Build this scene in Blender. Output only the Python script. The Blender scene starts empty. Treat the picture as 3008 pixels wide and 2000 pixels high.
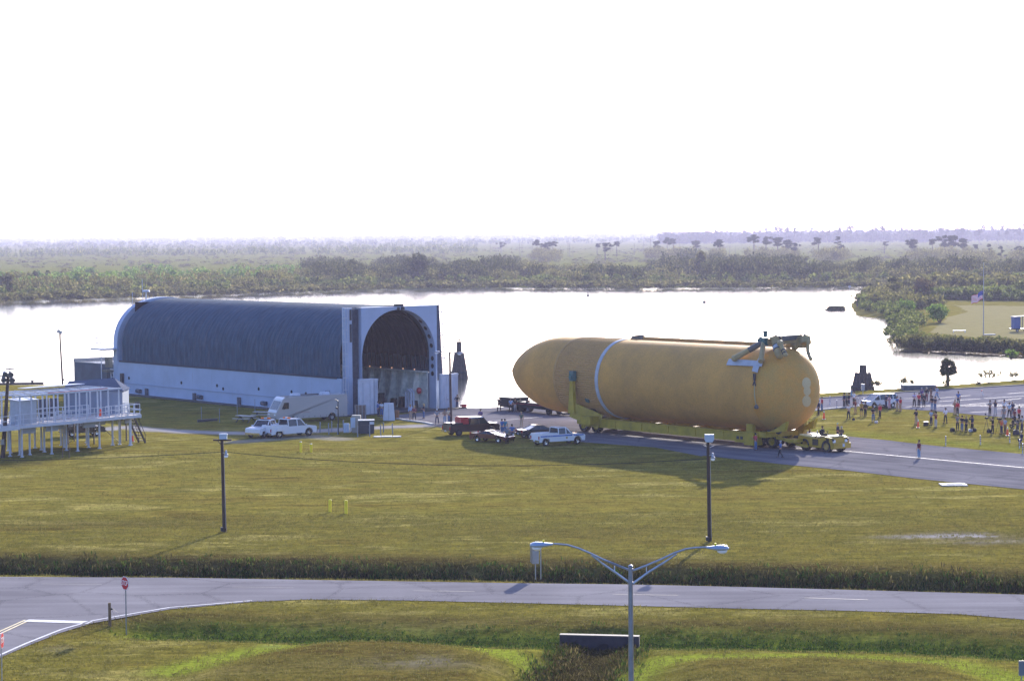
import bpy, bmesh, math, random
import numpy as np
from mathutils import Vector, Matrix, Euler
random.seed(7); RNG = np.random.default_rng(11)
R = math.radians
C = bpy.context.scene.collection
HAZE = .0001                                                   # density of the air, per metre

# ------------------------------------------------------------------ camera
FPX, PITCH, ROLL, CAMH = 6600.0, .04817, -.0085, 21.96       # focal length in photo pixels, height in metres
FW = np.array([0, math.cos(PITCH), -math.sin(PITCH)]); UP0 = np.array([0, math.sin(PITCH), math.cos(PITCH)])
RT0 = np.array([1., 0, 0])
RT = math.cos(ROLL)*RT0 + math.sin(ROLL)*UP0; UP = -math.sin(ROLL)*RT0 + math.cos(ROLL)*UP0
cam_d = bpy.data.cameras.new('camera'); cam = bpy.data.objects.new('camera', cam_d); C.objects.link(cam)
cam_d.sensor_width = 36; cam_d.lens = 36*FPX/3008; cam_d.clip_start = 1; cam_d.clip_end = 40000
cam.matrix_world = Matrix(((RT[0], UP[0], -FW[0], 0), (RT[1], UP[1], -FW[1], 0), (RT[2], UP[2], -FW[2], CAMH), (0, 0, 0, 1)))
bpy.context.scene.camera = cam

# ------------------------------------------------------------------ sky, sun, exposure
SUN_AZ, SUN_EL = 15.5, 18.5                                    # degrees right of the view direction, degrees up
w = bpy.data.worlds.new('World'); bpy.context.scene.world = w; w.use_nodes = True
nt = w.node_tree; nt.nodes.clear()
sky = nt.nodes.new('ShaderNodeTexSky'); sky.sky_type = 'NISHITA'; sky.sun_disc = False
sky.sun_elevation = R(SUN_EL); sky.sun_rotation = R(SUN_AZ); sky.air_density = 1.0; sky.dust_density = 2.0; sky.ozone_density = 2.5
bg = nt.nodes.new('ShaderNodeBackground'); bg.inputs[1].default_value = .15
wo = nt.nodes.new('ShaderNodeOutputWorld')
tint = nt.nodes.new('ShaderNodeMix'); tint.data_type = 'RGBA'; tint.blend_type = 'MULTIPLY'; tint.inputs[0].default_value = 1; tint.inputs[7].default_value = (.88, .92, 1.24, 1)
nt.links.new(sky.outputs[0], tint.inputs[6]); nt.links.new(tint.outputs[2], bg.inputs[0]); nt.links.new(bg.outputs[0], wo.inputs[0])
sd = bpy.data.lights.new('sun', 'SUN'); sd.energy = 4.9; sd.angle = R(.5); sd.color = (1, .93, .82)
sun = bpy.data.objects.new('sun', sd); C.objects.link(sun)
SD = Vector((math.sin(R(SUN_AZ))*math.cos(R(SUN_EL)), math.cos(R(SUN_AZ))*math.cos(R(SUN_EL)), math.sin(R(SUN_EL))))
sun.rotation_euler = SD.to_track_quat('Z', 'Y').to_euler(); sun.location = SD*400
vs = bpy.context.scene.view_settings; vs.view_transform = 'Standard'; vs.look = 'None'; vs.gamma = 1; vs.exposure = 1.22
bpy.context.scene.cycles.volume_bounces = 0
bpy.context.scene.cycles.max_bounces = 6

# ------------------------------------------------------------------ where a point of the photo meets the ground
def ray(x, y): return FW + (x-1504)/FPX*RT - (y-1000)/FPX*UP
def at(x, y, z=0.0):
    d = ray(x, y); p = np.array([0, 0, CAMH]) + d*((z-CAMH)/d[2]); return Vector((p[0], p[1], z))
def at_depth(x, y, Y):
    d = ray(x, y); p = np.array([0, 0, CAMH]) + d*(Y/d[1]); return Vector(p)
def atp(pts, z=0.0): return [at(x, y, z) for x, y in pts]

# ------------------------------------------------------------------ mesh helpers
class MB:
    def __init__(s): s.v = []; s.f = []
    def add(s, vs, fs):
        o = len(s.v); s.v += [tuple(p) for p in vs]; s.f += [tuple(i+o for i in f) for f in fs]; return s
    def box(s, c, d, rz=0, rx=0, ry=0, taper=1.0):
        M = Matrix.Translation(c) @ Euler((rx, ry, rz)).to_matrix().to_4x4()
        vs = []
        for k in (-1, 1):
            t = taper if k > 0 else 1
            for a, b in ((-1, -1), (1, -1), (1, 1), (-1, 1)): vs.append(M @ Vector((a*d[0]/2*t, b*d[1]/2*t, k*d[2]/2)))
        return s.add(vs, [(0, 3, 2, 1), (4, 5, 6, 7), (0, 1, 5, 4), (1, 2, 6, 5), (2, 3, 7, 6), (3, 0, 4, 7)])
    def cyl(s, a, b, r0, r1=None, n=10, cap=True):
        r1 = r0 if r1 is None else r1; a = Vector(a); b = Vector(b); z = (b-a)
        if z.length < 1e-6: return s
        z.normalize(); x = z.orthogonal().normalized(); y = z.cross(x); vs = []
        for p, r in ((a, r0), (b, r1)):
            for i in range(n):
                t = 2*math.pi*i/n; vs.append(p + x*(r*math.cos(t)) + y*(r*math.sin(t)))
        fs = [(i, (i+1) % n, n+(i+1) % n, n+i) for i in range(n)]
        if cap: fs += [tuple(range(n-1, -1, -1)), tuple(range(n, 2*n))]
        return s.add(vs, fs)
    def tube(s, pts, r, n=6):
        for i in range(len(pts)-1): s.cyl(pts[i], pts[i+1], r, r, n)
        return s
    def beam(s, a, b, wd, h, up=(0, 0, 1)):
        a = Vector(a); b = Vector(b); z = (b-a).normalized(); u = Vector(up)
        if abs(z.dot(u)) > .98: u = Vector((1, 0, 0))
        x = z.cross(u).normalized(); y = x.cross(z); vs = []
        for p in (a, b):
            for i, j in ((-1, -1), (1, -1), (1, 1), (-1, 1)): vs.append(p + x*(i*wd/2) + y*(j*h/2))
        return s.add(vs, [(3, 2, 1, 0), (4, 5, 6, 7), (0, 1, 5, 4), (1, 2, 6, 5), (2, 3, 7, 6), (3, 0, 4, 7)])
    def prism(s, prof, y0, y1, plane='xz', wf=None):            # outline in a plane, given thickness; wf narrows it with height
        n = len(prof); vs = []
        for y in (y0, y1):
            for a, b in prof:
                k = wf(b) if wf else 1.0
                vs.append({'xz': (a, y*k, b), 'yz': (y*k, a, b), 'xy': (a, b, y)}[plane])
        fs = [tuple(range(n)), tuple(range(2*n-1, n-1, -1))] + [(i, n+i, n+(i+1) % n, (i+1) % n) for i in range(n)]
        return s.add(vs, fs)
    def lathe(s, prof, n=24, axis='z', c=(0, 0, 0)):
        vs = []; m = len(prof)
        for r, z in prof:
            for i in range(n):
                t = 2*math.pi*i/n; x, y = r*math.cos(t), r*math.sin(t)
                p = {'z': (x, y, z), 'x': (z, x, y), 'y': (x, z, y)}[axis]; vs.append((p[0]+c[0], p[1]+c[1], p[2]+c[2]))
        fs = [(j*n+i, j*n+(i+1) % n, (j+1)*n+(i+1) % n, (j+1)*n+i) for j in range(m-1) for i in range(n)]
        return s.add(vs, fs)
    def ball(s, c, r, n=10, sq=(1, 1, 1)):
        vs = []; m = n//2+1
        for j in range(m):
            a = math.pi*j/(m-1)
            for i in range(n):
                t = 2*math.pi*i/n
                vs.append((c[0]+r*sq[0]*math.sin(a)*math.cos(t), c[1]+r*sq[1]*math.sin(a)*math.sin(t), c[2]+r*sq[2]*math.cos(a)))
        return s.add(vs, [(j*n+i, (j+1)*n+i, (j+1)*n+(i+1) % n, j*n+(i+1) % n) for j in range(m-1) for i in range(n)])
    def mesh(s, name, mat, smooth=False, bevel=0):
        me = bpy.data.meshes.new(name); bm = bmesh.new()
        vv = [bm.verts.new(p) for p in s.v]
        for f in s.f:
            try: bm.faces.new([vv[i] for i in f])
            except ValueError: pass
        big = [f for f in bm.faces if len(f.verts) > 4]
        if big: bmesh.ops.triangulate(bm, faces=big)
        bmesh.ops.remove_doubles(bm, verts=bm.verts, dist=1e-5)
        bmesh.ops.recalc_face_normals(bm, faces=bm.faces)
        if bevel:
            es = [e for e in bm.edges if len(e.link_faces) == 2 and e.calc_face_angle(0) > .5]
            bmesh.ops.bevel(bm, geom=es, offset=bevel, segments=2, affect='EDGES', clamp_overlap=True)
        bm.to_mesh(me); bm.free()
        if mat: me.materials.append(mat)
        if smooth:
            me.polygons.foreach_set('use_smooth', [True]*len(me.polygons))
            try: me.set_sharp_from_angle(angle=R(38))
            except Exception: pass
        return me
    def build(s, name, mat, parent=None, smooth=False, bevel=0):
        o = bpy.data.objects.new(name, s.mesh(name, mat, smooth, bevel)); C.objects.link(o)
        if parent: o.parent = parent
        return o

def quads_mesh(name, V, mat):                                   # V: (N,4,3) or (N,3,3)
    n, k = V.shape[:2]; me = bpy.data.meshes.new(name)
    me.vertices.add(n*k); me.vertices.foreach_set('co', V.reshape(-1).astype(np.float32))
    me.loops.add(n*k); me.loops.foreach_set('vertex_index', np.arange(n*k, dtype=np.int32))
    me.polygons.add(n); me.polygons.foreach_set('loop_start', np.arange(0, n*k, k, dtype=np.int32))
    me.polygons.foreach_set('loop_total', np.full(n, k, dtype=np.int32)); me.update(calc_edges=True)
    if mat: me.materials.append(mat)
    return me
def link(name, me, parent=None, loc=None, rz=0, sc=None):
    o = bpy.data.objects.new(name, me); C.objects.link(o)
    if parent: o.parent = parent
    if loc is not None: o.location = loc
    if rz: o.rotation_euler.z = rz
    if sc is not None: o.scale = sc if hasattr(sc, '__len__') else (sc,)*3
    return o
def empty(name, loc=(0, 0, 0), rz=0):
    o = bpy.data.objects.new(name, None); C.objects.link(o); o.location = loc; o.rotation_euler = (0, 0, rz); o.empty_display_size = .3
    return o
def tag(o, label=None, cat=None, group=None, kind=None):
    if label: o['label'] = label
    if cat: o['category'] = cat
    if group: o['group'] = group
    if kind: o['kind'] = kind
    return o
def struct(o): o['kind'] = 'structure'; return o
def copy_tree(o, parent=None):
    c = o.copy(); C.objects.link(c); c.parent = parent
    for ch in list(o.children): copy_tree(ch, c)
    return c

# ------------------------------------------------------------------ materials
MATS = {}
def mat(name, col, rough=.6, metal=0, var=.0, vscale=3.0, bump=0, bscale=20., coat=0, spec=.5, col2=None, stretch=(1, 1, 1)):
    if name in MATS: return MATS[name]
    m = bpy.data.materials.new(name); m.use_nodes = True; n = m.node_tree.nodes; l = m.node_tree.links
    p = n['Principled BSDF']; p.inputs['Base Color'].default_value = (*col, 1); p.inputs['Roughness'].default_value = rough
    p.inputs['Metallic'].default_value = metal; p.inputs['Specular IOR Level'].default_value = spec
    if coat: p.inputs['Coat Weight'].default_value = coat; p.inputs['Coat Roughness'].default_value = .05
    tc = n.new('ShaderNodeTexCoord'); mp = n.new('ShaderNodeMapping'); mp.inputs['Scale'].default_value = stretch
    l.new(tc.outputs['Object'], mp.inputs[0])
    if var or col2:
        nz = n.new('ShaderNodeTexNoise'); nz.inputs['Scale'].default_value = vscale; nz.inputs['Detail'].default_value = 6; nz.inputs['Roughness'].default_value = .65
        l.new(mp.outputs[0], nz.inputs[0])
        cr = n.new('ShaderNodeValToRGB'); cr.color_ramp.elements[0].position = .3; cr.color_ramp.elements[1].position = .7
        c2 = col2 if col2 else tuple(min(1, c*(1+var)) for c in col); c1 = tuple(c*(1-var) for c in col)
        cr.color_ramp.elements[0].color = (*c1, 1); cr.color_ramp.elements[1].color = (*c2, 1)
        l.new(nz.outputs[0], cr.inputs[0]); l.new(cr.outputs[0], p.inputs['Base Color'])
    if bump:
        nb = n.new('ShaderNodeTexNoise'); nb.inputs['Scale'].default_value = bscale; nb.inputs['Detail'].default_value = 4
        l.new(mp.outputs[0], nb.inputs[0]); b = n.new('ShaderNodeBump'); b.inputs['Strength'].default_value = bump; b.inputs['Distance'].default_value = .05
        l.new(nb.outputs[0], b.inputs['Height']); l.new(b.outputs[0], p.inputs['Normal'])
    MATS[name] = m; return m
def leafmat(name, c1, c2, c3=None, tr=.35):
    m = bpy.data.materials.new(name); m.use_nodes = True; n = m.node_tree.nodes; l = m.node_tree.links; n.clear()
    g = n.new('ShaderNodeNewGeometry'); cr = n.new('ShaderNodeValToRGB'); e = cr.color_ramp.elements
    e[0].color = (*c1, 1); e[1].color = (*c2, 1)
    if c3: x = e.new(.82); x.color = (*c2, 1); e[-1].color = (*c3, 1)
    l.new(g.outputs['Random Per Island'], cr.inputs[0])
    d = n.new('ShaderNodeBsdfDiffuse'); t = n.new('ShaderNodeBsdfTranslucent'); mx = n.new('ShaderNodeMixShader'); mx.inputs[0].default_value = tr
    o = n.new('ShaderNodeOutputMaterial')
    l.new(cr.outputs[0], d.inputs[0]); l.new(cr.outputs[0], t.inputs[0]); l.new(d.outputs[0], mx.inputs[1]); l.new(t.outputs[0], mx.inputs[2]); l.new(mx.outputs[0], o.inputs[0])
    return m
M_white = mat('white_paint', (.46, .49, .56), .5, var=.12, vscale=1.2)
M_hull = mat('barge_white', (.33, .40, .53), .55, var=.10, vscale=.35, bump=.1, bscale=3)
def streaks(m, col, amt=.6, st=(2.2, 2.2, .12), lo=.60, hi=.78):   # rust and water runs down a painted wall
    n = m.node_tree.nodes; l = m.node_tree.links; p = n['Principled BSDF']; src = p.inputs['Base Color'].links[0].from_socket
    tc = n.new('ShaderNodeTexCoord'); mp = n.new('ShaderNodeMapping'); mp.inputs['Scale'].default_value = st; z = n.new('ShaderNodeTexNoise'); z.inputs['Scale'].default_value = 1; z.inputs['Detail'].default_value = 6; z.inputs['Roughness'].default_value = .7
    l.new(tc.outputs['Object'], mp.inputs[0]); l.new(mp.outputs[0], z.inputs[0]); r_ = n.new('ShaderNodeMapRange'); r_.inputs[1].default_value = lo; r_.inputs[2].default_value = hi; r_.inputs[4].default_value = amt; l.new(z.outputs[0], r_.inputs[0])
    x = n.new('ShaderNodeMix'); x.data_type = 'RGBA'; l.new(r_.outputs[0], x.inputs[0]); l.new(src, x.inputs[6]); x.inputs[7].default_value = (*col, 1); l.new(x.outputs[2], p.inputs['Base Color'])
streaks(M_hull, (.20, .16, .10))
M_dark = mat('dark_metal', (.025, .025, .03), .5, var=.3)
M_black = mat('black_rubber', (.012, .012, .014), .85)
M_grey = mat('grey_metal', (.28, .29, .31), .4, .6, var=.15)
M_galv = mat('galvanised_steel', (.30, .32, .36), .35, .7, var=.15, vscale=5)
M_wood = mat('creosote_wood', (.045, .028, .022), .85, var=.5, vscale=4, bump=.4, stretch=(6, 6, .6))
M_pile = mat('weathered_pile', (.075, .06, .055), .9, var=.5, vscale=3, bump=.5, stretch=(5, 5, .5))
M_conc = mat('concrete', (.38, .37, .36), .85, var=.2, vscale=2, bump=.2)
M_yel = mat('yellow_paint', (.85, .66, .02), .45, var=.12, vscale=2)
M_yelt = mat('tug_yellow', (.46, .28, .02), .4, var=.14, vscale=2)
M_glass = mat('dark_glass', (.02, .025, .03), .06, spec=.8)
M_chrome = mat('chrome', (.6, .6, .62), .2, 1)
M_redl = mat('red_lens', (.35, .01, .01), .2)
M_amb = mat('amber_lens', (.9, .22, .03), .25)
M_lamp = mat('lamp_glass', (.85, .86, .9), .15)
M_orange = mat('cone_orange', (.85, .09, .02), .5)
M_red = mat('red_paint', (.45, .015, .02), .4, coat=.4)

# ------------------------------------------------------------------ terrain
def poly_w(pts, z=0.0): return np.array([[p.x, p.y] for p in atp(pts, z)])
def seg_dist(P, L):                                             # distance of points P (N,2) to polyline L
    d = np.full(len(P), 1e9)
    for a, b in zip(L[:-1], L[1:]):
        ab = b-a; t = np.clip(((P-a)@ab)/(ab@ab), 0, 1); d = np.minimum(d, np.hypot(*(P-(a+t[:, None]*ab)).T))
    return d
def inside(P, L):
    r = np.zeros(len(P), bool); n = len(L)
    for i in range(n):
        a, b = L[i], L[(i+1) % n]
        c = ((a[1] > P[:, 1]) != (b[1] > P[:, 1]))
        with np.errstate(divide='ignore', invalid='ignore'): xi = (b[0]-a[0])*(P[:, 1]-a[1])/(b[1]-a[1]+1e-12)+a[0]
        r ^= c & (P[:, 0] < xi)
    return r
WZ = -1.25
TH2 = .685                                                      # heading of the barge
BO = at(1058, 1217)                                             # front corner of its portal
BX = np.array([math.cos(TH2), math.sin(TH2)]); BY = np.array([-math.sin(TH2), math.cos(TH2)])
def bw(x, y): return np.array([BO.x, BO.y]) + BX*x + BY*y
near_edge = list(poly_w([(-700, 1134), (0, 1130), (230, 1128)])) + [bw(-2.9, 60), bw(-2.9, 1.0), bw(-2.9, -.6), bw(14.2, -.6)] + \
    list(poly_w([(1346, 1198), (1400, 1199), (1465, 1196), (1560, 1190), (1700, 1183), (1900, 1176), (2200, 1165), (2414, 1153.5), (2500, 1148), (2650, 1139), (2757, 1132), (2882, 1123), (3008, 1113), (3700, 1070)]))
pen = list(poly_w([(3700, 1066), (3400, 1056), (3008, 1045), (2870, 1037), (2740, 1031), (2650, 1025), (2640, 1005), (2654, 975), (2643, 958), (2601, 938), (2517, 928), (2500, 905), (2500, 891), (2528, 876), (2587, 872), (2640, 862), (2700, 857), (2768, 852)], WZ))
far = list(poly_w([(2768, 849.5), (2598, 841), (2300, 843), (2000, 845), (1848, 845.6), (1424, 844), (1127, 848.5), (1000, 853), (805, 858), (424, 872), (0, 884), (-350, 897), (-900, 930)], WZ))
BASIN = np.array(near_edge + pen + far)
D1 = poly_w([(-700, 1646), (0, 1657), (500, 1663), (1500, 1674), (2300, 1692), (3008, 1708), (3800, 1729)])
D2 = poly_w([(470, 1845), (620, 1846), (1000, 1858), (1500, 1868), (2300, 1874), (2700, 1884), (3008, 1905), (3800, 1960)])
D3 = poly_w([(1765, 1862), (1745, 1905), (1690, 1960), (1630, 2040), (1560, 2180)])
RIM = [poly_w([(500, 1972), (640, 1935), (850, 1892), (1150, 1882), (1450, 1907), (1600, 1945), (1660, 2010)]),
       poly_w([(1780, 2020), (1860, 1968), (1960, 1935), (2400, 1928), (2800, 1948), (2950, 1990), (3050, 2050)])]
MOUND = [poly_w([(500, 1985), (700, 1925), (900, 1888), (1150, 1880), (1420, 1900), (1560, 1945), (1560, 2150), (0, 2250)]),
         poly_w([(1900, 2150), (1900, 1965), (1990, 1935), (2400, 1928), (2800, 1950), (2950, 2000), (2990, 2200)])]
def vnoise(x, y, s, seed=0):                                    # smooth value noise
    r = np.random.default_rng(seed).random((64, 64)); x = x/s; y = y/s
    xi = np.floor(x).astype(int); yi = np.floor(y).astype(int); fx = x-xi; fy = y-yi; fx = fx*fx*(3-2*fx); fy = fy*fy*(3-2*fy)
    g = lambda i, j: r[i % 64, j % 64]
    return (g(xi, yi)*(1-fx)+g(xi+1, yi)*fx)*(1-fy)+(g(xi, yi+1)*(1-fx)+g(xi+1, yi+1)*fx)*fy
def sstep(a, b, x): t = np.clip((x-a)/(b-a), 0, 1); return t*t*(3-2*t)
def height(P):
    x, y = P[:, 0], P[:, 1]; z = np.zeros(len(P))
    m = y < 200; Q = P[m]
    j = (vnoise(Q[:, 0], Q[:, 1], 3., 1)-.5)*1.6
    h = -2.2*np.exp(-((seg_dist(Q, D1)+j*.5)/2.5)**2)
    h += -.7*np.exp(-((seg_dist(Q, D2)+j*.3)/2.4)**2)
    h = np.minimum(h, -1.15*np.exp(-((seg_dist(Q, D3)+j*.3)/2.3)**2)*sstep(124.4, 123.6, Q[:, 1]))
    for mo in MOUND:
        d = seg_dist(Q, np.vstack([mo, mo[:1]])); h += np.where(inside(Q, mo), sstep(0, 3.5, d)*.55, 0)
    z[m] = h
    m = y > 200; Q = P[m]; ins = inside(Q, BASIN); d = seg_dist(Q, np.vstack([BASIN, BASIN[:1]]))
    far_ = Q[:, 1] > 360
    zz = np.where(ins, -1.25-sstep(0, 3, d)*2.5, np.where(far_, -1.25+1.25*sstep(0, 7, d), np.where(d < .2, -1.6, 0)))
    z[m] = zz
    return z
Ys = np.concatenate([np.arange(45, 105, 2.5), np.geomspace(105, 420, 300), np.geomspace(423, 1500, 170), np.geomspace(1515, 13000, 60)])
us = np.concatenate([np.linspace(-.60, -.26, 18), np.linspace(-.25, .25, 430), np.linspace(.26, .60, 18)])
GX = us[None, :]*(Ys[:, None]+0) + 0*Ys[:, None]; GY = np.repeat(Ys[:, None], len(us), 1)
P = np.stack([GX.ravel(), GY.ravel()], 1)
Z = height(P)
Z += np.where(P[:, 1] < 200, 0, 0)
nr, nc = GX.shape
idx = np.arange(nr*nc).reshape(nr, nc)
F = np.stack([idx[:-1, :-1], idx[:-1, 1:], idx[1:, 1:], idx[1:, :-1]], -1).reshape(-1, 4)
me = bpy.data.meshes.new('ground'); me.vertices.add(len(P)); me.vertices.foreach_set('co', np.column_stack([P, Z]).astype(np.float32).ravel())
me.loops.add(F.size); me.loops.foreach_set('vertex_index', F.astype(np.int32).ravel()); me.polygons.add(len(F))
me.polygons.foreach_set('loop_start', np.arange(0, F.size, 4, dtype=np.int32)); me.polygons.foreach_set('loop_total', np.full(len(F), 4, dtype=np.int32)); me.update(calc_edges=True)
me.polygons.foreach_set('use_smooth', np.ones(len(F), bool))
# what grows or lies where: r = lush green, g = dry brown, b = bare sand or gravel
n1 = vnoise(P[:, 0]*.35, P[:, 1], 2.2, 3); n2 = vnoise(P[:, 0]*.5, P[:, 1], 7., 4); n3 = vnoise(P[:, 0], P[:, 1], .9, 5)
nn = .5*n1+.3*n2+.2*n3
lush = np.zeros(len(P)); dry = np.zeros(len(P)); bare = np.zeros(len(P))
nm = P[:, 1] < 200; Q = P[nm]
lush[nm] = np.maximum.reduce([np.exp(-(seg_dist(Q, D1)/.9)**2)*.3, np.exp(-(seg_dist(Q, D2)/2.6)**2)*1.0] + [np.exp(-(seg_dist(Q, r_)/1.1)**2)*.95 for r_ in RIM])
dry[nm] = np.maximum(np.exp(-((seg_dist(Q, D1)-4.2)/2.6)**2)*.8*(Q[:, 1] > np.interp(Q[:, 0], D1[:, 0], D1[:, 1])), np.exp(-((seg_dist(Q, D2)-4.2)/1.8)**2)*.8*(Q[:, 1] > np.interp(Q[:, 0], D2[:, 0], D2[:, 1])))
dry[nm] = np.maximum(dry[nm], 1.0*np.exp(-(seg_dist(Q, D1)/2.0)**2))
for mo in MOUND: dry[nm] = np.maximum(dry[nm], inside(Q, mo)*sstep(.5, 4, seg_dist(Q, np.vstack([mo, mo[:1]])))*.5)
def blob(c, rx, ry): p = at(*c); return np.exp(-(((P[:, 0]-p.x)/rx)**2+((P[:, 1]-p.y)/ry)**2))
bare += (.75*blob((2870, 1580), 3.2, 2.4)+.8*blob((2790, 1575), 2.2, 1.2)+.6*blob((2650, 1576), 2, .8)+.7*blob((170, 1905), .9, 1.1)+.25*blob((1240, 1975), 2.5, 1.6)+.7*blob((2740, 1317), 2, 1.2)+.5*blob((800, 1895), .7, .7))*np.where(nn > .5, 1.15, .25)
dry += .7*(blob((430, 1830), 2.2, 2.0)+blob((250, 1850), 2.2, 1.2)+blob((2860, 1580), 5, 4)+blob((1700, 1560), 9, 2.5)*.6+blob((300, 1540), 10, 2)*.8)
TRACK = poly_w([(300, 1262), (369, 1255), (440, 1262), (560, 1268), (700, 1272), (830, 1272), (1000, 1262), (1120, 1256), (1255, 1250)])
dt = seg_dist(P, TRACK); bare = np.maximum(bare, 1.25*sstep(3.6, 1.9, dt+nn*2.2))
dt2 = seg_dist(P, poly_w([(700, 1298), (900, 1280), (1000, 1290)])); bare = np.maximum(bare, .55*sstep(2.5, .6, dt2))
ug = (P[:, 1] > 205) & (P[:, 1] < 262) & (P[:, 0] > 26); lush[ug] = np.maximum(lush[ug], .35*np.exp(-(seg_dist(P[ug], poly_w([(2400, 1262), (2560, 1280), (2800, 1302), (3008, 1320)]))/3.)**2))
lush = np.clip(lush*(.55+.8*nn), 0, 1); lush[nm] = np.maximum(lush[nm], np.maximum.reduce([np.exp(-(seg_dist(P[nm], r_)/1.25)**2)*.9 for r_ in RIM])*(.75+.4*nn[nm]))
far_m = P[:, 1] > 900; lush[far_m] = .45; dry[far_m] = .8; dry = np.clip(dry*(.5+nn), 0, 1); bare = np.clip(bare, 0, 1)
field = inside(P, poly_w([(2732, 977), (2785, 931), (2845, 916), (2805, 896), (3008, 899), (3500, 905), (3500, 1015), (3008, 1001), (2880, 993)]))
dry[field] = .3; 
ca = me.color_attributes.new('zone', 'FLOAT_COLOR', 'POINT'); ca.data.foreach_set('color', np.column_stack([lush, dry, bare, np.where(field, 1., 0.)]).astype(np.float32).ravel())
rim = np.zeros(len(P)); rim[nm] = np.maximum.reduce([np.exp(-(seg_dist(P[nm], r_)/1.15)**2) for r_ in RIM])*(.6+.6*nn[nm])
ra = me.color_attributes.new('rim', 'FLOAT_COLOR', 'POINT'); ra.data.foreach_set('color', np.column_stack([rim, rim, rim, rim]).astype(np.float32).ravel())
M_ground = bpy.data.materials.new('ground'); M_ground.use_nodes = True
def ground_nodes(m):
    n = m.node_tree.nodes; l = m.node_tree.links; p = n['Principled BSDF']; p.inputs['Roughness'].default_value = .95; p.inputs['Specular IOR Level'].default_value = 0
    g = n.new('ShaderNodeNewGeometry'); pos = g.outputs['Position']
    def noise(sc, stretch, det=5, ro=.6):
        mp = n.new('ShaderNodeMapping'); mp.inputs['Scale'].default_value = stretch; l.new(pos, mp.inputs[0])
        z = n.new('ShaderNodeTexNoise'); z.inputs['Scale'].default_value = sc; z.inputs['Detail'].default_value = det; z.inputs['Roughness'].default_value = ro; l.new(mp.outputs[0], z.inputs[0]); return z.outputs[0]
    def ramp(v, stops):
        c = n.new('ShaderNodeValToRGB'); e = c.color_ramp.elements; e[0].position, e[0].color = stops[0][0], (*stops[0][1], 1); e[1].position, e[1].color = stops[-1][0], (*stops[-1][1], 1)
        for q, cc in stops[1:-1]: x = e.new(q); x.color = (*cc, 1)
        l.new(v, c.inputs[0]); return c.outputs[0]
    def mix(f, a, b, t='MIX'):
        x = n.new('ShaderNodeMix'); x.data_type = 'RGBA'; x.blend_type = t
        if isinstance(f, float): x.inputs[0].default_value = f
        else: l.new(f, x.inputs[0])
        l.new(a, x.inputs[6]); l.new(b, x.inputs[7]); return x.outputs[2]
    big = noise(.07, (1, 2.4, 1), 8, .7); mid = noise(.55, (.6, 1.5, 1), 7, .78); fine = noise(3.2, (1, .9, 1), 8, .85)
    base = ramp(big, [(.34, (.135, .105, .026)), (.46, (.215, .182, .040)), (.54, (.165, .150, .032)), (.62, (.31, .265, .085)), (.72, (.20, .200, .040))])
    m1 = ramp(mid, [(.32, (.50, .45, .36)), (.5, (.95, .95, .9)), (.68, (1.45, 1.38, 1.2))]); base = mix(1., base, m1, 'MULTIPLY')
    f1 = ramp(fine, [(.33, (.38, .38, .34)), (.48, (.88, .88, .86)), (.66, (1.35, 1.32, 1.25))]); 
    at_ = n.new('ShaderNodeAttribute'); at_.attribute_name = 'zone'; sep = n.new('ShaderNodeSeparateColor'); l.new(at_.outputs['Color'], sep.inputs[0])
    green = ramp(mid, [(.3, (.05, .075, .012)), (.5, (.15, .20, .022)), (.68, (.28, .34, .035))])
    brown = ramp(mid, [(.3, (.055, .036, .014)), (.7, (.135, .105, .036))])
    sand = ramp(mid, [(.3, (.22, .20, .19)), (.7, (.40, .38, .36))])
    base = mix(sep.outputs[1], base, brown); base = mix(sep.outputs[0], base, green); rat = n.new('ShaderNodeAttribute'); rat.attribute_name = 'rim'; rc_ = ramp(mid, [(.3, (.21, .26, .028)), (.7, (.33, .37, .05))]); rcl = n.new('ShaderNodeClamp'); l.new(rat.outputs['Fac'], rcl.inputs[0]); base = mix(rcl.outputs[0], base, rc_); base = mix(1., base, f1, 'MULTIPLY')
    base = mix(sep.outputs[2], base, sand)
    fld = ramp(mid, [(.3, (.19, .16, .07)), (.7, (.30, .27, .12))]); base = mix(at_.outputs['Alpha'], base, fld)
    l.new(base, p.inputs['Base Color'])
    b = n.new('ShaderNodeBump'); b.inputs['Strength'].default_value = .9; b.inputs['Distance'].default_value = .14; l.new(fine, b.inputs['Height'])
    b2 = n.new('ShaderNodeBump'); b2.inputs['Strength'].default_value = .6; b2.inputs['Distance'].default_value = .35; l.new(mid, b2.inputs['Height']); l.new(b.outputs[0], b2.inputs['Normal']); l.new(b2.outputs[0], p.inputs['Normal'])
ground_nodes(M_ground); me.materials.append(M_ground)
ground = struct(link('ground', me))
def gz(x, y): return float(height(np.array([[x, y]]))[0])

# water
mw = bpy.data.materials.new('water'); mw.use_nodes = True; n = mw.node_tree.nodes; l = mw.node_tree.links; p = n['Principled BSDF']
p.inputs['Base Color'].default_value = (.03, .035, .035, 1); p.inputs['Roughness'].default_value = .12; p.inputs['IOR'].default_value = 1.33
g = n.new('ShaderNodeNewGeometry'); mp = n.new('ShaderNodeMapping'); mp.inputs['Scale'].default_value = (.25, 1.1, 1); l.new(g.outputs['Position'], mp.inputs[0])
z = n.new('ShaderNodeTexNoise'); z.inputs['Scale'].default_value = .8; z.inputs['Detail'].default_value = 3; l.new(mp.outputs[0], z.inputs[0])
b = n.new('ShaderNodeBump'); b.inputs['Strength'].default_value = .16; b.inputs['Distance'].default_value = .15; l.new(z.outputs[0], b.inputs['Height']); l.new(b.outputs[0], p.inputs['Normal'])
W = MB(); W.add([(-800, 200, WZ), (800, 200, WZ), (900, 1300, WZ), (-900, 1300, WZ)], [(0, 1, 2, 3)])
wo_ = struct(W.build('water', mw))

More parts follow.
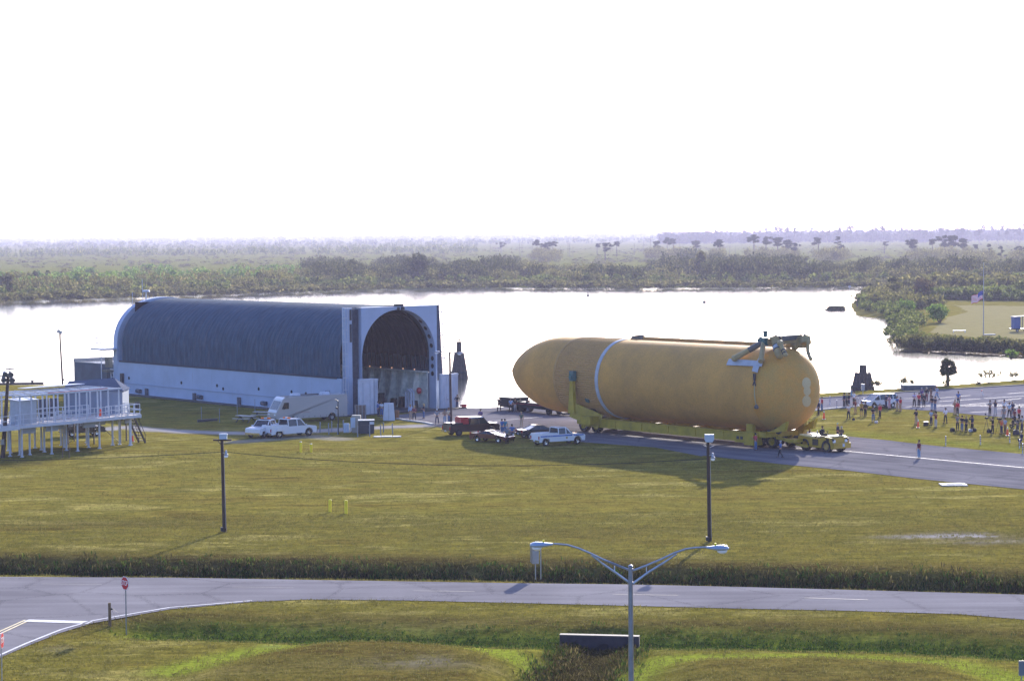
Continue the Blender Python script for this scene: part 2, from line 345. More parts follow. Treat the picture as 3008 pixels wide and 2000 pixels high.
# paved ground
def sheet(name, pts, z, m, world=False):
    b = MB(); q = pts if world else atp(pts)
    n_ = len(q); b.v = [(p[0], p[1], z) for p in q]; b.f = [tuple(range(n_))]
    return struct(b.build(name, m))
def asphalt(name, c1, c2, streak=(.05, 1, 1), rot=0):
    m = bpy.data.materials.new(name); m.use_nodes = True; n = m.node_tree.nodes; l = m.node_tree.links; p = n['Principled BSDF']; p.inputs['Roughness'].default_value = .95; p.inputs['Specular IOR Level'].default_value = 0
    g = n.new('ShaderNodeNewGeometry'); mp = n.new('ShaderNodeMapping'); mp.vector_type = 'TEXTURE'; mp.inputs['Rotation'].default_value = (0, 0, rot); mp.inputs['Scale'].default_value = (14, 1, 1); l.new(g.outputs['Position'], mp.inputs[0])
    a = n.new('ShaderNodeTexNoise'); a.inputs['Scale'].default_value = .7; a.inputs['Detail'].default_value = 5; l.new(mp.outputs[0], a.inputs[0])
    f = n.new('ShaderNodeTexNoise'); f.inputs['Scale'].default_value = 5; f.inputs['Detail'].default_value = 6; f.inputs['Roughness'].default_value = .8; l.new(g.outputs['Position'], f.inputs[0])
    big = n.new('ShaderNodeTexNoise'); big.inputs['Scale'].default_value = .12; big.inputs['Detail'].default_value = 6; l.new(g.outputs['Position'], big.inputs[0])
    m1 = n.new('ShaderNodeMath'); m1.operation = 'ADD'; l.new(a.outputs[0], m1.inputs[0]); l.new(big.outputs[0], m1.inputs[1])
    m2 = n.new('ShaderNodeMath'); m2.operation = 'MULTIPLY_ADD'; m2.inputs[1].default_value = .5; l.new(f.outputs[0], m2.inputs[0]); l.new(m1.outputs[0], m2.inputs[2])
    mr = n.new('ShaderNodeMapRange'); mr.inputs[1].default_value = 1.0; mr.inputs[2].default_value = 1.5; l.new(m2.outputs[0], mr.inputs[0])
    x = n.new('ShaderNodeMix'); x.data_type = 'RGBA'; x.inputs[6].default_value = (*c1, 1); x.inputs[7].default_value = (*c2, 1); l.new(mr.outputs[0], x.inputs[0]); l.new(x.outputs[2], p.inputs['Base Color'])
    vo = n.new('ShaderNodeTexVoronoi'); vo.feature = 'DISTANCE_TO_EDGE'; vo.inputs['Scale'].default_value = .16; dn = n.new('ShaderNodeMix'); dn.data_type = 'VECTOR'; dn.inputs[0].default_value = .03; l.new(g.outputs['Position'], dn.inputs[4]); fs = n.new('ShaderNodeVectorMath'); fs.operation = 'SCALE'; fs.inputs[3].default_value = 60; l.new(f.outputs[1], fs.inputs[0]); l.new(fs.outputs[0], dn.inputs[5]); l.new(dn.outputs[1], vo.inputs[0])
    ck = n.new('ShaderNodeMapRange'); ck.inputs[1].default_value = .004; ck.inputs[2].default_value = .012; ck.inputs[3].default_value = .62; ck.inputs[4].default_value = 1; l.new(vo.outputs[0], ck.inputs[0]); xm = n.new('ShaderNodeMix'); xm.data_type = 'RGBA'; xm.blend_type = 'MULTIPLY'; xm.inputs[0].default_value = 1; l.new(x.outputs[2], xm.inputs[6]); l.new(ck.outputs[0], xm.inputs[7]); l.new(xm.outputs[2], p.inputs['Base Color'])
    b = n.new('ShaderNodeBump'); b.inputs['Strength'].default_value = .25; b.inputs['Distance'].default_value = .02; l.new(f.outputs[0], b.inputs['Height']); l.new(b.outputs[0], p.inputs['Normal'])
    return m
M_as1 = asphalt('road_asphalt', (.150, .142, .150), (.225, .214, .222), rot=0)
M_as2 = asphalt('tow_asphalt', (.110, .105, .114), (.185, .176, .186), rot=R(-50))
M_as3 = asphalt('lot_asphalt', (.125, .121, .138), (.195, .188, .205), rot=R(-20))
M_line = mat('road_line_white', (.44, .44, .47), .7, var=.25, vscale=4)
M_liney = mat('road_line_yellow', (.55, .46, .26), .7, var=.25, vscale=4); M_dash = mat('worn_dash', (.26, .245, .235), .8, var=.3, vscale=6)
low = [(893, 1761), (1200, 1764), (1500, 1770.7), (1850, 1779.6), (2200, 1788.5), (2483, 1794), (2812, 1804), (3008, 1820), (3600, 1845), (5600, 1925)]
bend = [(-500, 2160), (0, 1932), (76.5, 1899), (178.6, 1858.6), (270, 1831), (370, 1812.5), (500, 1789.5), (610, 1780), (740, 1768)]
upr = [(5600, 1822), (3600, 1768), (3008, 1747), (2200, 1724.7), (1850, 1717), (1500, 1712.8), (1000, 1705), (517, 1697), (0, 1694.5), (-700, 1692)]
sheet('road', bend + low + upr + [(-700, 2200)], .03, M_as1)
def stripe(name, pts, wd, z, m, dash=None):
    q = [Vector((p.x, p.y, 0)) for p in atp(pts)]; b = MB()
    for a, c in zip(q[:-1], q[1:]):
        d = (c-a); n_ = Vector((-d.y, d.x, 0)).normalized()*wd/2
        b.add([(a.x-n_.x, a.y-n_.y, z), (c.x-n_.x, c.y-n_.y, z), (c.x+n_.x, c.y+n_.y, z), (a.x+n_.x, a.y+n_.y, z)], [(0, 1, 2, 3)])
    return struct(b.build(name, m))
stripe('road_edge_line', [(-300, 2062), (0, 1925), (76.5, 1891), (178.6, 1850.5), (270, 1824.5), (370, 1806.5), (500, 1785), (610, 1776.5), (740, 1765)], .16, .05, M_line)
stripe('road_stop_line', [(77, 1824), (265, 1829.5)], .75, .05, M_line)
stripe('road_yellow_line', [(74, 1822.5), (-200, 1945)], .13, .055, M_liney)
stripe('road_yellow_line', [(80, 1826), (-200, 1956)], .13, .055, M_liney)
for a, c in (((682, 1725), (862, 1727.5)), ((1215, 1736), (1395, 1739)), ((1800, 1747), (1992, 1749.5)), ((2363, 1757), (2550, 1763)), ((120, 1716), (300, 1718))):
    stripe('road_centre_dash', [a, c], .08, .05, M_dash)
sheet('apron', [(1166, 1231), (1111, 1226)] + [] + [(1111, 1226), (1340, 1198.6), (1400, 1199.6), (1465, 1196.6), (1560, 1190.6), (1700, 1183.6), (1900, 1176.6), (2200, 1165.6), (2340, 1158.5), (2345, 1205), (2330, 1262), (2060, 1340), (1924, 1314), (1720, 1299.5), (1600, 1285), (1530, 1273), (1392, 1270), (1300, 1257), (1250, 1243)], .02, M_as2)
sheet('tow_road', [(1720, 1299), (1924, 1313.6), (2072, 1339), (2305, 1364.5), (2500, 1383.5), (2690, 1406), (3008, 1437.6), (3700, 1510), (3700, 1415), (3008, 1334), (2850, 1320), (2720, 1307), (2600, 1293), (2498, 1283), (2430, 1275), (2330, 1262), (2000, 1235), (1800, 1230), (1600, 1262)], .035, M_as2)
sheet('parking_lot', [(2330, 1174.5), (2414, 1170), (2644, 1153.5), (2986, 1132.5), (3008, 1131), (3600, 1097), (3700, 1275), (3008, 1231), (2971, 1228), (2864, 1218.4), (2750, 1208), (2657, 1202), (2600, 1196), (2545, 1193), (2414, 1205), (2330, 1212)], .03, M_as3)
stripe('tow_road_line', [(1814, 1277.5), (2072, 1301.5), (2492, 1326.5)], .12, .05, M_line); stripe('tow_road_line', [(2492, 1326.5), (3008, 1374.5), (3500, 1418)], .14, .052, M_line)
stripe('apron_line', [(1453, 1237.5), (1595, 1225)], .16, .05, M_line)
_q = [bw(-3.35, 61), bw(-3.35, -1.2), bw(15.0, -1.2)]; _b = MB()
for _a, _c in zip(_q[:-1], _q[1:]): _b.beam(Vector((*_a, -.7)), Vector((*_c, -.7)), 1.5, 1.5+.1)
struct(_b.build('quay_edge', mat('quay_dark', (.055, .052, .045), .95, var=.4, vscale=.8)))
def kerb(pts, wd=.16, h=.13, m=M_conc):
    b = MB(); q = atp(pts)
    for a, c in zip(q[:-1], q[1:]): b.beam(Vector((a.x, a.y, h/2)), Vector((c.x, c.y, h/2)), wd, h)
    return struct(b.build('kerb', m))
kerb([(2330, 1175), (2414, 1170.5), (2644, 1154), (2986, 1133), (3200, 1120)], .25, .16, mat('dark_kerb', (.10, .10, .10), .9, var=.3))
kerb([(2380, 1208), (2414, 1204), (2545, 1192)], .25, .14)
kerb([(1166, 1231), (1205, 1237), (1250, 1243), (1272, 1248)], .3, .16)
for i in range(16):                                             # painted bays
    t = i/15; x0 = 2660+t*330
    if i % 2 == 0: stripe('parking_line', [(x0, 1196-t*2), (x0+105, 1189-t*2)], .1, .045, M_line)
for a, c in (((2655, 1172), (2690, 1171)), ((2755, 1170), (2850, 1162)), ((2760, 1180), (2880, 1172)), ((2846, 1188), (2908, 1183)), ((2930, 1178), (3000, 1171)), ((2960, 1157), (3008, 1153)), ((2850, 1212), (2910, 1209)), ((2890, 1171), (3008, 1164)), ((2920, 1202), (3008, 1195))):
    stripe('parking_line', [a, c], .1, .045, M_line)

# ------------------------------------------------------------------ barge (local: x right along its face, y away along the hull)
barge = empty('barge', (BO.x, BO.y, 0), TH2)
tag(barge, 'long white covered cargo barge with a dark ribbed barrel roof and an open arched portal', 'barge')
LEN = 56.2; XC, HW = 5.45, 7.72
b = MB(); b.box((XC-HW+1.2, LEN/2+.3, 1.55), (2.4, LEN-.6, 5.7)); b.box((XC+HW-.6, LEN/2+.3, 1.55), (1.2, LEN-.6, 5.7)); b.box((XC, LEN/2+.3, -.7), (2*HW-3.3, LEN-.8, 1.3)); b.box((XC, LEN-.8, 1.5), (2*HW-3.3, 1.2, 5.6))
hull = b.build('hull', M_hull, barge)
b = MB(); b.box((-2.30, LEN/2, 1.45), (.12, LEN-1, .10)); b.box((-2.33, LEN/2, -.1), (.22, LEN-2, .3)); b.build('rub_rail', mat('rail_blue_grey', (.25, .30, .40), .6), barge)
def arch(hw, apex, zs, n=40, z0=4.42, p=2.15):
    pts = [(XC-hw, z0)]
    for i in range(n+1):
        a = math.pi*(1-i/n); c, s_ = math.cos(a), math.sin(a)
        pts.append((XC+hw*math.copysign(abs(c)**(2/p), c), zs+(apex-zs)*abs(s_)**(2/p)))
    return pts+[(XC+hw, z0)]
prof = arch(7.62, 13.02, 6.6, 44)
inner = arch(5.72, 12.35, 6.3, 44, z0=.0)
b = MB(); ny = 226                                              # standing seams of the roof as real ridges
rows = []
for j in range(ny):
    y = .93+(LEN-2.3-.93)*j/(ny-1); k = .05 if j % 4 in (0,) else 0
    cx = XC
    rows.append([(cx+(px-cx)*(1+k/7.6), y, z_+(k if z_ > 6.6 else 0)) for px, z_ in prof])
n_ = len(prof); vs = [p_ for r_ in rows for p_ in r_]
b.add(vs, [(j*n_+i, j*n_+i+1, (j+1)*n_+i+1, (j+1)*n_+i) for j in range(ny-1) for i in range(n_-1)])
M_roof = mat('roof_blue_grey', (.036, .074, .115), .8, 0, var=.35, vscale=.6, stretch=(1, 4, 1), spec=.08)
streaks(M_roof, (.11, .13, .15), .5, (.5, 1.6, .3), .5, .75); b.build('roof', M_roof, barge)
b = MB(); b.add([(p_[0], 1.45, p_[1]) for p_ in arch(7.6, 13.0, 6.6, 44, 4.4)], [tuple(range(47))]) if False else None
b = MB(); pr = arch(7.75, 13.2, 6.6, 44, -1.0); pi_ = arch(7.0, 12.5, 6.4, 44, -1.0)   # pale rim at the far end, closed by a wall
vs = [(x, LEN-1.1, z_) for x, z_ in pr]+[(x, LEN, z_) for x, z_ in pr]; m_ = len(pr)
b.add(vs, [tuple(range(m_)), tuple(range(2*m_-1, m_-1, -1))]+[(i, m_+i, m_+i+1, i+1) for i in range(m_-1)]+[(m_-1, 2*m_-1, m_, 0)])
b.build('end_rim', M_hull, barge)
b = MB()                                                        # dark curb where the roof meets the hull
b.box((XC-HW-.03, LEN/2, 4.45), (.10, LEN-3.2, .22)); b.build('roof_kerb', mat('dark_slate', (.02, .03, .05), .8), barge)
# portal frame: a deep box with an arched opening
b = MB(); D0, D1_ = 0.0, 1.35; ox0, ox1, oz = .33, 11.85, 12.95
cx, hwi = 6.0, 5.62
ip = [(cx-hwi, 0)]+[(cx+hwi*math.copysign(abs(math.cos(math.pi*(1-i/40)))**(2/2.1), math.cos(math.pi*(1-i/40))), 6.6+(12.56-6.6)*math.sin(math.pi*(1-i/40))**(2/2.1)) for i in range(41)]+[(cx+hwi, 0)]
def outer(i):
    x, z_ = ip[i]
    if i == 0: return (ox0, 0)
    if i == len(ip)-1: return (ox1, 0)
    a = (x-cx)/hwi
    if z_ < 7.8: return (ox0 if x < cx else ox1, z_)
    t = min(1, max(-1, a*1.06)); return (ox0 if t <= -.93 else ox1 if t >= .93 else cx+(ox1-cx if t > 0 else cx-ox0)*abs(t)/.93*(1 if t > 0 else -1), oz)
vs = []
for y in (D0, D1_):
    vs += [(p_[0], y, p_[1]) for p_ in ip]+[(outer(i)[0], y, outer(i)[1]) for i in range(len(ip))]
k = len(ip)
fs = []
for i in range(k-1):
    fs += [(i, i+1, k+i+1, k+i), (2*k+i, 3*k+i, 3*k+i+1, 2*k+i+1), (i, 2*k+i, 2*k+i+1, i+1), (k+i, k+i+1, 3*k+i+1, 3*k+i)]
b.add(vs, fs); b.box((ox0+.07, .675, oz-.5), (.14, 1.3, 1.0)); b.box((ox1-.07, .675, oz-.5), (.14, 1.3, 1.0))
frame = b.build('portal_frame', M_hull, barge)
b = MB()
for zz in [1.2+ .95*i for i in range(9)]:                        # lightening holes in the reveal
    a = 0
    if zz+3.2 < 7.6: b = MB(); b.cyl((cx+hwi-.012, .70, zz+3.2), (cx+hwi+.02, .70, zz+3.2), .30, n=14); b.build('reveal_hole', mat('hole_dark', (.01, .01, .012), .9), frame)
for aa in (12, 24, 36, 48):
    a = R(aa); x_ = cx+hwi*abs(math.cos(a))**(2/2.1); z_ = 6.6+5.82*math.sin(a)**(2/2.1); nrm = Vector((math.cos(a)/hwi, 0, math.sin(a)/5.8)).normalized()
    p_ = Vector((x_, .7, z_)); b = MB(); b.cyl(p_-nrm*.04, p_+nrm*.02, .29, n=14); b.build('reveal_hole', MATS['hole_dark'], frame)
b = MB(); b.box((cx-.1, -.06, 12.72), (.34, .1, .34)); b.box((cx+.55, -.06, 12.72), (.5, .1, .4)); b.box((cx+.2, .3, 13.1), (1.3, .3, .28)); b.build('fairlead', M_dark, frame)
b = MB(); b.box((-1.30, .62, 6.45), (.95, .6, 13.0)); b.build('tower', M_hull, barge)
b = MB(); b.box((12.3, .9, 6.45), (.9, .5, 12.9)); b.build('tower', M_hull, barge)
b = MB()                                                        # corrugated dark flanks
b.box((-.25, .75, 6.3), (1.16, .2, 12.9))
for i in range(7): b.box((-.72+i*.155, .60, 6.4), (.07, .14, 12.6))
b.build('flank', mat('flank_dark', (.07, .085, .12), .8, var=.3), barge)
b = MB()
for i in range(7):
    f0 = i/7; x0 = 11.95+f0*.6; x1 = 11.95+f0*1.25
    b.beam((x0, .5, 12.8), (x1, .5, 3.6), .07, .14)
b.add([(11.86, .6, 12.93), (12.55, .6, 12.93), (13.25, .6, 3.5), (11.86, .6, 3.5)], [(0, 1, 2, 3)]); b.add([(12.55, .61, 12.93), (12.55, 1.2, 12.93), (13.25, 1.2, 3.5), (13.25, .61, 3.5)], [(0, 1, 2, 3)])
b.build('flank', MATS['flank_dark'], barge)
def ladder(name, x, y, z0, z1, wd=.5, cage=True, par=barge, lean=0.):
    b = MB(); 
    for s_ in (-wd/2, wd/2): b.beam((x+s_, y, z0), (x+s_-lean, y, z1), .05, .05, up=(0, 1, 0))
    zz = z0
    while zz < z1:
        t = (zz-z0)/(z1-z0); b.beam((x-wd/2-lean*t, y, zz), (x+wd/2-lean*t, y, zz), .04, .04); zz += .45
    if cage:
        zz = z0+1.2
        while zz < z1: t = (zz-z0)/(z1-z0); b.box((x-lean*t, y-.30, zz), (wd+.25, .05, .09)); zz += 1.45
        for s_ in (-.38, 0, .38): b.beam((x+s_, y-.33, z0+1), (x+s_-lean, y-.33, z1), .05, .03, up=(0, 1, 0))
    return b.build(name, M_white, par)
ladder('ladder', -1.98, .45, .4, 13.0, .36); ladder('ladder', 13.6, .9, 3.6, 13.4, .40, True, lean=.65)
for z_, h_ in ((9.9, 2.2), (12.1, 1.3)): b = MB(); b.box((-1.05, .29, z_), (.26, .08, h_)); b.build('cable_box', M_dark, barge)
# inside: dark vault with ribs, deck, buttressed lower walls
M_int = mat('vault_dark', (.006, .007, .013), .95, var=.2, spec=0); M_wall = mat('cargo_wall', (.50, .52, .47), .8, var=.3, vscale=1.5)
b = MB(); rows = []; NY = 60
ivx = [(cx+(x-cx)*.985, min(z_, 12.3)) for x, z_ in ip]
for j in range(NY):
    y = 1.36+(LEN-3.5)*j/(NY-1); s_ = .965 if j % 3 == 0 else 1.0
    rows.append([(cx+(x-cx)*s_, y, z_*(s_ if z_ > 6 else 1)) for x, z_ in ivx if z_ > 4])
n_ = len(rows[0]); b.add([p_ for r_ in rows for p_ in r_], [(j*n_+i, j*n_+i+1, (j+1)*n_+i+1, (j+1)*n_+i) for j in range(NY-1) for i in range(n_-1)])
b.add([(0, LEN-2.2, 0), (12, LEN-2.2, 0), (12, LEN-2.2, 12.6), (0, LEN-2.2, 12.6)], [(0, 1, 2, 3)])
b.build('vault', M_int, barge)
b = MB()
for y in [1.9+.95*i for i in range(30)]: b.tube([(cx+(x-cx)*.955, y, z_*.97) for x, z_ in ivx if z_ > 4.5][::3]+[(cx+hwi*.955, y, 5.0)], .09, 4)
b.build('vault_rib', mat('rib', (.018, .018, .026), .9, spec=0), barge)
b = MB(); b.box((cx, LEN/2, .62), (11.0, LEN-4, .06)) if False else None
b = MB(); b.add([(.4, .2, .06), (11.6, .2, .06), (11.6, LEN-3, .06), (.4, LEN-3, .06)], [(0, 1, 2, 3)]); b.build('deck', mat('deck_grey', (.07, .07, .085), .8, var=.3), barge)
b = MB(); b.box((11.45, 15, 2.3), (.16, 27, 4.5)); b.box((.6, 15, 2.3), (.16, 27, 4.5)); b.box((11.1, 15, 4.62), (.9, 27, .14)); b.build('inner_wall', M_wall, barge)
b = MB()
for i in range(10):
    y = 3.2+2.4*i
    for sx, s_ in ((11.37, -1), (.68, 1)): b = MB(); b.add([(sx, y, 0), (sx+s_*1.5, y, 0), (sx+s_*.5, y, 4.5), (sx, y, 4.5), (sx, y+.35, 0), (sx+s_*1.5, y+.35, 0), (sx+s_*.5, y+.35, 4.5), (sx, y+.35, 4.5)], [(0, 1, 2, 3), (7, 6, 5, 4), (1, 5, 6, 2), (0, 4, 5, 1), (3, 2, 6, 7), (0, 3, 7, 4)]).build('buttress', M_wall, barge)
mlit = bpy.data.materials.new('wall_lamp'); mlit.use_nodes = True; q_ = mlit.node_tree.nodes['Principled BSDF']; q_.inputs['Emission Color'].default_value = (1, .45, .15, 1); q_.inputs['Emission Strength'].default_value = .4
for i in range(6): b = MB(); b.ball((10.75, 3.3+2.4*i, 4.85), .09, 8); b.build('wall_lamp', mlit, barge)
b = MB()
for (x_, y_, w_, h_) in ((9.6, 9, .9, 1.6), (10.2, 5.2, .7, 1.3), (9.9, 12, 1.2, 1.2), (10.4, 3.0, .8, .9), (8.8, 14, 1.1, 1.9), (10.2, 7, .6, 1.0)): b = MB(); b.box((x_, y_, h_/2+.06), (w_, .9, h_), taper=.8); b.build('deck_gear', mat('gear_dark', (.03, .028, .03), .7, var=.5, vscale=2), barge)
b = MB(); b.tube([(9.9, 2.4, .1), (9.9, 2.4, 2.1), (9.9, 3.0, 2.4), (9.9, 3.5, 2.1), (9.9, 3.5, .1)], .14, 8); b.tube([(9.5, 2.4, .1), (9.5, 2.4, 2.1), (9.5, 3.0, 2.4), (9.5, 3.5, 2.1), (9.5, 3.5, .1)], .12, 8); b.build('vent_pipe', M_white, barge)
b = MB(); b.ball((10.9, 2.6, 2.2), .42, 12, (.7, 1, 1)); b.build('hose_reel', M_red, barge)
# folded doors either side
def panel_door(x0, x1, y0, h, par, ribs=5):
    b = MB(); b.box(((x0+x1)/2, y0, h/2), (x1-x0, .35, h))
    b.box(((x0+x1)/2, y0-.2, h-.12), (x1-x0+.1, .1, .14)); b.box(((x0+x1)/2, y0-.2, h*.45), ((x1-x0)*.6, .05, .06))
    for i in range(ribs): b.box((x0+(x1-x0)*(i+.5)/ribs, y0-.21, h*.48), (.07, .07, h*.86))
    return b.build('portal_door', M_white, par)
d_ = panel_door(-1.1, 1.0, -1.3, 4.4, barge, 2); panel_door(1.25, 1.75, -1.1, 4.35, barge, 2); panel_door(11.75, 14.0, -.6, 4.35, barge, 6); panel_door(14.2, 14.8, -.2, 4.35, barge, 2)
b = MB()
for (s_, z_) in ((52, 2.2), (38, 2.2), (29.0, 2.25), (27.5, 1.9), (19, 2.3), (11.5, 2.3), (8, 2.0)): b = MB(); b.cyl((-2.30, s_, z_), (-2.24, s_, z_), .22, n=12); b.build('porthole', mat('hole_dark', (.01, .01, .012), .9), barge)
b = MB()
for s_, q in ((49, 0), (47, 1), (34.5, 1), (23.5, 1), (33, 0), (17.5, 0), (6, 0)):
    b = MB()
    if q: b.box((-2.42, s_, .45), (.24, .6, 1.1))
    else: b.cyl((-2.5, s_-.5, .55), (-2.5, s_+.5, .55), .28, n=10)
    b.build('fender', mat('fender_dark', (.06, .07, .09), .8, var=.4), barge)
b = MB(); b.box((-2.45, 53.6, 1.5), (.4, .5, 2.6)); b.build('mooring_post', M_dark, barge)
b = MB(); b.cyl((2.5, LEN-1, 12.4), (2.5, LEN-1, 14.1), .09, n=6); b.cyl((2.5, LEN-1, 14.0), (2.5, LEN-1, 14.25), .55, .45, n=10); b.cyl((0.3, LEN-1, 10.4), (.3, LEN-1, 14), .04, n=5); b.cyl((1.9, LEN-1, 12), (1.9, LEN-1, 15.8), .035, n=5)
b.build('mast', M_white, barge)
# platform with rails at the far end and the dark stern block behind it
b = MB(); b.box((-3.2, LEN+.8, 6.1), (2.6, 3.6, .22))
for x_, y_ in ((-4.4, LEN-.8), (-4.4, LEN+.8), (-4.4, LEN+2.4), (-3, LEN+2.4), (-2, LEN+2.4)): b.cyl((x_, y_, 6.1), (x_, y_, 7.7), .04, n=5)
for zz in (6.9, 7.65): b.tube([(-4.4, LEN-.8, zz), (-4.4, LEN+2.4, zz), (-2, LEN+2.4, zz)], .035, 5)
b.cyl((-3.4, LEN+1.5, -1), (-3.4, LEN+1.5, 6), .07, n=6); b.build('lookout_platform', M_white, barge)
M_stern = mat('stern_blue', (.045, .07, .11), .6, var=.25, vscale=.5)
b = MB(); b.box((XC-.2, LEN+6.8, 1.0), (15.0, 9.6, 5.6)); st = b.build('stern_block', M_stern, barge)
b = MB()
b.box((-2.08, LEN+6.8, 3.85), (.12, 9.7, .14)); b.box((XC-.2, LEN+11.7, 4.05), (15.0, .1, .5)); b.box((XC-.2, LEN+2.1, 4.0), (15, .08, .4)); b.build('bulwark_rail', M_grey, st)
b = MB(); b.box((-2.09, LEN+8.9, 2.6), (.1, 1.3, 1.4)); b.build('winch_window', M_white, st); b = MB(); b.box((-2.09, LEN+6.9, 2.75), (.1, .9, 1.2)); b.build('winch_window', M_white, st)
b = MB(); b.ball((-2.12, LEN+8.9, 2.6), .35, 10, (.3, 1, 1)); b.build('winch', M_dark, st); b = MB(); b.ball((-2.12, LEN+6.9, 2.7), .28, 10, (.3, 1, 1)); b.build('winch', M_dark, st)
def text(name, s, size, mat_, par, loc, rot, ext=.01):
    cu = bpy.data.curves.new(name, 'FONT'); cu.body = s; cu.size = size; cu.extrude = ext; cu.align_x = 'CENTER'; cu.align_y = 'CENTER'
    o = bpy.data.objects.new(name, cu); dg = bpy.context.evaluated_depsgraph_get(); C.objects.link(o); dg.update()
    m_e = bpy.data.meshes.new_from_object(o.evaluated_get(bpy.context.evaluated_depsgraph_get())); bpy.data.objects.remove(o)
    m_e.materials.clear(); m_e.materials.append(mat_)
    o = bpy.data.objects.new(name, m_e); C.objects.link(o); o.parent = par; o.location = loc; o.rotation_euler = rot; return o
text('name_lettering', 'PEGASUS', 1.25, mat('sign_cream', (.5, .5, .42), .6), st, (-2.09, LEN+8.0, .75), (R(90), 0, R(-90)))
b = MB()
for y_ in (LEN+.35, LEN+1.1): b.beam((-2.2, y_, 3.2), (-3.2, y_-2.4, -.9), .1, .1)
for i in range(9): t = i/8; b.beam((-2.2-t, LEN+.35-2.4*t, 3.2-4.1*t), (-2.2-t, LEN+1.1-2.4*t, 3.2-4.1*t), .08, .08)
b.build('gangway', M_white, barge)
b = MB(); b.box((-2.6, LEN+.9, 3.0), (1.2, 1.6, .3)); b.box((-2.4, LEN+1.2, 4.2), (.7, .9, 1.4)); b.build('access_hatch', mat('olive_grey', (.12, .12, .10), .7), barge)

# ------------------------------------------------------------------ mooring dolphins
def dolphin(name, base, h, r0, label, neck=.32):
    t = empty(name, base); tag(t, label, 'dolphin', 'timber mooring dolphins at the water edge')
    rs = random.Random(int(h*10)); n = 15
    for i in range(n):
        a = 2*math.pi*i/n; b = MB(); rr = r0*(1+rs.uniform(-.04, .04)); hh = h*(.68+rs.uniform(-.02, .02))
        b.cyl((rr*math.cos(a), rr*math.sin(a), -1), (rr*neck*1.5*math.cos(a), rr*neck*1.5*math.sin(a), hh), .27, .21, 8); b.build('pile', M_pile, t)
    for i in range(7):
        a = 2*math.pi*i/7; b = MB(); b.cyl((r0*neck*.75*math.cos(a), r0*neck*.75*math.sin(a), 0), (r0*neck*.5*math.cos(a), r0*neck*.5*math.sin(a), h*(1+rs.uniform(-.02, .01))), .26, .2, 8); b.build('pile', M_pile, t)
    b = MB(); b.cyl((0, 0, h*.64), (0, 0, h*.67), r0*.58, n=16); b.cyl((0, 0, h*.1), (0, 0, h*.15), r0*1.08, n=16) ; b.build('cable_band', M_dark, t)
    return t
p_ = at(1349, 1106, -1.0); dolphin('mooring_dolphin', p_, 5.6, 1.25, 'tall cone of dark timber piles in the water just right of the barge portal', .30)
p_ = at(2535, 1144, -.2); dolphin('mooring_dolphin', p_, 3.4, 1.55, 'squat cone of dark timber piles on the bank beside the grey cabinet', .38)
bd = MB(); q = at(1343, 1000, 0); q = at_depth(1343, 1001, p_.y+24)
bd.ball((0, 0, 0), .13, 8, (1.6, .8, 1)); bd.ball((.14, 0, .16), .07, 6); bd.cyl((.2, 0, .16), (.33, 0, .14), .02, .008, 5); bd.cyl((-.15, 0, -.03), (-.4, 0, -.12), .06, .02, 5); bd.cyl((0, .03, -.1), (0, .03, -.28), .012, n=4)
o = bd.build('bird', M_dark); dl = at(1349, 1106, -1.0); o.location = (dl.x+.05, dl.y, dl.z+5.6+.22); tag(o, 'small dark bird perched on the tall timber dolphin', 'bird')

# ------------------------------------------------------------------ fuel tank (local: x from nose to tail, y to the far side, z up)
TH1 = .666; TN = Vector((.116, 259.83, 5.93)); TR = 4.25
AX = np.array([math.sin(TH1), -math.cos(TH1), 0.]); YF = np.array([math.cos(TH1), math.sin(TH1), 0.])
tank = empty('fuel_tank', (TN.x, TN.y, 0), TH1-math.pi/2); TZ = TN.z
tag(tank, 'huge orange foam covered rocket fuel tank lying on the yellow transporter', 'fuel tank')
def trail(px, py):
    d = ray(px, py); o = np.array([0, 0, CAMH])-np.array(TN); return np.array([o@AX, o@YF, o[2]]), np.array([d@AX, d@YF, d[2]])
def tank_hit(px, py, rad=TR):                                   # photo point on the tank's side -> (s, angle from top towards the far side)
    o, d = trail(px, py); a = d[1]**2+d[2]**2; b_ = 2*(o[1]*d[1]+o[2]*d[2]); c_ = o[1]**2+o[2]**2-rad**2
    t = (-b_-math.sqrt(max(0, b_*b_-4*a*c_)))/(2*a); p = o+d*t; return p[0], math.atan2(p[1], p[2])
